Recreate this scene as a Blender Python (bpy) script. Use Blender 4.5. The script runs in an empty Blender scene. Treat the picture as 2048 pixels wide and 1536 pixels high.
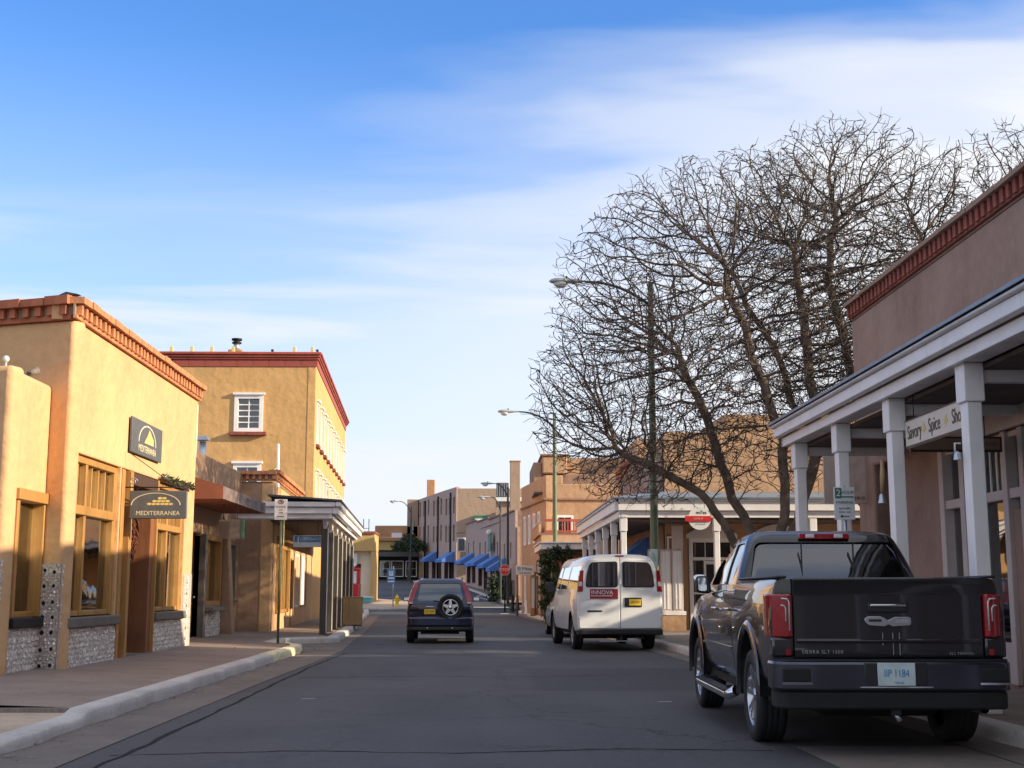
import bpy, bmesh, math, random
import numpy as np
from mathutils import Vector, Matrix

R = math.radians
scene = bpy.context.scene
col = scene.collection

# ---------------------------------------------------------------- camera
cam_d = bpy.data.cameras.new('camera')
cam_d.sensor_width = 36.0
cam_d.lens = 36.0 * 2600 / 2048
cam_d.clip_end = 6000
cam = bpy.data.objects.new('camera', cam_d)
col.objects.link(cam)
cam.location = (0, 0, 1.35)
cam.rotation_euler = (R(90 + 9.048), 0, R(-1.24))
scene.camera = cam

# ---------------------------------------------------------------- light
SUN_EL, SUN_BEHIND = 18.6, 16.0
to_sun = Vector((math.cos(R(SUN_BEHIND)) * math.cos(R(SUN_EL)), -math.sin(R(SUN_BEHIND)) * math.cos(R(SUN_EL)), math.sin(R(SUN_EL))))
sd = bpy.data.lights.new('sun', 'SUN')
sd.energy = 4.4
sd.angle = R(0.5)
sd.color = (1.0, 0.85, 0.62)
sun = bpy.data.objects.new('sun', sd)
col.objects.link(sun)
sun.rotation_euler = to_sun.to_track_quat('Z', 'Y').to_euler()
sun.location = (40, -10, 30)

world = bpy.data.worlds.new('World')
scene.world = world
world.use_nodes = True
nt = world.node_tree
nt.nodes.clear()


def N(nt, typ, **kw):
    n = nt.nodes.new(typ)
    for k, v in kw.items():
        if k.startswith('i_'):
            key = k[2:]
            n.inputs[int(key) if key.isdigit() else key].default_value = v
        else:
            setattr(n, k, v)
    return n


def math_n(nt, op, a, b=None, clamp=False):
    n = nt.nodes.new('ShaderNodeMath')
    n.operation = op
    n.use_clamp = clamp
    for i, v in enumerate((a, b)):
        if v is None:
            continue
        if isinstance(v, (int, float)):
            n.inputs[i].default_value = v
        else:
            nt.links.new(v, n.inputs[i])
    return n.outputs[0]


def mixc(nt, f, a, b, mode='MIX'):
    n = nt.nodes.new('ShaderNodeMix')
    n.data_type = 'RGBA'
    n.blend_type = mode
    for k, v in ((0, f), (6, a), (7, b)):
        if isinstance(v, (int, float)):
            n.inputs[k].default_value = v
        elif isinstance(v, tuple):
            n.inputs[k].default_value = v if len(v) == 4 else (*v, 1)
        else:
            nt.links.new(v, n.inputs[k])
    return n.outputs[2]


def ramp(nt, fac, stops, interp='LINEAR'):
    n = nt.nodes.new('ShaderNodeValToRGB')
    cr = n.color_ramp
    cr.interpolation = interp
    while len(cr.elements) < len(stops):
        cr.elements.new(0.5)
    for e, (p, c) in zip(cr.elements, stops):
        e.position = p
        e.color = (c, c, c, 1) if isinstance(c, (int, float)) else (*c, 1)
    nt.links.new(fac, n.inputs[0])
    return n.outputs[0]


def make_world():
    sky = N(nt, 'ShaderNodeTexSky', sky_type='NISHITA', sun_disc=False)
    sky.sun_elevation = R(SUN_EL)
    sky.sun_rotation = R(90 + SUN_BEHIND)
    sky.altitude = 2100
    sky.air_density = 1.0
    sky.dust_density = 0.6
    sky.ozone_density = 2.5
    tint = mixc(nt, 1.0, sky.outputs[0], (0.62, 0.95, 1.28), 'MULTIPLY')
    tc = N(nt, 'ShaderNodeTexCoord')
    sep = N(nt, 'ShaderNodeSeparateXYZ')
    nt.links.new(tc.outputs['Generated'], sep.inputs[0])
    x, y, z = sep.outputs
    # height above the horizon, softened
    zz = math_n(nt, 'MAXIMUM', z, 0.0)
    # cloud layer coordinates: a flat high deck seen in perspective
    den = math_n(nt, 'ADD', zz, 0.16)
    cx_ = math_n(nt, 'DIVIDE', x, den)
    cy_ = math_n(nt, 'DIVIDE', y, den)
    comb = N(nt, 'ShaderNodeCombineXYZ')
    nt.links.new(cx_, comb.inputs[0])
    nt.links.new(cy_, comb.inputs[1])
    mp = N(nt, 'ShaderNodeMapping')
    mp.inputs['Rotation'].default_value = (0, 0, R(22))
    mp.inputs['Scale'].default_value = (0.30, 0.85, 1)
    mp.inputs['Location'].default_value = (1.3, 0.35, 0)
    nt.links.new(comb.outputs[0], mp.inputs[0])
    n1 = N(nt, 'ShaderNodeTexNoise', i_Scale=1.1, i_Detail=5.0, i_Roughness=0.45, i_Distortion=0.35)
    nt.links.new(mp.outputs[0], n1.inputs['Vector'])
    n2 = N(nt, 'ShaderNodeTexNoise', i_Scale=4.5, i_Detail=4.0, i_Roughness=0.5, i_Distortion=0.2)
    nt.links.new(mp.outputs[0], n2.inputs['Vector'])
    nn = math_n(nt, 'ADD', math_n(nt, 'MULTIPLY', n1.outputs[0], 0.62), math_n(nt, 'MULTIPLY', n2.outputs[0], 0.38))
    # the veil thickens towards the east (right) and towards the horizon, all the way round
    line = math_n(nt, 'ADD', math_n(nt, 'MULTIPLY', x, 0.34), math_n(nt, 'SUBTRACT', 0.368, zz))
    amt = math_n(nt, 'ADD', math_n(nt, 'MULTIPLY', math_n(nt, 'SUBTRACT', nn, 0.5), 2.3), math_n(nt, 'MULTIPLY', line, 2.6))
    veil = ramp(nt, math_n(nt, 'ADD', amt, 0.5), [(0.30, 0.0), (0.52, 0.30), (0.72, 0.75), (0.95, 1.0)], 'EASE')
    dens = math_n(nt, 'ADD', math_n(nt, 'MULTIPLY', x, 1.45), 0.62, True)
    dens = math_n(nt, 'MAXIMUM', dens, 0.30)
    cl = math_n(nt, 'MULTIPLY', veil, dens)
    # haze band at the horizon
    hz = ramp(nt, zz, [(0.0, 0.92), (0.10, 0.78), (0.22, 0.38), (0.42, 0.0)], 'EASE')
    # thin horizontal streaks low down
    mp2 = N(nt, 'ShaderNodeMapping')
    mp2.inputs['Scale'].default_value = (2.2, 2.2, 26)
    nt.links.new(tc.outputs['Generated'], mp2.inputs[0])
    n3 = N(nt, 'ShaderNodeTexNoise', i_Scale=1.0, i_Detail=4.0, i_Roughness=0.5, i_Distortion=0.4)
    nt.links.new(mp2.outputs[0], n3.inputs['Vector'])
    st = ramp(nt, n3.outputs[0], [(0.44, 0.0), (0.60, 1.0)], 'EASE')
    low = ramp(nt, zz, [(0.03, 1.0), (0.20, 0.75), (0.30, 0.0)], 'EASE')
    stl = math_n(nt, 'MULTIPLY', math_n(nt, 'MULTIPLY', st, low), 0.95)
    blue = mixc(nt, hz, tint, (3.1, 3.6, 4.15))
    c1 = mixc(nt, stl, blue, (3.6, 3.75, 4.0))
    # added unseen cloud overhead and behind the camera, whitens the fill light
    hi = ramp(nt, zz, [(0.44, 0.0), (0.66, 1.0)], 'EASE')
    back = ramp(nt, y, [(0.0, 1.0), (0.45, 0.0)], 'EASE')
    pat = ramp(nt, nn, [(0.36, 0.25), (0.60, 1.0)], 'EASE')
    rest = math_n(nt, 'MULTIPLY', math_n(nt, 'MAXIMUM', hi, back), math_n(nt, 'MULTIPLY', pat, 0.85))
    cl = math_n(nt, 'MAXIMUM', cl, rest)
    c2 = mixc(nt, cl, c1, (3.95, 4.05, 4.25))
    bg = N(nt, 'ShaderNodeBackground', i_Strength=0.15)
    nt.links.new(c2, bg.inputs[0])
    out = N(nt, 'ShaderNodeOutputWorld')
    nt.links.new(bg.outputs[0], out.inputs[0])


make_world()
vs = scene.view_settings
vs.view_transform = 'Standard'
vs.look = 'None'
vs.gamma = 1
vs.use_curve_mapping = False
vs.exposure = 0.7
scene.cycles.max_bounces = 6
scene.cycles.transparent_max_bounces = 12
scene.cycles.use_denoising = True

# ---------------------------------------------------------------- helpers
W = {}
rnd = random.Random(7)


def G_(y):
    """ground height: level, then the street climbs beyond the crossing"""
    if y < 74:
        return 0.0
    if y < 82:
        t = (y - 74) / 8
        return 0.042 * 4 * t * t
    if y < 165:
        return 0.042 * (y - 78)
    return 0.042 * 87


def org(o):
    return W.get(o.name, Vector((0, 0, 0))) if o else Vector((0, 0, 0))


def tag(o, label=None, cat=None, group=None, kind=None):
    if label: o['label'] = label
    if cat: o['category'] = cat
    if group: o['group'] = group
    if kind: o['kind'] = kind
    return o


def thing(name, loc, label, cat, group=None):
    o = bpy.data.objects.new(name, None)
    col.objects.link(o)
    o.location = loc
    o.empty_display_size = 0.2
    W[o.name] = Vector(loc)
    return tag(o, label, cat, group)


class Fr:
    """wall frame: u along the wall, n outwards (to the right of u), z up"""
    def __init__(s, ox=0, oy=0, ang=0, oz=0):
        s.o = Vector((ox, oy, oz)); a = R(ang); s.ang = ang
        s.u = Vector((math.cos(a), math.sin(a), 0)); s.n = Vector((math.sin(a), -math.cos(a), 0))

    def __call__(s, u, n, z):
        return s.o + s.u * u + s.n * n + Vector((0, 0, z))


class _Id:
    ang = 0
    def __call__(s, x, y, z): return Vector((x, y, z))


ID = _Id()


class G:
    def __init__(s):
        s.v = []; s.f = []; s.sm = []

    def add(s, vs_, fs, smooth=False):
        b = len(s.v)
        s.v += [tuple(v) for v in vs_]
        s.f += [tuple(i + b for i in f) for f in fs]
        s.sm += [smooth] * len(fs)
        return s

    def box(s, F, u0, u1, n0, n1, z0, z1):
        if u0 > u1: u0, u1 = u1, u0
        if n0 > n1: n0, n1 = n1, n0
        if z0 > z1: z0, z1 = z1, z0
        p = [F(u, n, z) for z in (z0, z1) for n in (n0, n1) for u in (u0, u1)]
        flip = isinstance(F, Fr)
        fs = [(0, 2, 3, 1), (4, 5, 7, 6), (0, 1, 5, 4), (2, 6, 7, 3), (0, 4, 6, 2), (1, 3, 7, 5)]
        if flip: fs = [f[::-1] for f in fs]
        return s.add(p, fs)

    def bx(s, x0, x1, y0, y1, z0, z1):
        return s.box(ID, x0, x1, y0, y1, z0, z1)

    def prism(s, pts, axis, a0, a1, F=ID):
        """polygon (p,q) extruded along axis: 'x' -> (y,z), 'y' -> (x,z), 'z' -> (x,y)"""
        def m(p, a):
            return F(a, p[0], p[1]) if axis == 'x' else F(p[0], a, p[1]) if axis == 'y' else F(p[0], p[1], a)
        n = len(pts)
        area = sum(pts[i][0] * pts[(i + 1) % n][1] - pts[(i + 1) % n][0] * pts[i][1] for i in range(n))
        if area < 0: pts = pts[::-1]
        if a0 > a1: a0, a1 = a1, a0
        V = [m(p, a0) for p in pts] + [m(p, a1) for p in pts]
        fs = [tuple(range(n))[::-1], tuple(range(n, 2 * n))] + [(i, (i + 1) % n, n + (i + 1) % n, n + i) for i in range(n)]
        flip = (axis == 'y') != isinstance(F, Fr)
        if flip: fs = [f[::-1] for f in fs]
        return s.add(V, fs)

    def tube(s, pts, r, n=8, cap=True, smooth=True):
        pts = [Vector(p) for p in pts]
        if isinstance(r, (int, float)): r = [r] * len(pts)
        t0 = (pts[1] - pts[0]).normalized()
        a = Vector((0, 0, 1)) if abs(t0.z) < 0.9 else Vector((1, 0, 0))
        x = t0.cross(a).normalized()
        V = []
        for i, p in enumerate(pts):
            t = (pts[min(i + 1, len(pts) - 1)] - pts[max(i - 1, 0)]).normalized()
            x = (x - t * x.dot(t)).normalized()
            y = t.cross(x)
            V += [p + (x * math.cos(2 * math.pi * k / n) + y * math.sin(2 * math.pi * k / n)) * r[i] for k in range(n)]
        fs = []
        for i in range(len(pts) - 1):
            fs += [(i * n + k, i * n + (k + 1) % n, (i + 1) * n + (k + 1) % n, (i + 1) * n + k) for k in range(n)]
        s.add(V, fs, smooth)
        if cap:
            b = len(s.v) - len(V)
            s.f.append(tuple(b + k for k in range(n))[::-1]); s.sm.append(False)
            s.f.append(tuple(b + (len(pts) - 1) * n + k for k in range(n))); s.sm.append(False)
        return s

    def lathe(s, prof, c, axis='z', n=24, smooth=True):
        """prof: list of (radius, height) around axis through c"""
        c = Vector(c); V = []
        for (r, h) in prof:
            for k in range(n):
                a = 2 * math.pi * k / n; p, q = r * math.cos(a), r * math.sin(a)
                V.append(c + (Vector((p, q, h)) if axis == 'z' else Vector((h, p, q)) if axis == 'x' else Vector((q, h, p))))
        fs = []
        for i in range(len(prof) - 1):
            fs += [(i * n + k, i * n + (k + 1) % n, (i + 1) * n + (k + 1) % n, (i + 1) * n + k) for k in range(n)]
        return s.add(V, fs, smooth)

    def sphere(s, c, r, n=10, m=6, sc=(1, 1, 1)):
        c = Vector(c)
        V = []; fs = []
        for i in range(m + 1):
            th = math.pi * i / m
            for k in range(n):
                a = 2 * math.pi * k / n
                V.append(c + Vector((r * sc[0] * math.sin(th) * math.cos(a), r * sc[1] * math.sin(th) * math.sin(a), r * sc[2] * math.cos(th))))
        for i in range(m):
            fs += [(i * n + k, (i + 1) * n + k, (i + 1) * n + (k + 1) % n, i * n + (k + 1) % n) for k in range(n)]
        return s.add(V, fs, True)

    def mesh(s, name, off=Vector((0, 0, 0))):
        me = bpy.data.meshes.new(name)
        me.from_pydata([(v[0] - off[0], v[1] - off[1], v[2] - off[2]) for v in s.v], [], s.f)
        me.polygons.foreach_set('use_smooth', s.sm)
        me.update()
        return me

    def build(s, name, mat, parent=None, bevel=0, seg=2, at=None, smooth=False):
        """link the collected geometry as one object; coordinates are world (or the parent's local when it has no offset)"""
        o_w = Vector(at) if at is not None else org(parent)
        me = s.mesh(name, o_w)
        me.materials.append(mat)
        o = bpy.data.objects.new(name, me)
        col.objects.link(o)
        o.location = o_w - org(parent)
        W[o.name] = o_w
        if parent: o.parent = parent
        if smooth:
            me.polygons.foreach_set('use_smooth', [True] * len(me.polygons))
            me.set_sharp_from_angle(angle=R(38))
        if bevel:
            m = o.modifiers.new('bevel', 'BEVEL')
            m.width = bevel; m.segments = seg; m.limit_method = 'ANGLE'; m.angle_limit = R(50)
            m.harden_normals = False
            me.polygons.foreach_set('use_smooth', [True] * len(me.polygons))
            me.set_sharp_from_angle(angle=R(80) if bevel > 0.03 else R(35))
        return o


def piece(name, me, parent, loc, rotz=0, scale=None, rot=None):
    o = bpy.data.objects.new(name, me)
    col.objects.link(o)
    o.location = Vector(loc) - org(parent)
    o.rotation_euler = rot if rot else (0, 0, rotz)
    if scale: o.scale = scale
    o.parent = parent
    return o


def copy_tree(o, parent=None):
    c = o.copy()
    col.objects.link(c)
    if parent: c.parent = parent
    for ch in list(o.children):
        copy_tree(ch, c)
    return c


def text(s, size, loc, rot, mat, parent=None, extrude=0.002, align='CENTER', sx=1.0, name='lettering', space=1.0):
    cu = bpy.data.curves.new(name, 'FONT')
    cu.body = s; cu.size = size; cu.extrude = extrude
    cu.align_x = align; cu.align_y = 'CENTER'
    cu.space_character = space
    cu.materials.append(mat)
    o = bpy.data.objects.new(name, cu)
    col.objects.link(o)
    bpy.context.view_layer.update()
    me = bpy.data.meshes.new_from_object(o)
    bpy.data.objects.remove(o)
    o = bpy.data.objects.new(name, me)
    col.objects.link(o)
    o.location = Vector(loc) - org(parent)
    o.rotation_euler = rot
    o.scale = (sx, 1, 1)
    if parent: o.parent = parent
    return o


# ---------------------------------------------------------------- materials
def mat_base(name):
    m = bpy.data.materials.new(name)
    m.use_nodes = True
    t = m.node_tree
    b = t.nodes['Principled BSDF']
    return m, t, b


def plain(name, c, rough=0.6, metal=0.0, noise=0.12, scale=6, coat=0, bump=0.0, bscale=60, emis=0, spec=0.5):
    m, t, b = mat_base(name)
    tc = N(t, 'ShaderNodeTexCoord')
    n = N(t, 'ShaderNodeTexNoise', i_Scale=float(scale), i_Detail=4.0, i_Roughness=0.6)
    t.links.new(tc.outputs['Object'], n.inputs['Vector'])
    f = ramp(t, n.outputs[0], [(0.3, 0.0), (0.7, 1.0)])
    c0 = tuple(max(0, v * (1 - noise)) for v in c)
    c1 = tuple(v * (1 + noise) for v in c)
    t.links.new(mixc(t, f, c0, c1), b.inputs['Base Color'])
    b.inputs['Roughness'].default_value = rough
    b.inputs['Metallic'].default_value = metal
    b.inputs['Specular IOR Level'].default_value = spec
    if coat:
        b.inputs['Coat Weight'].default_value = coat
        b.inputs['Coat Roughness'].default_value = 0.03
    if bump:
        n2 = N(t, 'ShaderNodeTexNoise', i_Scale=float(bscale), i_Detail=3.0)
        t.links.new(tc.outputs['Object'], n2.inputs['Vector'])
        bp = N(t, 'ShaderNodeBump', i_Strength=bump, i_Distance=0.01)
        t.links.new(n2.outputs[0], bp.inputs['Height'])
        t.links.new(bp.outputs[0], b.inputs['Normal'])
    return m


def N_geo(t):
    return t.nodes.new('ShaderNodeNewGeometry').outputs['Position']


def stucco(name, c, c2=None, stain=0.25, stain_col=None, bump=0.5, streak=0.5):
    """trowelled stucco: mottled tones, damp-dark streaks running down, fine grain and broad trowel waves"""
    m, t, b = mat_base(name)
    c2 = c2 or tuple(v * 0.8 for v in c)
    stain_col = stain_col or tuple(v * 0.55 for v in c)
    tc = N(t, 'ShaderNodeTexCoord')
    P = tc.outputs['Object']
    big = N(t, 'ShaderNodeTexNoise', i_Scale=0.7, i_Detail=6.0, i_Roughness=0.6, i_Distortion=0.6)
    t.links.new(P, big.inputs['Vector'])
    mid = N(t, 'ShaderNodeTexNoise', i_Scale=6.0, i_Detail=5.0, i_Roughness=0.65)
    t.links.new(P, mid.inputs['Vector'])
    cA = mixc(t, ramp(t, big.outputs[0], [(0.32, 0.0), (0.68, 1.0)]), c, c2)
    cB = mixc(t, ramp(t, mid.outputs[0], [(0.35, 0.0), (0.75, 0.35)]), cA, tuple(min(1, v * 1.25) for v in c))
    mp = N(t, 'ShaderNodeMapping')
    mp.inputs['Scale'].default_value = (1.6, 1.6, 0.22)
    t.links.new(P, mp.inputs[0])
    sn = N(t, 'ShaderNodeTexNoise', i_Scale=1.6, i_Detail=7.0, i_Roughness=0.7, i_Distortion=0.3)
    t.links.new(mp.outputs[0], sn.inputs['Vector'])
    sf = ramp(t, sn.outputs[0], [(0.52, 0.0), (0.78, stain * streak * 2)])
    cC = mixc(t, sf, cB, stain_col)
    sp = N(t, 'ShaderNodeTexNoise', i_Scale=2.4, i_Detail=8.0, i_Roughness=0.8)
    t.links.new(P, sp.inputs['Vector'])
    cD = mixc(t, ramp(t, sp.outputs[0], [(0.60, 0.0), (0.80, stain)]), cC, stain_col)
    vo = N(t, 'ShaderNodeTexVoronoi', feature='DISTANCE_TO_EDGE'); vo.inputs['Scale'].default_value = 0.55
    va = N(t, 'ShaderNodeVectorMath', operation='ADD')
    t.links.new(P, va.inputs[0]); t.links.new(mid.outputs['Color'], va.inputs[1]); t.links.new(va.outputs[0], vo.inputs['Vector'])
    ck = math_n(t, 'MULTIPLY', ramp(t, vo.outputs[0], [(0.0, 1.0), (0.007, 0.0)]), ramp(t, big.outputs[0], [(0.50, 0.0), (0.62, 0.55)]))
    cD = mixc(t, ck, cD, stain_col)
    sx_ = N(t, 'ShaderNodeSeparateXYZ'); t.links.new(N_geo(t), sx_.inputs[0])
    splash = math_n(t, 'MULTIPLY', ramp(t, math_n(t, 'ADD', math_n(t, 'MULTIPLY', sx_.outputs[2], 0.5), math_n(t, 'MULTIPLY', sp.outputs[0], 0.5)), [(0.30, 1.0), (0.52, 0.0)]), 0.55)
    cD = mixc(t, splash, cD, stain_col)
    t.links.new(cD, b.inputs['Base Color'])
    b.inputs['Roughness'].default_value = 0.92
    b.inputs['Specular IOR Level'].default_value = 0.2
    fine = N(t, 'ShaderNodeTexNoise', i_Scale=55.0, i_Detail=3.0)
    t.links.new(P, fine.inputs['Vector'])
    wav = N(t, 'ShaderNodeTexNoise', i_Scale=2.6, i_Detail=3.0)
    t.links.new(P, wav.inputs['Vector'])
    b1 = N(t, 'ShaderNodeBump', i_Strength=bump * 0.5, i_Distance=0.006)
    t.links.new(fine.outputs[0], b1.inputs['Height'])
    b2 = N(t, 'ShaderNodeBump', i_Strength=bump, i_Distance=0.10)
    t.links.new(wav.outputs[0], b2.inputs['Height'])
    t.links.new(b1.outputs[0], b2.inputs['Normal'])
    t.links.new(b2.outputs[0], b.inputs['Normal'])
    return m


def wood(name, c, c2, rough=0.6, axis='z', paint_wear=0.0):
    m, t, b = mat_base(name)
    tc = N(t, 'ShaderNodeTexCoord')
    mp = N(t, 'ShaderNodeMapping')
    mp.inputs['Scale'].default_value = {'z': (14, 14, 1.2), 'y': (14, 1.2, 14), 'x': (1.2, 14, 14)}[axis]
    t.links.new(tc.outputs['Object'], mp.inputs[0])
    n = N(t, 'ShaderNodeTexNoise', i_Scale=2.0, i_Detail=6.0, i_Roughness=0.65, i_Distortion=0.8)
    t.links.new(mp.outputs[0], n.inputs['Vector'])
    cA = mixc(t, ramp(t, n.outputs[0], [(0.3, 0.0), (0.7, 1.0)]), c, c2)
    n2 = N(t, 'ShaderNodeTexNoise', i_Scale=1.5, i_Detail=5.0)
    t.links.new(tc.outputs['Object'], n2.inputs['Vector'])
    cB = mixc(t, ramp(t, n2.outputs[0], [(0.5, 0.0), (0.8, 0.6)]), cA, tuple(v * 0.45 for v in c2))
    t.links.new(cB, b.inputs['Base Color'])
    b.inputs['Roughness'].default_value = rough
    bp = N(t, 'ShaderNodeBump', i_Strength=0.3, i_Distance=0.004)
    t.links.new(n.outputs[0], bp.inputs['Height'])
    t.links.new(bp.outputs[0], b.inputs['Normal'])
    return m


def glass(name, tint, opacity, rough=0.02, wave=0.02, refl=1.0, boost=0.03):
    """pane seen from outside: fresnel reflection over a tinted see-through layer"""
    m, t, b = mat_base(name)
    t.nodes.remove(b)
    tr = N(t, 'ShaderNodeBsdfTransparent'); tr.inputs[0].default_value = (*tint, 1)
    df = N(t, 'ShaderNodeBsdfDiffuse'); df.inputs[0].default_value = (0.02, 0.022, 0.024, 1)
    gl = N(t, 'ShaderNodeBsdfGlossy'); gl.inputs['Roughness'].default_value = rough
    gl.inputs[0].default_value = (refl, refl, refl, 1)
    fr = N(t, 'ShaderNodeFresnel'); fr.inputs[0].default_value = 1.62
    tc = N(t, 'ShaderNodeTexCoord')
    n = N(t, 'ShaderNodeTexNoise', i_Scale=1.7, i_Detail=1.0)
    t.links.new(tc.outputs['Object'], n.inputs['Vector'])
    bp = N(t, 'ShaderNodeBump', i_Strength=wave, i_Distance=0.1)
    t.links.new(n.outputs[0], bp.inputs['Height'])
    t.links.new(bp.outputs[0], gl.inputs['Normal'])
    t.links.new(bp.outputs[0], fr.inputs['Normal'])
    m1 = N(t, 'ShaderNodeMixShader'); m1.inputs[0].default_value = opacity
    t.links.new(tr.outputs[0], m1.inputs[1]); t.links.new(df.outputs[0], m1.inputs[2])
    m2 = N(t, 'ShaderNodeMixShader')
    t.links.new(math_n(t, 'ADD', math_n(t, 'MULTIPLY', fr.outputs[0], 1.5), boost, True), m2.inputs[0])
    t.links.new(m1.outputs[0], m2.inputs[1]); t.links.new(gl.outputs[0], m2.inputs[2])
    out = [x for x in t.nodes if x.type == 'OUTPUT_MATERIAL'][0]
    t.links.new(m2.outputs[0], out.inputs[0])
    return m


def asphalt_mat():
    m, t, b = mat_base('asphalt')
    tc = N(t, 'ShaderNodeTexCoord'); P = tc.outputs['Object']
    a = N(t, 'ShaderNodeTexNoise', i_Scale=0.35, i_Detail=6.0, i_Roughness=0.6, i_Distortion=0.4)
    t.links.new(P, a.inputs['Vector'])
    mp = N(t, 'ShaderNodeMapping'); mp.inputs['Scale'].default_value = (1.1, 0.10, 1)
    t.links.new(P, mp.inputs[0])
    w = N(t, 'ShaderNodeTexNoise', i_Scale=1.0, i_Detail=4.0, i_Roughness=0.6)
    t.links.new(mp.outputs[0], w.inputs['Vector'])
    g = N(t, 'ShaderNodeTexNoise', i_Scale=90.0, i_Detail=2.0)
    t.links.new(P, g.inputs['Vector'])
    vo = N(t, 'ShaderNodeTexVoronoi', feature='DISTANCE_TO_EDGE'); vo.inputs['Scale'].default_value = 0.33
    nz = N(t, 'ShaderNodeTexNoise', i_Scale=1.6, i_Detail=6.0, i_Roughness=0.7)
    t.links.new(P, nz.inputs['Vector'])
    va = N(t, 'ShaderNodeVectorMath', operation='ADD')
    t.links.new(P, va.inputs[0]); t.links.new(nz.outputs['Color'], va.inputs[1])
    t.links.new(va.outputs[0], vo.inputs['Vector'])
    crack = ramp(t, vo.outputs[0], [(0.0, 1.0), (0.010, 0.0)])
    cm = N(t, 'ShaderNodeTexNoise', i_Scale=0.22, i_Detail=2.0)
    t.links.new(P, cm.inputs['Vector'])
    crack = math_n(t, 'MULTIPLY', crack, ramp(t, cm.outputs[0], [(0.44, 0.0), (0.54, 0.85)]))
    c = mixc(t, ramp(t, a.outputs[0], [(0.3, 0.0), (0.7, 1.0)]), (0.040, 0.038, 0.040), (0.074, 0.070, 0.071))
    c = mixc(t, ramp(t, w.outputs[0], [(0.4, 0.0), (0.7, 0.5)]), c, (0.085, 0.083, 0.085))
    c = mixc(t, ramp(t, g.outputs[0], [(0.45, 0.0), (0.75, 0.45)]), c, (0.13, 0.125, 0.12))
    oil = N(t, 'ShaderNodeTexNoise', i_Scale=0.9, i_Detail=5.0)
    t.links.new(P, oil.inputs['Vector'])
    c = mixc(t, ramp(t, oil.outputs[0], [(0.60, 0.0), (0.72, 0.5)]), c, (0.024, 0.023, 0.025))
    mz = N(t, 'ShaderNodeTexNoise', i_Scale=14.0, i_Detail=6.0, i_Roughness=0.8)
    t.links.new(P, mz.inputs['Vector'])
    c = mixc(t, ramp(t, mz.outputs[0], [(0.46, 0.0), (0.70, 0.55)]), c, (0.12, 0.115, 0.11))
    pt = N(t, 'ShaderNodeTexVoronoi', distance='CHEBYCHEV'); pt.inputs['Scale'].default_value = 0.11
    t.links.new(P, pt.inputs['Vector'])
    c = mixc(t, ramp(t, pt.outputs['Distance'], [(0.28, 0.45), (0.30, 0.0)]), c, (0.028, 0.027, 0.030))
    c = mixc(t, crack, c, (0.012, 0.012, 0.012))
    t.links.new(c, b.inputs['Base Color'])
    b.inputs['Roughness'].default_value = 0.78
    b.inputs['Specular IOR Level'].default_value = 0.35
    bp = N(t, 'ShaderNodeBump', i_Strength=0.5, i_Distance=0.006)
    t.links.new(g.outputs[0], bp.inputs['Height'])
    t.links.new(bp.outputs[0], b.inputs['Normal'])
    return m


def concrete_mat(name, c, joint=0.0):
    m, t, b = mat_base(name)
    tc = N(t, 'ShaderNodeTexCoord'); P = tc.outputs['Object']
    a = N(t, 'ShaderNodeTexNoise', i_Scale=1.0, i_Detail=8.0, i_Roughness=0.7, i_Distortion=0.3)
    t.links.new(P, a.inputs['Vector'])
    g = N(t, 'ShaderNodeTexNoise', i_Scale=40.0, i_Detail=4.0)
    t.links.new(P, g.inputs['Vector'])
    s = N(t, 'ShaderNodeTexNoise', i_Scale=3.5, i_Detail=6.0, i_Roughness=0.75)
    t.links.new(P, s.inputs['Vector'])
    cc = mixc(t, ramp(t, a.outputs[0], [(0.3, 0.0), (0.72, 1.0)]), c, tuple(v * 0.62 for v in c))
    cc = mixc(t, ramp(t, s.outputs[0], [(0.58, 0.0), (0.74, 0.7)]), cc, tuple(v * 0.35 for v in c))
    cc = mixc(t, ramp(t, g.outputs[0], [(0.5, 0.0), (0.8, 0.5)]), cc, tuple(min(1, v * 1.35) for v in c))
    t.links.new(cc, b.inputs['Base Color'])
    b.inputs['Roughness'].default_value = 0.9
    b.inputs['Specular IOR Level'].default_value = 0.25
    bp = N(t, 'ShaderNodeBump', i_Strength=0.6, i_Distance=0.012)
    t.links.new(s.outputs[0], bp.inputs['Height'])
    t.links.new(bp.outputs[0], b.inputs['Normal'])
    return m


M = {}
M['asphalt'] = asphalt_mat()
M['walk'] = concrete_mat('sidewalk_concrete', (0.31, 0.235, 0.19))
M['walk2'] = concrete_mat('pale_sidewalk', (0.56, 0.42, 0.30))
M['kerb'] = concrete_mat('kerb_concrete', (0.62, 0.56, 0.51))
M['yellowkerb'] = plain('pale_yellow_kerb_paint', (0.74, 0.63, 0.40), 0.8, noise=0.35, scale=9, bump=0.5)  # kerb concrete tinted pale yellow for the sunlight on it
M['gutter'] = concrete_mat('gutter_concrete', (0.21, 0.175, 0.15))
M['paint'] = plain('road_paint', (0.66, 0.64, 0.58), 0.75, noise=0.2, scale=20)
M['adobeA'] = stucco('ochre_stucco', (0.70, 0.43, 0.215), (0.58, 0.345, 0.185), 0.22, (0.42, 0.26, 0.15), 0.6, 0.6)
M['adobeB'] = stucco('ochre_stucco_patched', (0.70, 0.43, 0.215), (0.60, 0.35, 0.19), 0.24, (0.42, 0.27, 0.14))
M['adobeC'] = stucco('brown_stucco', (0.42, 0.27, 0.17), (0.36, 0.22, 0.14), 0.3, (0.20, 0.13, 0.09))
M['adobeK'] = stucco('golden_stucco', (0.64, 0.385, 0.165), (0.54, 0.315, 0.13), 0.35, (0.36, 0.22, 0.09), 0.35)
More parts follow.
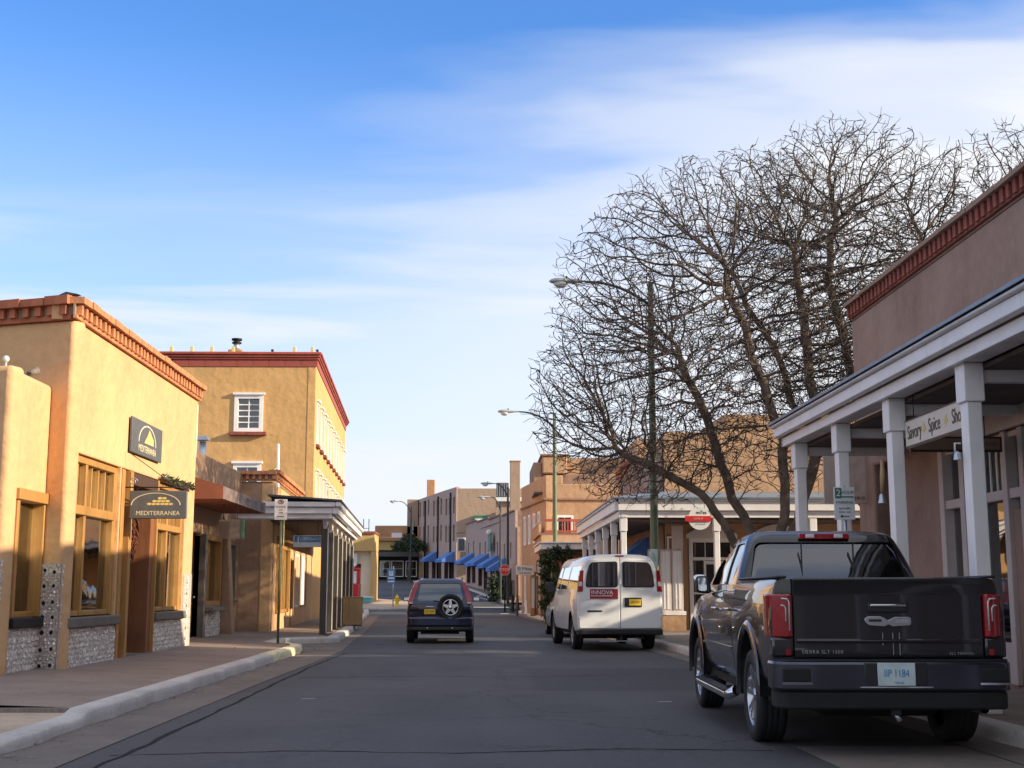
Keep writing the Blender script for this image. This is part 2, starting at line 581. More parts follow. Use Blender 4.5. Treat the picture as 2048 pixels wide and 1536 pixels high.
M['adobeR'] = stucco('rosy_brown_stucco', (0.37, 0.245, 0.19), (0.27, 0.170, 0.130), 0.35, (0.145, 0.095, 0.08), 0.4)
M['adobeE'] = stucco('tan_orange_stucco', (0.50, 0.315, 0.19), (0.44, 0.27, 0.165), 0.25, (0.28, 0.17, 0.11), 0.4)
M['adobeF'] = stucco('umber_stucco', (0.34, 0.22, 0.155), (0.29, 0.185, 0.13), 0.25)
M['pink'] = stucco('pinkish_grey_stucco', (0.52, 0.36, 0.295), (0.46, 0.315, 0.26), 0.2, (0.25, 0.19, 0.17), 0.3)
M['pink2'] = stucco('taupe_stucco', (0.40, 0.285, 0.21), (0.35, 0.245, 0.18), 0.2, None, 0.3)
M['orange'] = stucco('orange_tan_stucco', (0.46, 0.25, 0.13), (0.42, 0.22, 0.12), 0.15, None, 0.3)
M['yellow'] = stucco('yellow_stucco', (0.58, 0.39, 0.16), (0.52, 0.35, 0.15), 0.12, None, 0.3)
M['cream'] = stucco('cream_wall', (0.78, 0.70, 0.55), (0.72, 0.64, 0.5), 0.1, None, 0.3)
M['brick'] = plain('red_brick', (0.42, 0.135, 0.065), 0.85, noise=0.35, scale=3.5, bump=0.6, bscale=50)
M['brick2'] = plain('orange_brick', (0.55, 0.22, 0.10), 0.85, noise=0.30, scale=5, bump=0.6, bscale=50)
M['brickd'] = plain('dull_red_brick', (0.26, 0.075, 0.05), 0.9, noise=0.35, scale=4, bump=0.6, bscale=50)
M['mortar'] = concrete_mat('mortar', (0.42, 0.30, 0.20))
M['redcap'] = plain('red_painted_cornice', (0.36, 0.075, 0.050), 0.55, noise=0.25, scale=1.4, bump=0.15)
M['white'] = plain('white_paint', (0.86, 0.82, 0.80), 0.5, noise=0.07, scale=2.5, bump=0.15, bscale=25)
M['whited'] = plain('weathered_white_paint', (0.78, 0.745, 0.73), 0.6, noise=0.14, scale=2.2, bump=0.25, bscale=20)
M['pinkwhite'] = plain('pinkish_white_paint', (0.56, 0.47, 0.44), 0.55, noise=0.10, scale=2.5, bump=0.15)
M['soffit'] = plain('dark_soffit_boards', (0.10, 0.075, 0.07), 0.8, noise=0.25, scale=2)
M['tinroof'] = plain('grey_roof_edge', (0.22, 0.27, 0.33), 0.5, 0.3, noise=0.15)
M['roofgrey'] = plain('dark_roof_membrane', (0.11, 0.105, 0.10), 0.85, noise=0.2)
M['wood'] = wood('honey_wood', (0.52, 0.27, 0.075), (0.36, 0.17, 0.045))
M['wood_d'] = wood('dark_carved_wood', (0.10, 0.045, 0.022), (0.045, 0.02, 0.012))
M['wood_o'] = wood('orange_brown_panel', (0.32, 0.12, 0.045), (0.22, 0.08, 0.035))
M['wood_w'] = wood('weathered_grey_wood', (0.24, 0.20, 0.165), (0.13, 0.105, 0.09))
M['wood_p'] = wood('pale_crate_wood', (0.46, 0.31, 0.15), (0.34, 0.22, 0.10))
M['wood_b'] = wood('brown_black_post', (0.085, 0.07, 0.05), (0.05, 0.042, 0.03))
M['stone'] = concrete_mat('grey_stone_sill', (0.22, 0.19, 0.16))
M['mosaic_g'] = plain('mosaic_grout', (0.48, 0.39, 0.33), 0.9, noise=0.3, scale=12)
M['mirror'] = plain('silver_tile', (0.80, 0.74, 0.69), 0.2, 0.20, noise=0.6, scale=30)
M['tilew'] = plain('white_tile', (0.70, 0.66, 0.62), 0.35, 0.0, noise=0.18, scale=14)
M['glass_shop'] = glass('shop_glass', (0.75, 0.80, 0.78), 0.10, wave=0.03)
M['glass_dark'] = glass('dark_window_glass', (0.2, 0.22, 0.25), 0.85, wave=0.05)
M['glass_car'] = glass('tinted_car_glass', (0.32, 0.40, 0.44), 0.10, wave=0.0, boost=0.07)
M['glass_van'] = glass('dark_van_glass', (0.20, 0.24, 0.24), 0.45, wave=0.0, boost=0.20)
M['iron'] = plain('black_iron', (0.018, 0.018, 0.02), 0.5, 0.4, noise=0.3)
M['greenpole'] = plain('green_painted_pole', (0.12, 0.15, 0.08), 0.45, 0.0, noise=0.30, scale=2.0, bump=0.2)
M['darkpole'] = plain('dark_lamp_pole', (0.045, 0.05, 0.048), 0.5, 0.3, noise=0.3)
M['galv'] = plain('galvanised_metal', (0.50, 0.52, 0.54), 0.38, 0.8, noise=0.15)
M['lampgrey'] = plain('grey_lamp_housing', (0.42, 0.43, 0.42), 0.45, 0.1, noise=0.1)
M['lens'] = plain('frosted_lamp_glass', (0.62, 0.66, 0.64), 0.15, 0.0, noise=0.05)
M['signgrey'] = plain('slate_grey_sign', (0.105, 0.105, 0.11), 0.55, noise=0.15)
M['gold'] = plain('gold_sign_paint', (0.74, 0.56, 0.18), 0.45, 0.0, noise=0.2, scale=20)
M['creamletter'] = plain('cream_letters', (0.78, 0.66, 0.42), 0.5, noise=0.1)
M['signcream'] = plain('cream_sign_board', (0.72, 0.63, 0.52), 0.55, noise=0.08, scale=4)
M['signwhite'] = plain('white_sign_board', (0.74, 0.75, 0.74), 0.45, noise=0.07, scale=6)
M['signblue'] = plain('blue_sign_board', (0.07, 0.22, 0.46), 0.45, noise=0.2, scale=3)
M['signgreen'] = plain('green_sign_board', (0.035, 0.16, 0.10), 0.45, noise=0.15)
M['signred'] = plain('red_sign_board', (0.62, 0.03, 0.03), 0.4, noise=0.15)
M['black'] = plain('black_paint', (0.012, 0.012, 0.013), 0.5, noise=0.2)
M['brownletter'] = plain('brown_letters', (0.10, 0.055, 0.035), 0.6, noise=0.1)
M['awning_b'] = plain('blue_awning_canvas', (0.085, 0.20, 0.52), 0.8, noise=0.12, scale=4, bump=0.2)
M['awning_r'] = plain('rust_awning_canvas', (0.26, 0.085, 0.045), 0.85, noise=0.15, scale=2, bump=0.2)
M['awning_rg'] = plain('faded_awning_valance', (0.20, 0.14, 0.125), 0.85, noise=0.25, scale=4, bump=0.2)
M['bark'] = plain('grey_brown_bark', (0.15, 0.105, 0.075), 0.9, noise=0.45, scale=4, bump=0.8, bscale=26)
M['twig'] = plain('twig_bark', (0.085, 0.062, 0.050), 0.85, noise=0.35, scale=3)
M['leaf'] = plain('dark_vine_leaf', (0.035, 0.055, 0.02), 0.6, noise=0.5, scale=3)
M['rubber'] = plain('tyre_rubber', (0.014, 0.014, 0.015), 0.75, noise=0.25, scale=20)
M['rim'] = plain('alloy_rim', (0.52, 0.53, 0.55), 0.25, 0.95, noise=0.06)
M['chrome'] = plain('chrome', (0.72, 0.73, 0.75), 0.08, 1.0, noise=0.04)
M['plastic'] = plain('black_plastic', (0.016, 0.016, 0.018), 0.45, noise=0.2)
M['under'] = plain('dark_underbody', (0.010, 0.010, 0.010), 0.8, noise=0.2)
M['darkchrome'] = plain('smoked_chrome', (0.09, 0.095, 0.12), 0.18, 0.9, noise=0.08)
M['truckpaint'] = plain('dark_brown_grey_metallic', (0.014, 0.0125, 0.016), 0.28, 0.3, noise=0.05, coat=1.0)
M['navypaint'] = plain('navy_car_paint', (0.006, 0.011, 0.045), 0.28, 0.35, noise=0.05, coat=1.0)
M['vanpaint'] = plain('white_van_paint', (0.76, 0.755, 0.74), 0.30, 0.0, noise=0.05, scale=1.5, coat=0.8)
M['silverpaint'] = plain('silver_car_paint', (0.17, 0.175, 0.18), 0.30, 0.7, noise=0.04, coat=0.9)
M['redlens'] = plain('red_tail_lens', (0.30, 0.006, 0.010), 0.10, 0.0, noise=0.25, scale=16, coat=1.0)
M['clearlens'] = plain('clear_lens', (0.70, 0.68, 0.66), 0.10, 0.1, noise=0.12, scale=20, coat=1.0)
M['plateyellow'] = plain('yellow_plate', (0.78, 0.52, 0.03), 0.45, noise=0.1)
M['platewhite'] = plain('pale_turquoise_plate', (0.50, 0.60, 0.60), 0.45, noise=0.12, scale=8)
M['seat'] = plain('grey_seat_fabric', (0.23, 0.22, 0.21), 0.9, noise=0.1)
M['seatd'] = plain('dark_seat_fabric', (0.05, 0.05, 0.052), 0.9, noise=0.1)
M['hydrant'] = plain('yellow_hydrant_paint', (0.80, 0.52, 0.03), 0.45, noise=0.1)
M['redpump'] = plain('red_enamel', (0.55, 0.02, 0.03), 0.3, noise=0.1, coat=0.5)
M['interior'] = plain('shop_interior', (0.30, 0.22, 0.15), 0.9, noise=0.2, scale=1.2)
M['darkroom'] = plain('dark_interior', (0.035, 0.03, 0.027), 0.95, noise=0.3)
M['curtain'] = plain('pale_curtain', (0.40, 0.36, 0.31), 0.9, noise=0.15, scale=2)
M['curtainr'] = plain('dusty_rose_blind', (0.26, 0.145, 0.13), 0.9, noise=0.2, scale=2)
M['skin'] = plain('skin', (0.40, 0.22, 0.15), 0.6, noise=0.08)
M['cloth'] = plain('dark_jacket', (0.03, 0.03, 0.035), 0.9, noise=0.1)
M['hair'] = plain('dark_hair', (0.02, 0.014, 0.010), 0.7, noise=0.3, scale=30)
M['turq'] = plain('turquoise_paint', (0.10, 0.38, 0.42), 0.5, noise=0.2)
M['ristra'] = plain('dried_red_chillies', (0.12, 0.02, 0.012), 0.5, noise=0.5, scale=12)
M['pot'] = plain('glazed_clay_pot', (0.30, 0.13, 0.06), 0.3, noise=0.3, scale=9)

# ---------------------------------------------------------------- building helpers
def wall(F, L, z0, z1, th, holes, g=None, u0=0.0):
    """one wall sheet with real thickness; holes = (u0,u1,z0,z1) cut clean through"""
    g = g or G()
    us = sorted({u0, L} | {h[0] for h in holes} | {h[1] for h in holes})
    zs = sorted({z0, z1} | {h[2] for h in holes} | {h[3] for h in holes})
    us = [u for u in us if u0 <= u <= L]; zs = [z for z in zs if z0 <= z <= z1]
    def solid(i, j):
        if i < 0 or j < 0 or i >= len(us) - 1 or j >= len(zs) - 1: return False
        cu, cz = (us[i] + us[i + 1]) / 2, (zs[j] + zs[j + 1]) / 2
        return not any(h[0] < cu < h[1] and h[2] < cz < h[3] for h in holes)
    V = {}; vl = []; fs = []
    def v(i, j, k):
        key = (i, j, k)
        if key not in V:
            V[key] = len(vl); vl.append(F(us[i], -th if k else 0.0, zs[j]))
        return V[key]
    for i in range(len(us) - 1):
        for j in range(len(zs) - 1):
            if not solid(i, j): continue
            fs.append((v(i, j, 0), v(i + 1, j, 0), v(i + 1, j + 1, 0), v(i, j + 1, 0)))
            fs.append((v(i, j, 1), v(i, j + 1, 1), v(i + 1, j + 1, 1), v(i + 1, j, 1)))
            if not solid(i - 1, j): fs.append((v(i, j, 0), v(i, j + 1, 0), v(i, j + 1, 1), v(i, j, 1)))
            if not solid(i + 1, j): fs.append((v(i + 1, j, 0), v(i + 1, j, 1), v(i + 1, j + 1, 1), v(i + 1, j + 1, 0)))
            if not solid(i, j - 1): fs.append((v(i, j, 0), v(i, j, 1), v(i + 1, j, 1), v(i + 1, j, 0)))
            if not solid(i, j + 1): fs.append((v(i, j + 1, 0), v(i + 1, j + 1, 0), v(i + 1, j + 1, 1), v(i, j + 1, 1)))
    return g.add(vl, fs)


def soft_wall(F, L, z0, z1, th, holes, name, mat, parent, u0=0.0, bevel=0.05, wob=0.02):
    """a wall sheet cut finely so that its hand-trowelled face and edges can wander a little"""
    g = wall(F, L, z0, z1, th, holes, None, u0)
    o = g.build(name, mat, parent, bevel=bevel, seg=3)
    return o


def window(F, u0, u1, z0, z1, parent, fm, gm, fw=0.08, rec=0.10, proud=0.02, nx=2, nz=2, mw=0.03, sill=None, sillh=0.06, head=0.0, name='window', label=None, inner=None):
    g = G()
    a, b = -rec, proud
    g.box(F, u0, u0 + fw, a, b, z0, z1); g.box(F, u1 - fw, u1, a, b, z0, z1)
    g.box(F, u0 + fw, u1 - fw, a, b, z1 - fw, z1); g.box(F, u0 + fw, u1 - fw, a, b, z0, z0 + fw)
    iu0, iu1, iz0, iz1 = u0 + fw, u1 - fw, z0 + fw, z1 - fw
    ma, mb = -rec + 0.02, -rec + 0.06
    for i in range(1, nx):
        u = iu0 + (iu1 - iu0) * i / nx
        g.box(F, u - mw / 2, u + mw / 2, ma, mb, iz0, iz1)
    for j in range(1, nz):
        z = iz0 + (iz1 - iz0) * j / nz
        for i in range(nx):
            ua = iu0 + (iu1 - iu0) * i / nx + (mw / 2 if i else 0); ub = iu0 + (iu1 - iu0) * (i + 1) / nx - (mw / 2 if i < nx - 1 else 0)
            g.box(F, ua, ub, ma + 0.003, mb - 0.003, z - mw / 2, z + mw / 2)
    if head:
        g.box(F, u0 - 0.06, u1 + 0.06, 0.003, proud + 0.08, z1 + 0.003, z1 + head)
    w = g.build(name, fm, parent)
    if label: w['label'] = label
    p = G().box(F, iu0, iu1, -rec + 0.005, -rec + 0.012, iz0, iz1).build('pane', gm, w)
    if sill:
        G().box(F, u0 - 0.08, u1 + 0.08, -rec, proud + 0.09, z0 - sillh, z0 - 0.003).build('sill', sill, w, bevel=0.008)
    if inner:
        G().box(F, iu0 - 0.02, iu1 + 0.02, -rec - 0.35, -rec - 0.30, iz0 - 0.02, iz1 + 0.02).build('blind', inner, w)
    return w


def dentil_cornice(F, u0, u1, z1, parent, mat, capmat, band=0.10, dz=0.17, low=0.06, step=0.24, dw=0.11, out=0.14, mort=None, cap_len=0.40, skip=0.0, tilt=0.02):
    """brick coping: lower course, a row of single upright bricks, and a course of coping bricks on top"""
    zt = z1
    zc = z1 - band
    zd = zc - dz
    G().box(F, u0, u1, 0.002, out * 0.45, zd - low, zd).build('brick_course', mat, parent, bevel=0.006)
    G().box(F, u0, u1, 0.002, 0.03, zd + 0.001, zc - 0.001).build('mortar_bed', mort or M['mortar'], parent)
    dm = G().bx(-dw / 2, dw / 2, -out * 0.8, -0.032, 0.002, dz - 0.003).mesh('brick')
    dm.materials.append(mat)
    n = int((u1 - u0) / step)
    for i in range(n):
        if rnd.random() < skip: continue
        u = u0 + (i + 0.5) * (u1 - u0) / n + rnd.uniform(-.012, .012)
        piece('brick', dm, parent, F(u, 0, zd), R(F.ang) + rnd.uniform(-.05, .05), (rnd.uniform(.88, 1.08), rnd.uniform(.9, 1.05), 1))
    cms = []
    for k in range(3):
        q = G().bx(-cap_len / 2 + 0.006, cap_len / 2 - 0.006, -out - 0.03, 0.16, 0.0, band - 0.004).mesh('coping_brick')
        q.materials.append(capmat); cms.append(q)
    m = int((u1 - u0) / cap_len)
    for i in range(m):
        u = u0 + (i + 0.5) * (u1 - u0) / m
        piece('coping_brick', cms[i % 3], parent, F(u, rnd.uniform(-.008, .008), zc + rnd.uniform(0, .006)), R(F.ang) + rnd.uniform(-tilt, tilt), ((u1 - u0) / m / cap_len, 1, rnd.uniform(.9, 1.12)))


def strip(name, A, B, mat, za=0.0, zb=None, kind='structure', parent=None, sub=2.0, uv=False):
    """sheet between two polylines of equal length, following the ground"""
    zb = za if zb is None else zb
    def dens(P, Q):
        a = [P[0]]; b = [Q[0]]
        for i in range(1, len(P)):
            L = max((Vector(P[i]) - Vector(P[i - 1])).length, (Vector(Q[i]) - Vector(Q[i - 1])).length)
            n = max(1, int(L / sub))
            for k in range(1, n + 1):
                a.append(tuple(Vector(P[i - 1]).lerp(Vector(P[i]), k / n))); b.append(tuple(Vector(Q[i - 1]).lerp(Vector(Q[i]), k / n)))
        return a, b
    A, B = dens([(x, y) for x, y in A], [(x, y) for x, y in B])
    V = []; fs = []
    for (ax, ay), (bx_, by) in zip(A, B):
        V.append((ax, ay, G_(ay) + za)); V.append((bx_, by, G_(by) + zb))
    for i in range(len(A) - 1):
        fs.append((2 * i, 2 * i + 1, 2 * i + 3, 2 * i + 2))
    g = G(); g.add(V, fs)
    me = g.mesh(name); me.materials.append(mat)
    # normals up
    me.update()
    if me.polygons and me.polygons[0].normal.z < 0: me.flip_normals()
    o = bpy.data.objects.new(name, me); col.objects.link(o)
    tag(o, kind=kind)
    return o


def offset(P, d):
    out = []
    for i, p in enumerate(P):
        a = Vector(P[max(0, i - 1)]); b = Vector(P[min(len(P) - 1, i + 1)])
        t = (b - a).normalized(); n = Vector((t.y, -t.x))
        out.append((p[0] + n.x * d, p[1] + n.y * d))
    return out


# ---------------------------------------------------------------- ground and street
def ground():
    xs = [-1500, -400, -120, -60, -30, -15, -8, 0, 8, 15, 30, 60, 120, 400, 1500]
    ys = [-900, -200, -60] + [float(v) for v in range(-20, 72, 8)] + [74 + i for i in range(10)] + [84 + 8 * i for i in range(11)] + [165, 200, 400, 1000, 3000]
    V = [(x, y, G_(y) - (0.0 if y < 200 else 0.0)) for y in ys for x in xs]
    n = len(xs); fs = [(j * n + i, j * n + i + 1, (j + 1) * n + i + 1, (j + 1) * n + i) for j in range(len(ys) - 1) for i in range(n - 1)]
    o = G().add(V, fs).build('road', M['asphalt'])
    tag(o, kind='structure')


ground()


def kerb(P, side, h=0.15, w=0.30, name='kerb', mat=None, seed=0, hf=None):
    """rounded, uneven kerb along polyline P (road edge); side = +1 when the walk lies to the left of P"""
    r_ = random.Random(seed)
    Q = [P[0]]
    for i in range(1, len(P)):
        L = (Vector(P[i]) - Vector(P[i - 1])).length; n = max(1, int(L / 0.13))
        for k in range(1, n + 1): Q.append(tuple(Vector(P[i - 1]).lerp(Vector(P[i]), k / n)))
    prof = [(-0.0, -0.03), (0.006, 0.45), (0.014, 0.84), (0.035, 0.975), (0.5, 1.0), (1.0, 0.985), (1.0, -0.03)]
    V = []; fs = []; m = len(prof)
    for i, p in enumerate(Q):
        a = Vector(Q[max(0, i - 1)]); b = Vector(Q[min(len(Q) - 1, i + 1)])
        t = (b - a).normalized(); nrm = Vector((-t.y, t.x)) * side
        hh = hf(p[1]) if hf else h
        wn = .02 * math.sin(p[1] * 2.3 + seed) + .014 * math.sin(p[1] * 5.1); ch = r_.random(); j = wn + r_.uniform(-.007, .007) + (.03 if ch < .04 else 0); jh = r_.uniform(-.006, .003) - (.03 if ch < .05 else 0) - .012 * abs(math.sin(p[1] * 1.3))
        for k, (q, z) in enumerate(prof):
            ww = w * q if q > 0.3 else q
            x = p[0] + nrm.x * (ww + (j if k < 4 else 0)); y = p[1] + nrm.y * (ww + (j if k < 4 else 0))
            V.append((x, y, G_(p[1]) + z * hh + (jh if 1 < k < 4 else 0)))
    for i in range(len(Q) - 1):
        for k in range(m - 1): fs.append((i * m + k, i * m + k + 1, (i + 1) * m + k + 1, (i + 1) * m + k))
    fs.append(tuple(range(m))); fs.append(tuple((len(Q) - 1) * m + k for k in range(m)))
    g = G().add(V, fs, True)
    me = g.mesh(name)
    bm = bmesh.new(); bm.from_mesh(me); bmesh.ops.recalc_face_normals(bm, faces=bm.faces); bm.to_mesh(me); bm.free()
    me.materials.append(mat or M['kerb'])
    me.set_sharp_from_angle(angle=R(50))
    o = bpy.data.objects.new(name, me); col.objects.link(o); tag(o, kind='structure')
    return o


KL = [(-3.98, 2.0), (-3.98, 6), (-3.98, 10), (-4.0, 15), (-4.02, 20), (-4.02, 25.4)]
hfL = lambda y: 0.115 if y < 13.6 else min(0.165, 0.115 + (y - 13.6) * 0.28)
kerb(KL, 1, 0.15, 0.25, seed=2, hf=hfL)
KLy = [(-4.02, 25.42), (-4.0, 27.5), (-4.02, 29.3), (-4.15, 30.3), (-4.45, 30.95), (-4.95, 31.35)]
kerb(KLy, 1, 0.17, 0.25, name='yellow_kerb', mat=M['yellowkerb'], seed=4)  # sunlit look of this kerb end is put into its colour
KL2 = [(-4.95, 31.4), (-5.0, 33.9), (-4.7, 34.5), (-4.0, 34.8), (-3.86, 35.3), (-4.22, 42), (-4.75, 50), (-5.6, 62), (-6.4, 74), (-6.95, 80)]
kerb(KL2, 1, 0.165, 0.28, seed=5)
# sidewalks (sheets rising gently to the walls)
strip('sidewalk', [(-4.21, 2), (-4.21, 13.9)], [(-9.5, 2), (-9.5, 13.9)], M['walk2'], 0.112, 0.13)
strip('sidewalk_slab', [(-4.23, 13.93), (-4.25, 20), (-4.25, 25.4), (-4.22, 29.0), (-4.5, 30.3), (-5.2, 31.2), (-5.25, 34.0), (-4.9, 34.75), (-4.25, 35.1), (-4.42, 42), (-4.95, 50), (-5.8, 62), (-6.6, 74), (-7.15, 80)],
      [(-9.5, 13.93), (-9.5, 20), (-9.5, 25.4), (-9.5, 29), (-9.5, 30.3), (-9.5, 31.2), (-9.5, 34), (-9.5, 34.75), (-9.5, 35.1), (-9.5, 42), (-9.5, 50), (-10, 62), (-10.5, 74), (-11, 80)], M['walk'], 0.155, 0.34, sub=1.0)
# the raised lip where the two slabs meet, with a strip of broken brick in the joint
G().bx(-7.2, -4.24, 13.84, 13.93, 0.0, 0.158).build('sidewalk_lip', M['wood_w'])['kind'] = 'structure'
# gutter
strip('gutter', [(-4.0, 2), (-4.0, 20), (-4.02, 26), (-4.0, 30), (-4.9, 31.5), (-4.95, 34), (-3.9, 35), (-4.22, 42), (-4.75, 50), (-5.6, 62), (-6.4, 74)],
      [(-3.30, 2), (-3.30, 20), (-3.22, 26), (-3.2, 30), (-3.3, 31.5), (-3.42, 34), (-3.5, 35), (-3.8, 42), (-4.3, 50), (-5.05, 62), (-5.8, 74)], M['gutter'], 0.006)

KR = [(4.72, 2), (4.70, 8), (4.66, 14), (4.42, 24), (4.28, 30), (4.08, 36), (3.78, 42), (3.25, 52), (2.66, 64), (2.22, 76), (1.85, 81), (2.0, 83.5), (3.0, 85)]
kerb(KR, -1, 0.15, 0.2, name='kerb', seed=9)
KRo = [(x + 0.18, y) for x, y in KR[:-3]] + [(2.05, 81), (2.2, 83.4), (3.05, 84.8)]
strip('sidewalk', [(14, y) for x, y in KR], KRo, M['walk'], 0.16, 0.148, sub=2)
strip('gutter', KR[:-3], [(x - 0.45, y) for x, y in KR[:-3]], M['gutter'], 0.006)
# concrete apron joint under the parked cars
strip('gutter', [(2.76, 4), (2.75, 10.3), (2.73, 11.7)], [(4.25, 4), (4.22, 10.3), (4.2, 11.7)], M['gutter'], 0.005)
# beyond the crossing
FK = [(1.45, 88.5), (1.1, 92), (0.2, 100), (-0.9, 109), (-2.2, 119), (-4.5, 127), (-7.0, 131)]
kerb(FK, -1, 0.14, 0.2, seed=11)
strip('sidewalk', [(x + 0.18, y + .1) for x, y in FK], [(9, 88.5), (9, 92), (7, 102), (6, 112), (4, 124), (0, 134), (-5, 138)], M['walk'], 0.14)
FL = [(-12, 84.2), (-9, 83.3), (-6.0, 82.8), (-4.6, 83.3), (-4.1, 84.5), (-4.4, 87), (-5.3, 91), (-6.5, 93)]
kerb(FL, 1, 0.13, 0.2, seed=12)
strip('sidewalk', [(-12, 84.4), (-9, 83.5), (-6.0, 83.0), (-4.75, 83.45), (-4.3, 84.6), (-4.6, 87), (-5.5, 91), (-6.7, 92.9)], [(-14, 95), (-12, 95), (-10, 95), (-9, 95), (-8.5, 95), (-8, 95), (-7.5, 94), (-6.8, 93.2)], M['walk2'], 0.13)
# painted lines of the crossing
strip('stop_line', [(-3.6, 85.0), (1.6, 85.0)], [(-3.6, 85.5), (1.6, 85.5)], M['paint'], 0.008)
strip('edge_line', [(0.0, 104), (-0.6, 100), (0.6, 93)], [(0.12, 104), (-0.48, 100), (0.72, 93)], M['paint'], 0.008)
strip('road_mark', [(-2.30, 16.9), (-2.12, 16.9)], [(-2.30, 16.93), (-2.12, 16.93)], M['paint'], 0.006)
strip('road_mark', [(2.15, 16.35), (2.32, 16.35)], [(2.15, 16.39), (2.32, 16.39)], M['paint'], 0.006)
strip('road_mark', [(1.0, 77.2), (1.5, 77.2)], [(1.0, 77.8), (1.5, 77.8)], M['paint'], 0.006)

# ================================================================ LEFT SIDE
# ---- A: ochre shop with dentil cornice
FA = Fr(-6.2, 19.42, 90)           # street wall, u = Y - 19.42
A = thing('adobe_shop', (-6.6, 24, 0.2), 'ochre stucco shop with red brick dentil cornice, wooden shopfront and silver mosaic base, near left', 'building', 'buildings along the street')
hA = [(0.28, 2.92, 0.93, 3.44), (2.96, 5.40, 0.2, 3.44), (5.40, 7.82, 0.9, 3.44)]
soft_wall(FA, 8.62, -0.05, 5.42, 0.42, hA, 'wall', M['adobeA'], A, u0=0.17, bevel=0.07)
FAf = Fr(-6.2 - 3.5 * math.cos(R(20)), 19.42 + 3.5 * math.sin(R(20)), -20)   # canted front, ends at the street corner
wall(FAf, 3.5, -0.05, 5.42, 0.3, []).build('front_wall', M['adobeA'], A, bevel=0.06, seg=3)
G().bx(-13, -6.64, 27.62, 28.0, 0, 5.42).build('end_wall', M['adobeA'], A)
G().bx(-13, -6.45, 20.8, 28.0, 5.0, 5.08).build('roof', M['roofgrey'], A)
dentil_cornice(FA, -0.10, 8.66, 5.74, A, M['brick2'], M['brick2'], band=0.10, dz=0.17, low=0.055)
dentil_cornice(FAf, 0.0, 3.48, 5.76, A, M['brick'], M['brick'], band=0.13, dz=0.15, low=0.075, step=0.22)
G().box(FA, 0, 8.6, -0.35, -0.005, 5.42, 5.72).build('parapet_core', M['adobeA'], A)
G().box(FAf, 0, 3.4, -0.28, -0.005, 5.42, 5.72).build('parapet_core', M['adobeA'], A)
# black flashing scrap lying on the corner
G().add([(-6.55, 19.5, 5.78), (-6.15, 19.35, 5.79), (-6.2, 19.7, 5.84), (-6.5, 19.75, 5.80), (-6.38, 19.5, 5.86)], [(0, 1, 4), (1, 2, 4), (2, 3, 4), (3, 0, 4)]).build('flashing', M['black'], A)
# big wooden shop window: frame posts, transom, mullions, small top lights
w = G()
for (a, b) in ((0.28, 0.38), (1.16, 1.26), (2.74, 2.92)):
    w.box(FA, a, b, -0.22, -0.06, 0.97, 3.42)
w.box(FA, 0.38, 2.74, -0.22, -0.05, 3.32, 3.42)
w.box(FA, 0.38, 2.74, -0.24, -0.03, 2.52, 2.66)
w.box(FA, 0.38, 2.74, -0.22, -0.08, 0.97, 1.05)
sw = w.build('window', M['wood'], A, bevel=0.008)
w = G()
for (a, b, k) in ((0.38, 1.16, 3), (1.26, 2.74, 4)):
    for i in range(1, k):
        u = a + (b - a) * i / k
        G().box(FA, u - 0.03, u + 0.03, -0.19, -0.11, 2.66, 3.32).build('top_mullion', M['wood'], sw)
for (a, b) in ((0.38, 1.16), (1.26, 2.74)):
    G().box(FA, a, b, -0.17, -0.16, 1.05, 2.52).build('pane', M['glass_shop'], sw)
    G().box(FA, a, b, -0.17, -0.16, 2.66, 3.32).build('pane', M['glass_shop'], sw)
G().box(FA, 1.9, 2.0, -0.7, -0.55, 1.0, 2.6).build('inner_post', M['wood'], sw)
G().box(FA, 0.2, 2.95, -0.30, 0.10, 0.80, 0.955).build('sill', M['stone'], sw, bevel=0.02)
# pair of honey-coloured posts, recessed doorway with ristra and carved door
G().box(FA, 2.96, 3.14, -0.32, 0.02, 0.2, 3.42).build('door_post', M['wood'], A, bevel=0.01)
G().box(FA, 3.40, 3.56, -0.20, 0.05, 0.2, 3.42).build('door_post', M['wood'], A, bevel=0.01)
G().box(FA, 3.14, 3.40, -0.30, -0.12, 0.2, 3.42).build('side_panel', M['wood_o'], A)
G().box(FA, 3.56, 5.40, -0.40, 0.02, 3.20, 3.42).build('door_lintel', M['wood_d'], A, bevel=0.01)
dr = G().box(FA, 3.60, 4.72, -1.30, -1.22, 0.2, 2.7).build('door', M['wood_d'], A)
for i in range(3):
    for j in range(4):
        G().box(FA, 3.68 + i * .34, 3.94 + i * .34, -1.218, -1.19, 0.35 + j * .58, 0.82 + j * .58).build('door_panel', M['wood_d'], dr, bevel=0.012)
G().box(FA, 5.10, 5.36, -1.3, -0.02, 0.2, 3.18).build('door_reveal', M['wood_o'], A)
G().box(FA, 5.36, 5.44, -0.35, 0.04, 0.2, 3.42).build('door_post', M['wood'], A, bevel=0.008)
G().box(FA, 3.5, 5.36, -1.45, -1.32, 0.2, 3.4).build('back_panel', M['wood_o'], A)
G().box(FA, 3.2, 5.3, -1.3, 0.0, 0.19, 0.23).build('door_step', M['stone'], A)
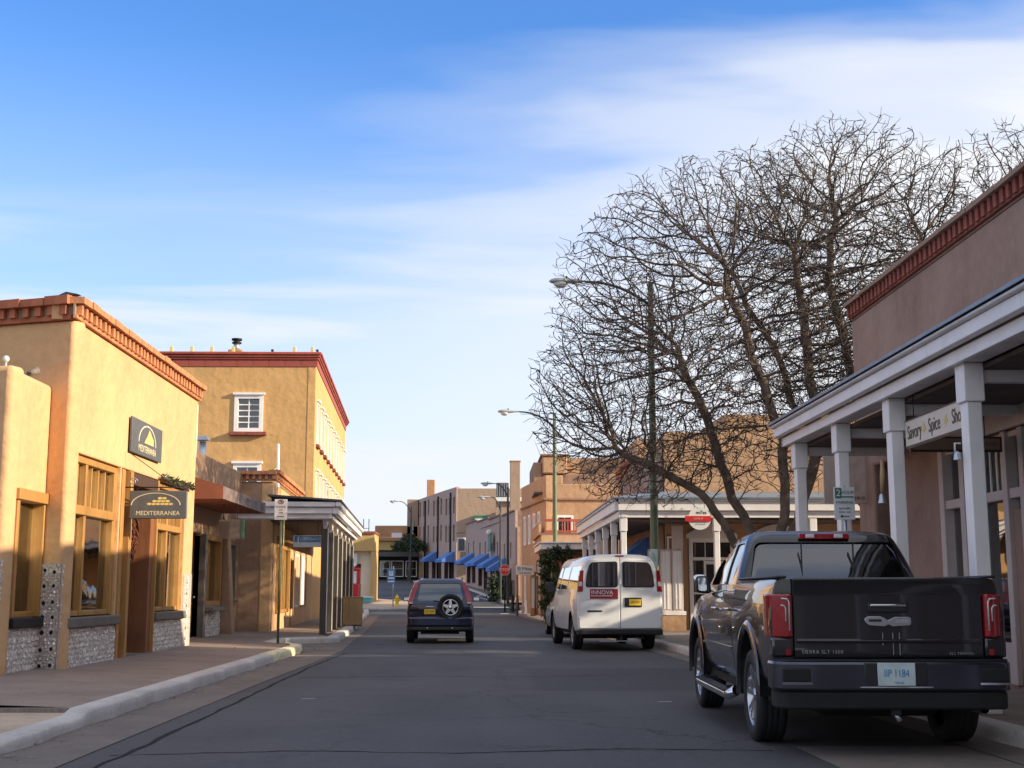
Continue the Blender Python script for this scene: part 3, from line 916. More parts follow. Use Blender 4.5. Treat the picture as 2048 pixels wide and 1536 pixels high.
# second window
w = G()
for (a, b) in ((5.44, 5.56), (6.52, 6.62), (7.70, 7.82)):
    w.box(FA, a, b, -0.22, -0.06, 0.97, 3.42)
w.box(FA, 5.56, 7.70, -0.22, -0.05, 3.32, 3.42); w.box(FA, 5.56, 7.70, -0.24, -0.03, 2.52, 2.64); w.box(FA, 5.56, 7.70, -0.22, -0.08, 0.97, 1.05)
sw = w.build('window', M['wood'], A, bevel=0.008)
w = G()
for (a, b) in ((5.56, 6.52), (6.62, 7.70)):
    for i in range(1, 3):
        u = a + (b - a) * i / 3
        G().box(FA, u - 0.025, u + 0.025, -0.19, -0.11, 2.64, 3.32).build('top_mullion', M['wood'], sw)
    G().box(FA, a, b, -0.17, -0.16, 1.05, 2.52).build('pane', M['glass_shop'], sw)
    G().box(FA, a, b, -0.17, -0.16, 2.64, 3.32).build('pane', M['glass_shop'], sw)
G().box(FA, 5.46, 7.86, -0.30, 0.09, 0.80, 0.955).build('sill', M['stone'], sw, bevel=0.02)
# shop room behind the glass
rm = G()
rm.bx(-10.0, -9.9, 19.9, 27.5, 0.2, 3.6); rm.bx(-10, -6.65, 19.9, 27.5, 0.2, 0.25); rm.bx(-10, -6.65, 19.9, 27.5, 3.5, 3.6)
rm.bx(-9.9, -6.7, 22.5, 22.6, 0.25, 3.5); rm.bx(-9.9, -6.7, 24.7, 24.8, 0.25, 3.5); rm.bx(-9.9, -6.7, 27.3, 27.4, 0.25, 3.5)
rm.build('shop_interior', M['interior'], A)
for (x, y, z, s) in ((-7.1, 20.4, 1.0, .22), (-7.3, 21.2, 1.0, .28), (-7.2, 21.9, 1.05, .2), (-7.4, 25.6, 1.0, .25), (-7.1, 26.3, 1.0, .2)):
    v = G().lathe([(0.02, 0), (s * .6, 0.01), (s, s * .7), (s * .8, s * 1.4), (s * .4, s * 1.8), (s * .5, s * 2.0)], (x, y, z), n=16).build('clay_pot', M['pot'], at=(x, y, z))
    tag(v, {20.4: 'small brown clay pot nearest the corner inside the ochre shop window', 21.2: 'largest brown clay pot in the middle of the first shop window', 21.9: 'brown clay pot beside the right jamb of the first shop window',
            25.6: 'brown clay pot inside the second shop window, nearer the door', 26.3: 'small brown clay pot inside the second shop window, far end'}[y], 'pot', 'pots in the shop windows')
    G().bx(x - .25, x + .25, y - .25, y + .25, 0.25, z - 0.002).build('pedestal', M['wood_w'], A)

# silver mosaic: irregular slivers of mirror in grout
def mosaic(F, u0, u1, z0, z1, parent, seed, slw=0.030, slh=0.085, zf=None, out=0.016, rings=False, mat=None):
    r_ = random.Random(seed)
    g = G(); k = 0
    z = z0
    while z < z1 - 0.02:
        h = slh * r_.uniform(.7, 1.25); u = u0 + 0.01
        if z + h > z1: h = z1 - z
        while u < u1 - 0.02:
            wv = slw * r_.uniform(.6, 1.5)
            a = r_.uniform(-.22, .22); j = r_.uniform(0, .006); tu = r_.uniform(-.007, .007); tz = r_.uniform(-.009, .009)
            hh = h * r_.uniform(.45, .90); cz = z + h / 2 + h * r_.uniform(-.16, .16); cu = u + wv / 2
            if r_.random() < .92 and (zf is None or zf(cu, cz)):
                pts = []
                for su, sz in ((-1, -1), (1, -1), (1, 1), (-1, 1)):
                    du = su * wv * .30; dz_ = sz * hh / 2
                    pts.append(F(cu + du * math.cos(a) - dz_ * math.sin(a), out + j + tu * su + tz * sz, cz + du * math.sin(a) + dz_ * math.cos(a)))
                bk = [F(cu + su * wv * .36, 0.002, cz + sz * hh / 2) for su, sz in ((-1, -1), (1, -1), (1, 1), (-1, 1))]
                g.add(pts + bk, [(0, 1, 2, 3), (0, 4, 5, 1), (1, 5, 6, 2), (2, 6, 7, 3), (3, 7, 4, 0)])
            u += wv
        z += h
    o = g.build('mosaic', mat or M['mirror'], parent)
    o['kind'] = 'stuff'
    return o


def ring_mosaic(F, u0, u1, z0, z1, parent, seed, cols=2):
    r_ = random.Random(seed)
    g = G(); d = G()
    n = int((z1 - z0) / 0.21)
    cw = (u1 - u0) / cols
    occ = []
    for i in range(n):
        for c in range(cols):
            cu = u0 + (c + .5) * cw + r_.uniform(-.01, .01); cz = z0 + (i + .5) * (z1 - z0) / n + r_.uniform(-.02, .02)
            rr = min(cw * .40, .062) * r_.uniform(.8, 1.1); occ.append((cu, cz, rr * 1.3))
            m = 9
            for k in range(m):
                a0 = 2 * math.pi * k / m; a1 = a0 + 2 * math.pi / m * .8
                jj = r_.uniform(0, .008)
                g.add([F(cu + rr * .62 * math.cos(a0), .016 + jj, cz + rr * .62 * math.sin(a0)), F(cu + rr * 1.25 * math.cos(a0), .014, cz + rr * 1.25 * math.sin(a0)),
                       F(cu + rr * 1.25 * math.cos(a1), .014 + jj, cz + rr * 1.25 * math.sin(a1)), F(cu + rr * .62 * math.cos(a1), .020, cz + rr * .62 * math.sin(a1))], [(0, 1, 2, 3)])
            d.add([F(cu + rr * .48 * math.cos(2 * math.pi * k / 12), .022, cz + rr * .48 * math.sin(2 * math.pi * k / 12)) for k in range(12)], [tuple(range(12))])
    mosaic(F, u0, u1, z0, z1, parent, seed + 1, .032, .045, lambda u, z: all((u - a) ** 2 + (z - b) ** 2 > (r * 1.12) ** 2 for a, b, r in occ))
    o = g.build('mosaic_rings', M['mirror'], parent); o['kind'] = 'stuff'
    o = d.build('mosaic_discs', M['black'], parent); o['kind'] = 'stuff'


G().box(FA, -0.02, 2.94, 0.002, 0.012, 0.0, 0.80).build('mosaic_base', M['mosaic_g'], A)
G().box(FA, 5.44, 8.6, 0.002, 0.012, 0.0, 0.80).build('mosaic_base', M['mosaic_g'], A)
mosaic(FA, 0.16, 2.92, 0.20, 0.79, A, 3)
mosaic(FA, 5.46, 7.80, 0.24, 0.79, A, 5)
G().box(FA, 0.0, 0.27, 0.002, 0.012, 0.81, 1.74).build('mosaic_base', M['mosaic_g'], A)
G().box(FA, 7.84, 8.6, 0.002, 0.012, 0.81, 1.70).build('mosaic_base', M['mosaic_g'], A)
mosaic(FA, 0.02, 0.26, 0.80, 1.73, A, 8, .04, .08)
ring_mosaic(FA, 7.95, 8.35, 0.25, 1.66, A, 21, 1)
G().box(FAf, 3.05, 3.495, 0.002, 0.012, 0.0, 1.76).build('mosaic_base', M['mosaic_g'], A)
ring_mosaic(FAf, 3.14, 3.49, 0.17, 1.75, A, 31, 2)

# ---- B: low ochre building at the far left
B = thing('adobe_shop', (-7.5, 18.6, 0.15), 'low ochre stucco shop with one wooden window, at the left edge', 'building', 'buildings along the street')
FB = Fr(-6.53, 17.86, 90)
soft_wall(FB, 1.98, -0.05, 4.42, 0.4, [(0.50, 1.80, 0.98, 2.70)], 'wall', M['adobeB'], B, u0=0.15, bevel=0.08)
FBf = Fr(-6.53 - 2.5 * math.cos(R(20)), 17.86 + 2.5 * math.sin(R(20)), -20)
wall(FBf, 2.5, -0.05, 4.45, 0.3, []).build('front_wall', M['adobeB'], B, bevel=0.08, seg=3)
wb = G()
wb.box(FB, 0.50, 0.60, -0.2, 0.02, 0.98, 2.62); wb.box(FB, 1.62, 1.80, -0.3, 0.02, 0.98, 2.62); wb.box(FB, 0.45, 1.84, -0.3, 0.06, 2.62, 2.78)
wb.box(FB, 0.60, 1.62, -0.2, -0.06, 0.98, 1.06); wb.box(FB, 1.28, 1.40, -0.30, -0.20, 1.06, 2.62)
wbo = wb.build('window', M['wood'], B, bevel=0.01)
G().box(FB, 0.60, 1.62, -0.17, -0.16, 1.06, 2.62).build('pane', M['glass_shop'], wbo)
G().box(FB, 0.55, 1.70, -0.55, -0.42, 1.0, 2.66).build('blind', M['curtainr'], wbo)
G().box(FB, 0.40, 1.86, -0.2, 0.09, 0.84, 0.975).build('sill', M['iron'], wbo, bevel=0.015)
G().box(FB, 0.0, 1.54, 0.002, 0.012, 0.0, 0.84).build('mosaic_base', M['mosaic_g'], B)
mosaic(FB, 0.0, 1.96, 0.14, 0.82, B, 12)
G().box(FB, 0.0, 0.44, 0.002, 0.012, 0.845, 1.78).build('mosaic_base', M['mosaic_g'], B)
mosaic(FB, 0.0, 0.42, 0.83, 1.76, B, 13)
G().bx(-12, -6.9, 18.2, 20.4, 4.0, 4.1).build('roof', M['roofgrey'], B)
t = thing('globe_light', (-6.78, 18.3, 4.42), 'small white globe light standing on the low parapet at the left edge', 'lamp')
G().tube([(-6.78, 18.3, 4.38), (-6.78, 18.3, 4.56)], .02).build('stem', M['lampgrey'], t)
G().sphere((-6.78, 18.3, 4.60), .05).build('globe', M['lens'], t)
t = thing('flood_light', (-6.75, 18.95, 4.4), 'small dark floodlight on the low parapet beside the globe light', 'lamp')
G().tube([(-6.72, 18.8, 4.42), (-6.66, 19.0, 4.52)], .018).build('arm', M['iron'], t)
G().tube([(-6.70, 18.98, 4.50), (-6.60, 19.10, 4.57)], [.035, .06], 10).build('lamp_head', M['wood_w'], t)
t = thing('roof_railing', (-6.82, 18.5, 4.4), 'short black iron railing on the low parapet at the left edge', 'railing')
for i in range(4):
    G().tube([(-6.82, 18.4 + i * .1, 4.38), (-6.82, 18.4 + i * .1, 4.53)], .012, 6).build('rail_bar', M['iron'], t)
G().tube([(-6.82, 18.38, 4.53), (-6.82, 18.72, 4.53)], .012, 6).build('rail', M['iron'], t)

# ---- signs on A
def logo(F, cu, cz, w_, parent, n0, full=True):
    """arch line over a gold scaled hill"""
    a = G(); m = 20
    for i in range(m):
        t0 = math.pi * i / m; t1 = math.pi * (i + 1) / m; 
        for (r0, r1) in ((.48, .505),):
            a.add([F(cu + w_ * r * math.cos(t), n0, cz + w_ * r * .50 * math.sin(t)) for r, t in ((r0, t0), (r1, t0), (r1, t1), (r0, t1))], [(0, 1, 2, 3)])
    a.build('arch_mark', M['creamletter'], parent)
    g = G()
    for r_ in range(3):
        for c in range(6 - r_ * 2):
            u = cu - w_ * .13 + (c + r_ * 1.25) * w_ * .086; z = cz - 0.005 + r_ * w_ * .058
            g.add([F(u + w_ * .052 * math.cos(k * math.pi / 4 + .3), n0, z + w_ * .026 * math.sin(k * math.pi / 4 + .3) + w_ * .03) for k in range(8)], [tuple(range(8))])
    g.build('hill_mark', M['gold'], parent)


s1 = thing('wall_sign', (-6.2, 23.7, 4.05), 'flat slate grey sign with arch logo and gold hill on the ochre wall', 'sign')
G().box(FA, 3.22, 5.36, 0.03, 0.07, 3.75, 4.37).build('board', M['signgrey'], s1, bevel=0.008)
mk = G()
m_ = 18
for i in range(m_):
    t0, t1 = math.pi * i / m_, math.pi * (i + 1) / m_
    mk.add([FA(4.28 + r * .62 * math.cos(t), 0.073, 3.98 + r * .34 * math.sin(t)) for r, t in ((.93, t0), (1, t0), (1, t1), (.93, t1))], [(0, 1, 2, 3)])
mk.build('arch_mark', M['creamletter'], s1)
G().add([FA(u, .074, z) for u, z in ((4.05, 3.99), (4.72, 3.99), (4.70, 4.10), (4.50, 4.20), (4.38, 4.26), (4.25, 4.13))], [(0, 1, 2, 3, 4, 5)]).build('hill_mark', M['gold'], s1)
text('MEDITERRANEA', .17, FA(4.28, .073, 3.87), (R(90), 0, R(90)), M['creamletter'], s1, .002)

s2 = thing('hanging_sign', (-5.7, 22.6, 3.1), 'slate grey hanging sign with gold hill logo over the ochre shop door', 'sign')
FH = Fr(-6.10, 22.6, 0)
G().box(FH, 0.0, 0.98, -.03, .03, 2.58, 3.06).build('board', M['signgrey'], s2, bevel=0.012)
logo(FH, 0.45, 2.81, .85, s2, .0335)
text('MEDITERRANEA', .105, FH(.49, .032, 2.67), (R(90), 0, 0), M['creamletter'], s2, .002)
G().tube([FH(-.1, 0, 3.12), FH(.98, 0, 3.12)], .012, 6).build('bracket', M['iron'], s2)
G().tube([FH(.12, 0, 3.12), FH(.12, 0, 3.05)], .006, 5).build('hook', M['iron'], s2)
G().tube([FH(.86, 0, 3.12), FH(.86, 0, 3.05)], .006, 5).build('hook', M['iron'], s2)
G().tube([FH(.80, 0, 3.12), FH(-.06, 0.1, 3.74)], .007, 5).build('stay_wire', M['iron'], s2)
cu = [FH(.05 + .07 * math.cos(a * .5) * (1 - a / 24), 0.02, 3.22 + .07 * math.sin(a * .5) * (1 - a / 24)) for a in range(0, 20)]
G().tube(cu, .008, 5).build('scroll', M['galv'], s2)
# ristra
t = thing('chilli_ristra', (-6.35, 23.5, 3.1), 'dark red chilli ristra hanging in the ochre shop doorway', 'ristra')
g = G()
for i in range(150):
    z = 3.0 - 1.15 * (i / 150) ** .9; r = .13 * math.sin(math.pi * min(1, (3.05 - z) / 1.15 * .8 + .15)); a = rnd.uniform(0, 6.28)
    c = Vector((-6.34 + r * math.cos(a), 23.5 + r * math.sin(a), z))
    g.tube([c, c + Vector((.04 * math.cos(a), .04 * math.sin(a), -.045)), c + Vector((.05 * math.cos(a), .05 * math.sin(a), -.10))], [.016, .015, .004], 5)
g.build('chillies', M['ristra'], t)
G().tube([(-6.34, 23.5, 3.2), (-6.34, 23.5, 1.8)], .01, 5).build('string', M['wood_w'], t)
# dark log shelf with evergreen trim above second window
t = thing('evergreen_swag', (-6.15, 26.3, 3.46), 'dry evergreen swag lying along the top of the second shop window', 'swag')
g = G()
for i in range(240):
    y = 24.9 + 2.5 * rnd.random(); c = Vector((-6.16 + rnd.uniform(-.02, .10), y, 3.47 + rnd.uniform(-.02, .07)))
    d = Vector((rnd.uniform(-.02, .1), rnd.uniform(-.12, .12), rnd.uniform(-.06, .08)))
    g.add([c, c + d * .5 + Vector((0, 0, .02)), c + d, c + d * .5 - Vector((0, 0, .02))], [(0, 1, 2, 3)])
g.build('sprigs', M['leaf'], t)
G().tube([(-6.12, 24.85, 3.47), (-6.10, 27.5, 3.47)], .03, 7).build('branch', M['wood_d'], t)

# ---- C: recessed brown shop with rust awning
C = thing('adobe_shop', (-7.2, 33, 0.2), 'brown stucco shop with rust awning between ochre shop and brick-topped shop', 'building', 'buildings along the street')
FC = Fr(-6.95, 28.0, 90)
hC = [(3.0, 4.45, 0.2, 2.75), (4.75, 6.9, 0.95, 2.75), (7.2, 8.9, 1.1, 2.7)]
soft_wall(FC, 9.5, -0.05, 4.72, 0.35, hC, 'wall', M['adobeC'], C, bevel=0.06)
G().bx(-14, -7.3, 28, 37.5, 4.4, 4.5).build('roof', M['roofgrey'], C)
d = G().box(FC, 3.08, 4.4, -0.25, -0.18, 0.2, 2.7).build('door', M['wood_d'], C)
for k in range(4):
    G().box(FC, 3.14 + k * .31, 3.42 + k * .31, -0.178, -0.16, 0.3, 2.6).build('door_plank', M['wood_d'], d)
G().sphere(FC(4.3, -.12, 1.2), .035).build('door_knob', M['galv'], d)
G().box(FC, 4.45, 4.72, -0.2, 0.10, 0.2, 2.75).build('door_post', M['wood_w'], C, bevel=0.01)
window(FC, 4.78, 6.9, .98, 2.75, C, M['wood'], M['glass_shop'], fw=.12, rec=.15, nx=2, nz=1, sill=M['wood_w'], sillh=.08)
window(FC, 7.2, 8.9, 1.1, 2.7, C, M['wood_w'], M['glass_shop'], fw=.1, rec=.12, nx=2, nz=1, sill=M['wood_w'])
G().bx(-9, -7.4, 28.5, 37, .2, .26).build('shop_floor', M['interior'], C); G().bx(-9.1, -9, 28.5, 37, .2, 3).build('back_panel', M['interior'], C)
G().box(FC, 4.75, 7.1, 0.002, 0.012, 0.18, 0.90).build('tile_base', M['mosaic_g'], C)
mosaic(FC, 4.75, 7.1, 0.20, 0.88, C, 17, .07, .075, mat=M['tilew'])
mosaic(FC, 7.12, 7.5, 0.20, 1.7, C, 18, .05, .08, mat=M['tilew'])
G().box(FC, 4.6, 6.3, .05, .30, .86, .94).build('window_ledge', M['wood_w'], C, bevel=0.01)
# buttress between C windows
G().prism([(0.0, 0.1), (.35, 0.1), (.14, 3.0), (0.0, 3.4)], 'x', 34.95, 35.35, type('T', (), {'__call__': lambda s, x, y, z: Vector((-6.95 + y, x, z))})()).build('buttress', M['adobeC'], C, bevel=0.04, seg=3)
aw = thing('awning', (-6.9, 31.9, 3.9), 'rust brown canvas awning with faded valance over the recessed shop', 'awning')
ya, yb = 29.1, 34.75
g = G()
Xw, Xo = -6.93, -5.80
g.add([(Xw, ya, 4.02), (Xo, ya, 3.66), (Xo, yb, 3.66), (Xw, yb, 4.02), (Xw, ya, 3.99), (Xo, ya, 3.63), (Xo, yb, 3.63), (Xw, yb, 3.99)],
      [(0, 1, 2, 3), (4, 7, 6, 5), (0, 3, 7, 4)])
g.build('canopy', M['awning_r'], aw)
G().add([(Xo, ya, 3.66), (Xo, ya, 3.38), (Xo, yb, 3.38), (Xo, yb, 3.66), (Xo - .012, ya, 3.66), (Xo - .012, ya, 3.38), (Xo - .012, yb, 3.38), (Xo - .012, yb, 3.66)], [(0, 1, 2, 3), (4, 7, 6, 5), (1, 5, 6, 2)]).build('valance', M['awning_rg'], aw)
for y in (ya, yb):
    G().add([(Xw, y, 4.02), (Xo, y, 3.66), (Xo, y, 3.38), (Xw, y, 3.38), (Xw, y + .012, 4.02), (Xo, y + .012, 3.66), (Xo, y + .012, 3.38), (Xw, y + .012, 3.38)], [(0, 1, 2, 3), (4, 7, 6, 5)]).build('side_flap', M['awning_r'], aw)
G().add([(Xw, ya + .02, 3.385), (Xo - .02, ya + .02, 3.385), (Xo - .02, yb - .02, 3.385), (Xw, yb - .02, 3.385)], [(0, 1, 2, 3)]).build('underside', M['awning_r'], aw)
for k in range(4):
    y = 31.0 + k * 1.0
    G().add([(Xo + .004, y, 3.60), (Xo + .004, y, 3.42), (Xo + .004, y + .45, 3.42), (Xo + .004, y + .45, 3.60)], [(0, 1, 2, 3)]).build('patch', M['roofgrey'], aw)
t = thing('hanging_sign', (-5.98, 31, 3.0), 'weathered wooden sign board hanging under the rust awning', 'sign')
G().bx(-6.25, -5.72, 30.97, 31.03, 2.56, 3.02).build('board', M['wood_w'], t, bevel=.006)
G().bx(-5.72, -5.66, 30.96, 31.04, 2.55, 3.03).build('edge_strip', M['signgreen'], t)
for x in (-6.15, -5.82): G().tube([(x, 31, 3.0), (x, 31, 3.38)], .006, 5).build('hanger', M['iron'], t)
t = thing('vent_pipe', (-8, 37.9, 4.5), 'galvanised vent pipe with square cap rising behind the brown parapet', 'pipe')
G().tube([(-8, 37.0, 4.4), (-8, 37.0, 5.55)], .10, 14).build('pipe', M['galv'], t)
G().bx(-8.16, -7.84, 36.84, 37.16, 5.58, 5.70).build('cap', M['galv'], t, bevel=.01)

# ---- D: shop with projecting front pier and small dentil cornice; bends 3 degrees left with the street
FD = Fr(-6.03, 37.5, 92.9)
D = thing('adobe_shop', (-6.6, 40, 0.2), 'stucco shop with orange dentil cornice beside the white porch', 'building', 'buildings along the street')
G().bx(-7.2, -6.03, 37.5, 37.9, -0.05, 4.46).build('front_wall', M['adobeC'], D, bevel=0.08, seg=3)
hD = [(1.2, 5.2, .7, 2.75), (5.6, 6.4, .15, 2.4)]
soft_wall(FD, 15, -0.05, 4.42, 0.35, hD, 'wall', M['adobeA'], D, bevel=0.04)
G().bx(-14, -7.0, 37.7, 52, 4.2, 4.3).build('roof', M['roofgrey'], D)
FDf = Fr(-7.25, 37.5, 0)
dentil_cornice(FDf, 0, 1.30, 4.76, D, M['brick2'], M['brick2'], band=.11, dz=.13, low=.05, step=.17, dw=.085, cap_len=.33)
dentil_cornice(FD, 0.0, 8.5, 4.80, D, M['brick2'], M['brick2'], band=.11, dz=.13, low=.05, step=.25, cap_len=.4)
g = G()
for k in range(9): g.box(FD, 1.2 + k * .5, 1.28 + k * .5, -.15, .02, .7, 2.75) if k < 9 and 1.2 + k * .5 < 5.25 else None
g.box(FD, 1.2, 5.2, -.15, .04, 2.62, 2.75); g.box(FD, 1.2, 5.2, -.15, .05, .7, .8)
wd = g.build('window', M['wood'], D)
G().box(FD, 1.25, 5.15, -.13, -.12, .8, 2.62).build('pane', M['glass_shop'], wd)
G().box(FD, 1.0, 5.5, -1.0, -.9, .2, 2.9).build('blind', M['curtain'], wd)
for k in range(7):
    G().tube([FD(1.3 + k * .6, -.1, 2.9), FD(1.3 + k * .6, .35, 2.86)], .07, 8).build('viga_end', M['wood_p'], D)
G().box(FD, 5.65, 6.35, -.25, -.18, .15, 2.38).build('door', M['black'], D)
window(FD, 7.2, 8.6, .8, 2.6, D, M['white'], M['glass_dark'], nx=2, nz=2)
window(FD, 9.6, 11.6, .8, 2.6, D, M['wood'], M['glass_dark'], nx=3, nz=1)

# ---- white porch in front of D
FP = Fr(-4.42, 36.6, 92.9)
P1 = thing('porch', (-4.6, 42, 0.2), 'porch with white cornice and dark posts in front of golden building, left side', 'porch')
Lp = 15.2
posts = [0.0, 2.4, 4.8, 7.2, 9.6, 12.0, 14.6]
for u in posts:
    p = G().box(FP, u - .13, u + .13, -.1, .1, .15, 3.12).build('post', M['wood_b'], P1, bevel=.012)
    G().box(FP, u - .136, u - .13, .075, .1, .2, 3.1).build('post_edge', M['whited'], p)
    for sgn in (-1, 1):
        G().prism([(u + sgn * .1, 3.02), (u + sgn * .1, 3.28), (u + sgn * .42, 3.28), (u + sgn * .30, 3.22), (u + sgn * .18, 3.14)], 'y', -.05, .05, FP).build('bracket', M['white'], p)
G().box(FP, -.25, Lp, -.09, .09, 3.30, 3.44).build('beam', M['white'], P1)
G().box(FP, -.25, -.09, -2.3, -.10, 3.30, 3.44).build('beam', M['white'], P1)
for k in range(6):
    G().box(FP, -.52 + k * 2.64, -.52 + (k + 1) * 2.64 - .01, .22, .36, 3.46, 3.63).build('cornice_board', M['white'], P1, bevel=.01)
    G().box(FP, -.46 + k * 2.6, -.46 + (k + 1) * 2.6 - .01, .12, .20, 3.33, 3.455).build('frieze_board', M['white'], P1)
G().box(FP, -.62, Lp + .1, .30, .44, 3.64, 3.78).build('cornice_crown', M['white'], P1, bevel=.03)
G().box(FP, -.50, -.40, -2.4, .215, 3.46, 3.63).build('cornice_board', M['white'], P1, bevel=.01)
G().box(FP, -.40, -.30, -2.4, .115, 3.33, 3.455).build('frieze_board', M['white'], P1)
G().box(FP, -.60, -.50, -2.4, .295, 3.64, 3.78).build('cornice_crown', M['whited'], P1, bevel=.02)
g = G()
g.add([FP(-.65, .46, 3.79), FP(Lp + .12, .46, 3.79), FP(Lp + .12, -1.55, 3.93), FP(-.65, -1.55, 3.93), FP(-.65, .46, 3.84), FP(Lp + .12, .46, 3.84), FP(Lp + .12, -1.55, 3.98), FP(-.65, -1.55, 3.98)],
      [(0, 3, 2, 1), (4, 5, 6, 7), (0, 1, 5, 4), (0, 4, 7, 3), (1, 2, 6, 5)])
g.build('roof', M['roofgrey'], P1)
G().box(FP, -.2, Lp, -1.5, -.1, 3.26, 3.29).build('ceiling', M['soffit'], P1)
G().box(FP, -.12, -.10, -1.5, -.3, 3.31, 3.9).build('gable_board', M['soffit'], P1)
t = thing('hanging_sign', (-4.96, 37, 2.9), 'blue and white painted sign hanging inside the left porch', 'sign')
G().bx(-5.36, -4.56, 36.97, 37.03, 2.57, 2.90).build('board', M['signwhite'], t, bevel=.008)
G().bx(-5.33, -4.59, 36.962, 36.968, 2.71, 2.88).build('blue_field', M['signblue'], t)
text('LIBERIANS', .125, (-4.88, 36.96, 2.795), (R(90), 0, 0), M['signwhite'], t, .002)
G().bx(-5.24, -5.20, 36.955, 36.961, 2.68, 2.86).build('figure_mark', M['signwhite'], t)
for x in (-5.25, -4.67): G().tube([(x, 37, 2.9), (x, 37, 3.26)], .006, 5).build('hanger', M['iron'], t)
t = thing('notice_board', (-5.75, 45, 1.2), 'white framed notice on the wall under the left porch', 'notice')
G().box(FP, 6.6, 7.5, -1.24, -1.18, .9, 2.5).build('board', M['signwhite'], t, bevel=.01)
# wooden things on the porch walk
t = thing('wooden_bin', (-4.95, 46.5, .15), 'plain wooden bin standing on the walk at the far end of the left porch', 'bin')
for k in range(3):
    G().box(FP, 9.2, 9.25, .02 + k * .22, .235 + k * .22, .2, 1.12).build('board', M['wood_p'], t)
    G().box(FP, 9.75, 9.80, .02 + k * .22, .235 + k * .22, .2, 1.12).build('board', M['wood_p'], t)
G().box(FP, 9.26, 9.74, .03, .08, .2, 1.1).build('side_panel', M['wood_p'], t); G().box(FP, 9.26, 9.74, .60, .66, .2, 1.1).build('side_panel', M['wood_p'], t)
G().box(FP, 9.18, 9.82, 0, .68, 1.122, 1.16).build('lid', M['wood_p'], t, bevel=.006)
G().box(FP, 9.2, 9.8, .02, .66, .15, .2).build('skid', M['wood_d'], t)
t = thing('wooden_stand', (-4.9, 44.5, .15), 'small orange-brown wooden stand with crossbars beside the wooden bin', 'stand')
for (a, b) in ((7.9, -.35), (8.3, -.35), (7.9, .0), (8.3, .0)):
    G().box(FP, a - .025, a + .025, b - .025, b + .025, .17, 1.1 if b < 0 else .75).build('leg', M['wood'], t)
for z in (.35, .75): G().box(FP, 7.9, 8.3, -.38, .03, z, z + .04).build('shelf', M['wood'], t)

# ---- K: golden three-storey hotel
K = thing('hotel_building', (-6.6, 52.5, 0.2), 'three-storey golden stucco building with dark red cornice and rows of white windows', 'building', 'buildings along the street')
FK_ = Fr(-6.85, 52.5, 92.9)
FKf = Fr(-16.6, 52.5, 0)
hK = []
for fl, (za, zb) in enumerate(((7.3, 9.05), (4.5, 6.2))):
    for i in range(10): hK.append((.6 + i * 2.12, 1.45 + i * 2.12, za, zb))
wall(FK_, 21.7, -.05, 10.42, .35, hK).build('wall', M['adobeK'], K, bevel=.03)
hKf = [(6.47, 7.63, 7.72, 9.22), (6.50, 7.62, 4.9, 6.42)]
wall(FKf, 9.73, -.05, 10.40, .35, hKf).build('front_wall', M['adobeK'], K, bevel=.03)
G().prism([(-17, 52.8), (-7.2, 52.8), (-8.25, 73.8), (-17, 73.8)], 'z', 10.1, 10.2).build('roof', M['roofgrey'], K)
for (a, b, c, d_) in hK:
    window(FK_, a, b, c, d_, K, M['white'], M['glass_dark'], fw=.09, rec=.12, proud=.05, nx=1, nz=2, head=.08)
    G().box(FK_, a - .1, b + .1, .003, .13, c - .14, c - .02).build('sill', M['brickd'], K)
window(FKf, 6.47, 7.63, 7.72, 9.22, K, M['white'], M['glass_dark'], fw=.15, rec=.10, proud=.06, nx=2, nz=5, head=.09, mw=.045)
G().box(FKf, 6.30, 7.80, .003, .22, 7.56, 7.70).build('sill', M['brickd'], K, bevel=.015)
window(FKf, 6.50, 7.62, 4.9, 6.42, K, M['white'], M['glass_dark'], fw=.15, rec=.10, proud=.06, nx=2, nz=3, head=.10, mw=.06)
# red cornice: tiled frieze course, moulded crown, cap
for (F_, a, b) in ((FKf, 0, 9.77), (FK_, 0, 21.75)):
    n = int((b - a) / .62)
    fm_ = G().bx(-.5 * (b - a) / n + .006, .5 * (b - a) / n - .006, -.04, -.002, 0, .27).mesh('frieze_tile'); fm_.materials.append(M['redcap'])
    for i in range(n): piece('frieze_tile', fm_, K, F_(a + (i + .5) * (b - a) / n, 0, 10.40), R(F_.ang))
    G().box(F_, a, b + .08, -.03, .10, 10.68, 10.76).build('cornice_mould', M['redcap'], K, bevel=.02)
    G().box(F_, a, b + .14, -.03, .16, 10.765, 10.86).build('cornice_mould', M['redcap'], K, bevel=.03)
    G().box(F_, a, b + .20, -.30, .22, 10.865, 10.98).build('cornice_cap', M['redcap'], K, bevel=.03)
G().box(FKf, 0, 9.6, -.33, -.001, 10.40, 10.86).build('parapet_core', M['adobeK'], K)
G().box(FK_, 0, 21.6, -.33, -.001, 10.42, 10.86).build('parapet_core', M['adobeK'], K)
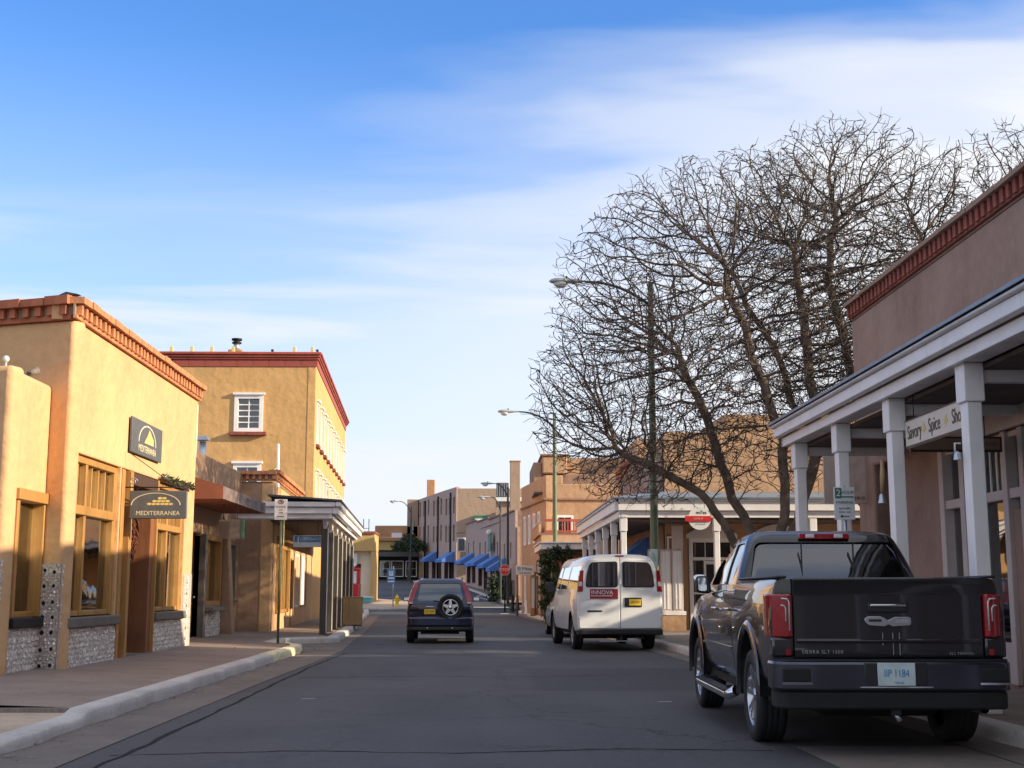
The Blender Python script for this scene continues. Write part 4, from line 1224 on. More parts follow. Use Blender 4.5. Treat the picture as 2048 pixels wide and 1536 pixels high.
# chimney, scuppers and roof bits
ch = G().bx(-10.62, -10.02, 53.2, 53.9, 10.2, 11.25).build('chimney', M['adobeC'], K, bevel=.05)
G().tube([(-10.32, 53.5, 11.2), (-10.32, 53.5, 11.55)], .13, 12).build('flue', M['galv'], ch)
G().lathe([(.13, 0), (.20, .02), (.20, .07), (.13, .09), (.13, .13), (.22, .15), (.22, .22), (0, .24)], (-10.32, 53.5, 11.52), n=16).build('flue_cap', M['iron'], ch)
for x in (-12.84, -12.01, -11.19, -10.32, -7.81, -7.08):
    G().bx(x - .06, x + .06, 52.75, 52.87, 10.985, 11.27).build('roof_block', M['gold'], K, bevel=.01)
for x in (-8.7, -6.85): G().tube([(x, 53, 10.95), (x - .06, 53, 11.2)], [.03, .06], 8).build('roof_spout', M['iron'], K)
t = thing('conduit_mast', (-8.13, 50.5, 4.2), 'white conduit mast with diagonal brace standing on the brick-topped shop roof', 'mast')
G().tube([(-7.95, 50.5, 4.3), (-8.0, 50.5, 7.0)], .055, 8).build('mast', M['white'], t)
G().tube([(-7.97, 50.5, 6.1), (-8.75, 50.5, 5.4)], .03, 6).build('brace', M['white'], t)
t = thing('downpipe', (-6.15, 28.1, 4.9), 'thin white pipe at the far corner of the ochre shop', 'pipe')
G().tube([(-6.24, 28.15, 4.2), (-6.24, 28.15, 5.35)], .025, 8).build('pipe', M['white'], t)

# ---- H2: yellow canopy building at the crossing
H2 = thing('yellow_station', (-9, 89.6, G_(89)), 'yellow canopied corner building with cream wall past the left porch', 'building', 'buildings along the street')
z0 = G_(89.6)
G().bx(-14, -7.45, 89.6, 93, 4.05, 5.2).build('fascia', M['yellow'], H2, bevel=.02)
G().bx(-14, -7.40, 89.5, 93.1, 5.21, 5.38).build('coping', M['brickd'], H2)
wall(Fr(-14, 90.2, 0), 6.3, z0, 4.05, .3, [(4.4, 5.6, z0, 3.2)]).build('wall', M['cream'], H2)
G().bx(-7.68, -7.46, 89.65, 93, z0 - .1, 4.04).build('corner_pier', M['yellow'], H2, bevel=.02)
G().bx(-9.6, -8.4, 90.9, 91.0, z0, 3.3).build('door', M['brickd'], H2)
G().bx(-8.95, -8.65, 89.9, 90.1, 3.1, 3.9).build('lamp_box', M['signwhite'], H2)
t = thing('fuel_pump', (-8.55, 88.7, z0), 'red vintage fuel pump standing against the cream wall', 'pump')
G().bx(-8.95, -8.35, 88.4, 88.8, z0, z0 + 1.35).build('body', M['redpump'], t, bevel=.05)
G().bx(-8.50, -8.28, 88.4, 88.8, z0 + 1.35, z0 + 2.2).build('side_column', M['redpump'], t, bevel=.04)
G().bx(-8.95, -8.28, 88.4, 88.8, z0 + 2.2, z0 + 2.4).build('top', M['redpump'], t, bevel=.05)
G().bx(-8.90, -8.52, 88.45, 88.75, z0 + 1.36, z0 + 2.19).build('dial', M['signwhite'], t, bevel=.02)
G().sphere((-8.75, 88.6, z0 + 2.55), .16).build('globe', M['signwhite'], t)
t = thing('planter', (-8.0, 88.3, z0), 'turquoise and white low planter at the foot of the fuel pump', 'planter')
G().bx(-8.5, -7.4, 87.6, 88.1, z0 + .1, z0 + .42).build('trough', M['turq'], t, bevel=.03)
G().bx(-8.55, -7.35, 87.55, 88.15, z0 + .422, z0 + .50).build('rim', M['signwhite'], t, bevel=.02)
t = thing('roof_frame', (-8.2, 91, 5.4), 'thin black H-shaped metal frame on the yellow building roof', 'frame')
for x in (-8.35, -7.98): G().tube([(x, 91, 5.38), (x, 91, 6.3)], .03, 6).build('upright', M['iron'], t)
G().tube([(-8.35, 91, 5.65), (-7.98, 91, 5.65)], .02, 6).build('crossbar', M['iron'], t)
# ---- H: shops closing the view
H = thing('brown_shop', (-9.5, 138, G_(138)), 'orange and brown shop building closing the street beyond the crossing', 'building', 'buildings along the street')
zb = G_(138)
FH_ = Fr(-13, 138, 0)
wall(FH_, 6.6, zb - .3, 7.0, .3, [(.6, 6.2, zb, 5.6)]).build('wall', M['yellow'], H)
G().bx(-13.2, -6.6, 137.7, 138.4, 6.55, 6.9).build('ledge', M['orange'], H, bevel=.03)
G().bx(-11.55, -6.4, 139, 146, 6.3, 8.22).build('upper_wall', M['orange'], H, bevel=.1)
G().bx(-14, -11.6, 139.5, 146, 6.0, 7.6).build('rear_wall', M['pink'], H, bevel=.1)
G().bx(-9.7, -8.6, 137.9, 138.99, 6.91, 7.4).build('roof_unit', M['white'], H)
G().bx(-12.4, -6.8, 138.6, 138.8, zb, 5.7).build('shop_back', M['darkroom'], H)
for (a, b) in ((.7, 1.9), (2.1, 3.2), (3.3, 4.6), (4.8, 6.0)):
    window(FH_, a, b, zb + .3, 4.5, H, M['white'], M['glass_dark'], fw=.08, rec=.2, nx=1, nz=2, name='shop_window')
G().box(FH_, .6, 6.2, 0.0, 1.3, 4.9, 5.4).build('canopy', M['roofgrey'], H)
G().box(FH_, .65, 1.9, .05, .1, zb + .9, zb + 1.6).build('window_panel', M['yellow'], H)

# litter: dry leaves and grit gathered along the left gutter and on the walk
g = G(); r_ = random.Random(77)
for i in range(1500):
    y = r_.uniform(6, 34)
    if r_.random() < .7: x = -3.98 + abs(r_.gauss(0, .16)); z = .012
    else: x = r_.uniform(-6.1, -4.4); z = .165 + (-4.4 - x) * .035 if y > 13.95 else .118
    a = r_.uniform(0, 6.28); s_ = r_.uniform(.004, .016) if r_.random() < .9 else r_.uniform(.02, .04)
    d1 = Vector((math.cos(a), math.sin(a), r_.uniform(-.2, .3))) * s_; d2 = Vector((-math.sin(a), math.cos(a), r_.uniform(-.2, .3))) * s_ * .6
    c = Vector((x, y, z + s_ * .3)); g.add([c - d1, c + d2, c + d1, c - d2], [(0, 1, 2, 3)])
tag(g.build('leaf_litter', M['wood_w']), 'dry leaves and grit scattered along the left gutter and walk', 'litter', kind='stuff')
# poured tar seams in the carriageway
g = G()
for (P_, w_) in (([(-3.0, 3), (-3.06, 7), (-2.98, 12), (-3.05, 18), (-3.1, 24), (-3.02, 30)], .025), ([(-3.1, 11.2), (-1.6, 11.5), (-.2, 11.3), (1.2, 11.6), (2.6, 11.4)], .016), ([(-2.9, 21.0), (-1.2, 21.3), (.4, 21.1), (2.2, 21.5)], .02)):
    Q = []
    for k in range(len(P_) - 1):
        for q in range(12): Q.append(Vector(P_[k]).lerp(Vector(P_[k + 1]), q / 12) + Vector((r_.uniform(-.02, .02), r_.uniform(-.02, .02))))
    V = []
    for k, p in enumerate(Q):
        t_ = (Q[min(k + 1, len(Q) - 1)] - Q[max(k - 1, 0)]).normalized(); n_ = Vector((-t_.y, t_.x)) * w_ * r_.uniform(.5, 1.2)
        V += [(p.x - n_.x, p.y - n_.y, .004), (p.x + n_.x, p.y + n_.y, .004)]
    g.add(V, [(2 * k, 2 * k + 1, 2 * k + 3, 2 * k + 2) for k in range(len(Q) - 1)])
tag(g.build('tar_seams', plain('tar', (0.028, 0.027, 0.028), .9, spec=0.1)), kind='structure')

# ================================================================ RIGHT SIDE
# ---- R1: rosy brown building with white porch
R1 = thing('adobe_shop', (7, 18, 0.15), 'rosy brown stucco shop building with dull red dentil cornice above the near right porch', 'building', 'buildings along the street')
FR = Fr(6.6, 22.8, -90)
hR = [(.9, 2.4, .15, 3.45), (4.15, 11.4, .2, 3.35), (12.2, 15.0, .8, 3.0)]
soft_wall(FR, 32.8, -.05, 6.14, .4, hR, 'wall', M['adobeR'], R1, bevel=.05)
G().bx(6.72, 20, 22.38, 22.78, -.05, 6.14).build('end_wall', M['adobeR'], R1, bevel=.04)
G().bx(6.9, 20, -10, 22.4, 5.8, 5.9).build('roof', M['roofgrey'], R1)
G().box(FR, 0, 32.7, -.35, -.01, 6.14, 6.4).build('parapet_core', M['adobeR'], R1)
dentil_cornice(FR, -.02, 16.0, 6.46, R1, M['brickd'], M['adobeF'], band=.07, dz=.19, low=.03, step=.205, dw=.105, out=.10, cap_len=1.0, mort=M['brickd'])
G().box(FR, 16.0, 32.6, 0.002, .12, 6.15, 6.45).build('coping', M['brickd'], R1)
# deep doorway
G().box(FR, .9, 2.4, -1.3, -1.2, .15, 3.45).build('door', M['wood_d'], R1)
# shopfront: pinkish white timber
g = G()
for (a, b) in ((4.15, 4.32), (4.95, 5.12), (5.42, 5.56), (6.45, 6.60), (6.98, 7.12), (8.3, 8.45), (8.95, 9.1), (10.2, 10.35), (11.25, 11.4)):
    g.box(FR, a, b, -.2, .03, .2, 3.35)
sf = g.build('shopfront', M['pinkwhite'], R1, bevel=.012)
G().box(FR, 4.0, 11.5, .034, .10, 3.35, 3.62).build('shopfront_cornice', M['pinkwhite'], sf, bevel=.03)
bays = [(4.32, 4.95, .7, 0), (5.12, 5.42, 2.35, 0), (5.56, 6.45, .7, 4), (6.60, 6.98, 2.35, 0), (7.12, 8.3, .15, 0), (8.45, 8.95, .7, 0), (9.1, 10.2, .7, 4), (10.35, 11.25, .7, 3)]
for (a, b, zs, k) in bays:
    G().box(FR, a, b, -.16, .0, 2.50, 2.62).build('transom', M['pinkwhite'], sf)
    G().box(FR, a, b, -.16, -.02, 3.27, 3.34).build('top_rail', M['pinkwhite'], sf)
    if zs > .3: G().box(FR, a, b, -.15, -.03, .2, zs).build('stall_riser', M['pinkwhite'] if zs < 1 else M['adobeR'], sf)
    pn = G().box(FR, a, b, -.12, -.115, max(zs, .2), 2.50).build('pane', M['glass_shop'], sf)
    pt = G().box(FR, a, b, -.12, -.115, 2.62, 3.27).build('pane', M['glass_shop'], sf)
    for i in range(1, k):
        u = a + (b - a) * i / k
        G().box(FR, u - .015, u + .015, -.11, -.09, 2.62, 3.27).build('muntin', M['whited'], pt)
g = G(); g.box(FR, 7.16, 7.30, -.14, -.04, .2, 2.48); g.box(FR, 8.12, 8.26, -.14, -.04, .2, 2.48); g.box(FR, 7.30, 8.12, -.14, -.04, 2.34, 2.48); g.box(FR, 7.30, 8.12, -.14, -.04, .2, .75)
dd = g.build('door', M['pinkwhite'], sf, bevel=.01)
G().box(FR, 7.30, 7.36, -.03, .02, 1.0, 1.3).build('door_handle', M['chrome'], dd)
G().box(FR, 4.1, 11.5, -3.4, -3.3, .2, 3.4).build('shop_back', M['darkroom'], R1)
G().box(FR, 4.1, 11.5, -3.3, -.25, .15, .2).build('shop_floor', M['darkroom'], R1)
G().bx(10.15, 19.8, -9.9, 22.3, -.05, 5.75).build('rear_rooms', M['adobeR'], R1)  # added solid core, stops sun leaking through the building
G().box(FR, 12.1, 15.1, -.5, -.42, .7, 3.1).build('shutter_board', M['pinkwhite'], R1)  # added backing, keeps sun from passing through the unseen opening
# ---- porch P2
P2 = thing('porch', (5, 16, 0.15), 'long white timber porch with square capped columns along the near right sidewalk', 'porch')
FQ = Fr(5.0, 20.4, -90)
cols_u = [20.4 - y for y in (20.42, 18.0, 15.62, 13.12, 10.7, 8.2, 5.7, 3.2)]
sh = G().bx(-.078, .078, -.10, .10, 0, 3.11).build('post', M['white'], P2, bevel=.012, at=(0, 0, 0))
cp = G().bx(-.105, .105, -.13, .13, 0, .40).build('post_cap', M['white'], sh, bevel=.012, at=(0, 0, 0))
rg = G().bx(-.185, .185, -.185, .185, -.045, -.001).build('cap_moulding', M['white'], cp, bevel=.01, at=(0, 0, 0)) if False else None
first = True
base_loc = []
for u in cols_u:
    p = FQ(u, 0, .15)
    if first:
        sh.location = p - org(P2); cp.location = (0, 0, 3.11); first = False
    else:
        c = copy_tree(sh, P2); c.location = p - org(P2)
    G().bx(p.x - .105, p.x + .105, p.y - .13, p.y + .13, .151, .36).build('post_base', M['white'], P2, bevel=.015)
G().box(FQ, -.35, 32, -.10, .10, 3.665, 3.80).build('beam', M['whited'], P2)
for k in range(8):
    a = -.40 + k * 2.46
    G().box(FQ, a, a + 2.452, .11, .18, 3.65, 3.79).build('frieze_board', M['white'], P2, bevel=.008)
    G().box(FQ, a - .08, a + 2.372, .20, .30, 3.80, 3.945).build('fascia_board', M['white'], P2, bevel=.01)
G().box(FQ, -.48, 20, .19, .20, 3.79, 3.80).build('shadow_gap', M['brownletter'], P2)  # dark strip painted in for the shadow line between boards
G().box(FQ, -.52, 20, .24, .36, 3.95, 3.99).build('crown_mould', M['whited'], P2, bevel=.03)
G().box(FQ, -.44, -.36, -1.6, .18, 3.65, 3.93).build('end_board', M['white'], P2)
g = G()
g.add([FQ(-.56, .39, 3.994), FQ(32, .39, 3.994), FQ(32, -1.59, 4.60), FQ(-.56, -1.59, 4.60), FQ(-.56, .39, 4.03), FQ(32, .39, 4.03), FQ(32, -1.59, 4.64), FQ(-.56, -1.59, 4.64)],
      [(0, 3, 2, 1), (4, 5, 6, 7), (0, 1, 5, 4), (0, 4, 7, 3), (1, 2, 6, 5)])
g.build('roof', M['tinroof'], P2)
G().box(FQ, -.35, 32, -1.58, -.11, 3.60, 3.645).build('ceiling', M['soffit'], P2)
for u in cols_u: G().box(FQ, u - .06, u + .06, -1.57, -.13, 3.47, 3.595).build('cross_beam', M['whited'], P2)

t = thing('hanging_sign', (5.1, 14.5, 3.2), 'long cream sign board reading Savory Spice Shop hanging along the near right porch', 'sign')
G().bx(5.07, 5.13, 13.32, 15.44, 3.04, 3.37).build('board', M['signcream'], t, bevel=.008)
for z in (3.045, 3.355): G().bx(5.06, 5.069, 13.33, 15.43, z, z + .012).build('border', M['brownletter'], t)
text('Savory', .23, (5.066, 15.10, 3.205), (R(90), 0, R(-90)), M['brownletter'], t, .002, sx=.80)
text('Spice', .23, (5.066, 14.42, 3.205), (R(90), 0, R(-90)), M['brownletter'], t, .002, sx=.80)
text('Shop', .23, (5.066, 13.68, 3.205), (R(90), 0, R(-90)), M['brownletter'], t, .002, sx=.80)
for y in (14.77, 14.06):
    g = G()
    for dy, dz in ((0, .035), (-.035, -.01), (.035, -.01)): g.add([(5.066, y + dy + .028 * math.cos(a * .785), 3.21 + dz + .028 * math.sin(a * .785)) for a in range(8)], [tuple(range(8))])
    g.add([(5.066, y - .006, 3.14), (5.066, y + .006, 3.14), (5.066, y + .006, 3.2), (5.066, y - .006, 3.2)], [(0, 1, 2, 3)])
    g.build('clover_mark', M['gold'], t)
for y in (13.5, 15.2): G().tube([(5.1, y, 3.37), (5.1, y, 3.66)], .007, 5).build('hanger', M['iron'], t)
t = thing('hanging_sign', (6, 15.5, 3.2), 'narrow dark-framed tan sign board hung across the walk behind the porch column', 'sign')
G().bx(5.30, 6.45, 15.97, 16.03, 3.06, 3.25).build('frame', M['wood_d'], t)
G().bx(5.33, 6.42, 15.955, 15.965, 3.085, 3.225).build('board', M['interior'], t)
text('TEAHOUSE', .07, (6.2, 15.954, 3.155), (R(90), 0, 0), M['brownletter'], t, .001)
for x in (5.5, 6.25): G().tube([(x, 16, 3.25), (x, 16, 3.60)], .006, 5).build('hanger', M['iron'], t)
t = thing('hanging_banner', (6.2, 22.2, 3.3), 'large stained beige board hanging across the far end of the near right porch', 'banner')
G().bx(5.84, 6.57, 22.2, 22.24, 2.83, 3.72).build('board', stucco('stained_beige_board', (0.62, 0.50, 0.44), (0.52, 0.41, 0.36), .35, (0.30, .21, .17)), t, bevel=.006)
text('HAMBURG', .09, (6.28, 22.195, 2.92), (R(90), 0, 0), M['brownletter'], t, .001, space=1.3)
for x in (5.9, 6.5): G().tube([(x, 22.22, 3.7), (x, 22.22, 3.76)], .008, 5).build('hanger', M['iron'], t)
t = thing('porch_lantern', (4.98, 15.45, 2.9), 'small lantern and bell hanging beside the third porch column', 'lantern')
G().tube([(4.93, 15.95, 2.95), (4.93, 15.95, 2.75), (4.91, 15.95, 2.55)], [.02, .035, .02], 8).build('lantern_body', M['wood_p'], t)
G().lathe([(0.01, .12), (.03, .10), (.045, .02), (.05, 0)], (4.91, 15.95, 2.42), n=12).build('bell', M['galv'], t)
t = thing('wall_bell', (5.13, 13.0, 2.7), 'small silver bell bracket on the nearest porch column', 'bell')
G().lathe([(0.01, .09), (.03, .07), (.04, .0)], (4.86, 13.2, 2.68), n=12).build('bell', M['galv'], t)
G().tube([(4.90, 13.2, 2.85), (4.84, 13.2, 2.85), (4.84, 13.2, 2.76)], .010, 6).build('bracket', M['whited'], t)
# planters / items in the shop windows
# ---- 2 hour parking sign
t = thing('parking_sign', (4.87, 17.5, .15), 'green and white two hour parking sign in front of a white porch column', 'sign')
G().tube([(4.88, 17.53, .1), (4.88, 17.53, 2.75)], .024, 8).build('post', M['galv'], t)
G().bx(4.73, 5.01, 17.49, 17.505, 2.30, 2.74).build('board', M['signwhite'], t, bevel=.004)
G().bx(4.745, 4.83, 17.482, 17.488, 2.59, 2.725).build('green_field', M['signgreen'], t)
G().bx(4.835, 4.995, 17.482, 17.488, 2.60, 2.615).build('green_line', M['signgreen'], t)
text('2', .13, (4.787, 17.478, 2.655), (R(90), 0, 0), M['signwhite'], t, .001)
text('HOUR', .06, (4.915, 17.484, 2.665), (R(90), 0, 0), M['signgreen'], t, .001)
text('PARKING', .056, (4.87, 17.484, 2.53), (R(90), 0, 0), M['signgreen'], t, .001)
text('8AM-6PM', .038, (4.87, 17.484, 2.45), (R(90), 0, 0), M['signgreen'], t, .001)
text('MON - SAT', .034, (4.87, 17.484, 2.40), (R(90), 0, 0), M['signgreen'], t, .001)
G().add([(4.80, 17.483, 2.345), (4.84, 17.483, 2.365), (4.84, 17.483, 2.350), (4.93, 17.483, 2.350), (4.93, 17.483, 2.340), (4.84, 17.483, 2.340), (4.84, 17.483, 2.325)], [(0, 1, 2, 3, 4, 5, 6)]).build('arrow', M['black'], t)

# ---- R2: corner building with wrap-round white porch
R2 = thing('adobe_shop', (7, 42, 0.15), 'tan stucco corner building behind the bare tree, with arched pediment doors', 'building', 'buildings along the street')
FS = Fr(5.7, 41, 0)                # camera-facing wall, u = X - 5.7
hS = [(-.0001 + .05, .55, .72, 3.1), (.72, 2.2, .15, 3.0), (2.7, 4.4, .15, 3.0), (5.0, 7.5, .6, 3.0)]
soft_wall(FS, 10, -.05, 6.35, .35, hS, 'front_wall', M['adobeE'], R2, bevel=.06)
FSs = Fr(5.7, 55, -90)
soft_wall(FSs, 13.98, -.05, 6.1, .35, [(10.3, 11.9, .6, 2.7), (7.0, 9.0, .6, 2.7), (3.0, 5.2, .6, 2.7)], 'side_wall', M['adobeR'], R2, bevel=.04)
G().bx(6, 15.5, 41.4, 55, 5.6, 5.7).build('roof', M['roofgrey'], R2)
dentil_cornice(Fr(5.7, 41, 0), 5.2, 9.9, 6.52, R2, M['brick'], M['brick'], step=.3, dz=.15)
dentil_cornice(FSs, 0, 4.5, 6.35, R2, M['brick2'], M['brick2'], step=.4, dz=.18, dw=.2)
G().bx(8.0, 16, 43, 50, 5.7, 7.2).build('upper_block', M['adobeE'], R2, bevel=.06)
# tall white shutter-like windows at the corner
window(FS, .06, .55, .74, 3.05, R2, M['white'], M['glass_dark'], fw=.06, rec=.1, nx=1, nz=1)
for k, X0 in enumerate((5.05, 5.42, 5.78)):
    g = G().bx(X0, X0 + .34, 40.2, 40.25, .74, 2.62)
    p = g.build('shutter_panel', M['pinkwhite'], R2, bevel=.01)
    G().bx(X0 + .04, X0 + .30, 40.185, 40.198, .80, 2.56).build('shutter_inset', M['whited'], p)
    G().bx(X0 + .10, X0 + .12, 40.17, 40.184, .80, 2.56).build('shutter_rib', M['white'], p); G().bx(X0 + .20, X0 + .22, 40.17, 40.184, .80, 2.56).build('shutter_rib', M['white'], p)
G().bx(5.0, 6.18, 40.10, 40.30, .62, .738).build('shutter_sill', M['white'], R2, bevel=.01)
G().bx(5.0, 6.18, 40.12, 40.28, -.05, .60).build('shutter_base', M['adobeE'], R2)
G().bx(5.8, 6.14, 40.15, 40.26, 2.63, 3.35).build('shutter_top', M['pinkwhite'], R2, bevel=.01)
def ped_door(u0, u1, zt):
    g = G()
    g.box(FS, u0, u0 + .12, -.1, .06, .15, zt); g.box(FS, u1 - .12, u1, -.1, .06, .15, zt); g.box(FS, u0 + .12, u1 - .12, -.1, .05, zt - .12, zt); g.box(FS, u0 + .12, u1 - .12, -.1, .05, zt - .68, zt - .58)
    dd = g.build('door_frame', M['white'], R2, bevel=.01)
    pts = [(u0 - .08, zt), (u1 + .08, zt), (u1 + .08, zt + .14)] + [(u0 + (u1 - u0) * (1 - k / 10), zt + .16 + .30 * math.sin(math.pi * k / 10)) for k in range(1, 10)] + [(u0 - .08, zt + .14)]
    G().prism(pts, 'y', .003, .10, FS).build('pediment', M['whited'], dd, bevel=.01)
    n = 3
    for i in range(n):
        a = u0 + .14 + (u1 - u0 - .28) * i / n; b = u0 + .14 + (u1 - u0 - .28) * (i + 1) / n - .02
        G().box(FS, a, b, -.08, -.07, zt - .56, zt - .14).build('pane', M['glass_dark'], dd)
        if i < n - 1: G().box(FS, b, b + .02, -.09, .0, zt - .57, zt - .12).build('muntin', M['white'], dd)
    s = .34
    g = G(); g.box(FS, u0 + .13, u0 + .13 + .02 + s, -.09, -.06, .2, .9); g.box(FS, u0 + .13 + s, u0 + .19 + s, -.1, .02, .2, zt - .69); g.box(FS, u0 + .13, u0 + .13 + s, -.09, .0, 1.25, 1.31); g.box(FS, u1 - .22, u1 - .13, -.1, .0, .2, zt - .69); g.box(FS, u0 + .20 + s, u1 - .23, -.1, .0, .2, .5); g.box(FS, u0 + .20 + s, u1 - .23, -.1, .0, zt - .8, zt - .7)
    g.build('door', M['white'], dd, bevel=.006)
    G().box(FS, u0 + .12, u1 - .12, -.12, -.11, .2, zt - .68).build('pane', M['glass_dark'], dd)
ped_door(.74, 2.18, 2.98)
ped_door(2.72, 4.38, 2.98)
window(FS, 5.0, 7.5, .6, 3.0, R2, M['white'], M['glass_dark'], fw=.1, rec=.1, nx=3, nz=2)
for (a, b) in ((10.3, 11.9), (7.0, 9.0), (3.0, 5.2)): window(FSs, a, b, .6, 2.7, R2, M['white'], M['glass_dark'], nx=2, nz=2)
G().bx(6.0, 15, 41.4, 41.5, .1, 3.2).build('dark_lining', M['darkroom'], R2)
P3 = thing('porch', (4.1, 40, 0.15), 'white columned porch wrapping the corner building behind the white van', 'porch')
FT = Fr(4.15, 54.2, -90)  # street side: u = 54.2 - Y
FU = Fr(4.15, 38.75, 0)   # camera side
sh3 = G().bx(-.08, .08, -.10, .10, 0, 2.95).build('post', M['white'], P3, bevel=.012, at=(0, 0, 0))
cp3 = G().bx(-.105, .105, -.13, .13, 0, .42).build('post_cap', M['white'], sh3, bevel=.012, at=(0, 0, 0)); cp3.location = (0, 0, 2.95)
locs = [(4.15, 38.75), (4.15, 41.6), (4.15, 44.5), (4.15, 47.4), (4.15, 50.6), (4.15, 53.8), (6.92, 38.75), (9.8, 38.75), (12.5, 38.75)]
for i, (x, y) in enumerate(locs):
    c = sh3 if i == 0 else copy_tree(sh3, P3)
    c.location = Vector((x, y, .15)) - org(P3)
for (F_, a, b) in ((FT, -.2, 15.62), (FU, -.17, 11)):
    n = max(1, int((b - a) / 2.7))
    for k in range(n):
        p, q = a + (b - a) * k / n, a + (b - a) * (k + 1) / n - .01
        G().box(F_, p, q, .08, .15, 3.50, 3.70).build('frieze_board', M['white'], P3, bevel=.008)
        G().box(F_, p, q + .08, .17, .27, 3.705, 3.98).build('fascia_board', M['white'], P3, bevel=.01)
    G().box(F_, a, b + .12, .22, .34, 3.985, 4.06).build('crown_mould', M['whited'], P3, bevel=.02)
    G().box(F_, a, b, -.08, .075, 3.51, 3.64).build('beam', M['whited'], P3)
g = G()
e = 4.10
g.add([(3.78, 38.35, e), (15.2, 38.35, e), (15.2, 40.99, e + .35), (5.69, 40.99, e + .35), (5.69, 54.3, e + .35), (3.78, 54.3, e)], [(0, 1, 2, 3), (0, 3, 4, 5)])
g.add([(3.78, 38.35, e - .05), (15.2, 38.35, e - .05), (15.2, 40.99, e + .30), (5.69, 40.99, e + .30), (5.69, 54.3, e + .30), (3.78, 54.3, e - .05)], [(3, 2, 1, 0), (5, 4, 3, 0)])
g.add([(3.78, 38.35, e - .05), (15.2, 38.35, e - .05), (15.2, 38.35, e), (3.78, 38.35, e)], [(0, 1, 2, 3)])
g.add([(3.78, 38.35, e - .05), (3.78, 54.3, e - .05), (3.78, 54.3, e), (3.78, 38.35, e)], [(3, 2, 1, 0)])
g.build('roof', M['tinroof'], P3)
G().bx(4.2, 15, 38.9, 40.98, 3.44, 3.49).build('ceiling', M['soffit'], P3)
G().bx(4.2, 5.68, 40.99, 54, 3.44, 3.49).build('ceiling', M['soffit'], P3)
t = thing('awning', (5.4, 46, 2.8), 'blue canvas awning half hidden behind the corner porch columns', 'awning')
G().add([(5.69, 45, 3.2), (4.75, 45, 2.5), (4.75, 48, 2.5), (5.69, 48, 3.2), (4.75, 45, 2.3), (4.75, 48, 2.3), (5.69, 45, 2.5), (5.69, 48, 2.5)], [(0, 1, 2, 3), (1, 4, 5, 2), (0, 6, 4, 1), (3, 2, 5, 7)]).build('canopy', M['awning_b'], t)
t = thing('round_sign', (6.35, 38.3, 3.5), 'round white hanging sign crossed by a red bar on the corner porch', 'sign')
g = G(); g.add([(6.35 + .335 * math.cos(k * .19635), y, 3.46 + .335 * math.sin(k * .19635)) for y in (38.24, 38.28) for k in range(32)], [tuple(range(32)), tuple(range(32, 64))[::-1]] + [(k, 32 + k, 32 + (k + 1) % 32, (k + 1) % 32) for k in range(32)])
g.build('board', M['signwhite'], t)
G().bx(5.91, 6.68, 38.20, 38.235, 3.37, 3.53).build('bar', M['signred'], t, bevel=.005)
text('HOUSE OF', .06, (6.30, 38.196, 3.45), (R(90), 0, 0), M['signcream'], t, .001)
text('m7as', .15, (6.40, 38.235, 3.63), (R(90), 0, 0), M['black'], t, .001)
text('y l i n e n', .075, (6.36, 38.235, 3.29), (R(90), 0, 0), M['black'], t, .001)
for x in (6.2, 6.5): G().tube([(x, 38.26, 3.75), (x, 38.3, 4.0)], .008, 5).build('hanger', M['iron'], t)

# ---- small porch building with vines beyond (Y 55-64)
S1 = thing('vine_porch', (3.6, 60, .1), 'small white flat-topped porch below the red balcony balustrade', 'porch')
G().bx(2.65, 5.6, 56.8, 63, 3.02, 3.12).build('ceiling', M['soffit'], S1)
G().bx(2.45, 5.6, 56.6, 63.2, 3.125, 3.38).build('fascia', M['white'], S1, bevel=.03)
G().bx(2.38, 5.6, 56.5, 63.3, 3.385, 3.45).build('crown', M['whited'], S1, bevel=.02)
for y in (56.9, 59.8, 62.8): G().bx(2.72, 2.90, y - .1, y + .1, .1, 3.02).build('post', M['wood_w'], S1)
G().bx(5.0, 5.6, 54.3, 66, -.05, 3.6).build('back_wall', M['adobeE'], S1)
t = thing('balcony', (3.9, 64, 4), 'red balustrade on the terrace over the small porch', 'balcony')
G().bx(2.9, 4.9, 62.1, 62.2, 4.62, 4.74).build('rail', M['redcap'], t, bevel=.01); G().bx(2.9, 4.9, 62.1, 62.2, 4.1, 4.2).build('bottom_rail', M['redcap'], t)
for k in range(9): G().bx(3.72 + k * .13, 3.78 + k * .13, 62.12, 62.18, 4.2, 4.62).build('baluster', M['redcap'], t)
G().bx(2.62, 2.74, 62.2, 70, 4.0, 4.55).build('parapet', M['adobeE'], t); G().bx(2.60, 2.76, 62.2, 70, 4.555, 4.62).build('parapet_cap', M['pinkwhite'], t)
G().bx(2.75, 4.9, 62.2, 62.5, 3.46, 4.09).build('parapet', M['adobeE'], t)
G().bx(2.74, 5, 62.5, 70, 3.5, 4.0).build('terrace', M['adobeE'], t)

def leaf_mass(name, pts, n, spread, label, cat, size=.07):
    g = G()
    for i in range(n):
        c = Vector(rnd.choice(pts)) + Vector((rnd.gauss(0, spread), rnd.gauss(0, spread), rnd.gauss(0, spread)))
        d1 = Vector((rnd.uniform(-1, 1), rnd.uniform(-1, 1), rnd.uniform(-1, 1))).normalized() * size; d2 = d1.cross(Vector((rnd.uniform(-1, 1), rnd.uniform(-1, 1), rnd.uniform(-1, 1)))).normalized() * size * .6
        g.add([c - d1, c + d2, c + d1, c - d2], [(0, 1, 2, 3)])
    return g
t = thing('climbing_vine', (2.7, 56.5, .1), 'dark green climbing vine covering the near post of the small porch', 'vine')
pts = [(2.75 + .25 * math.sin(k), 56.4 + .1 * math.cos(k * 2), .3 + k * .1) for k in range(28)] + [(2.75 + k * .08, 56.4, 2.9 - .2 * math.sin(k)) for k in range(14)]
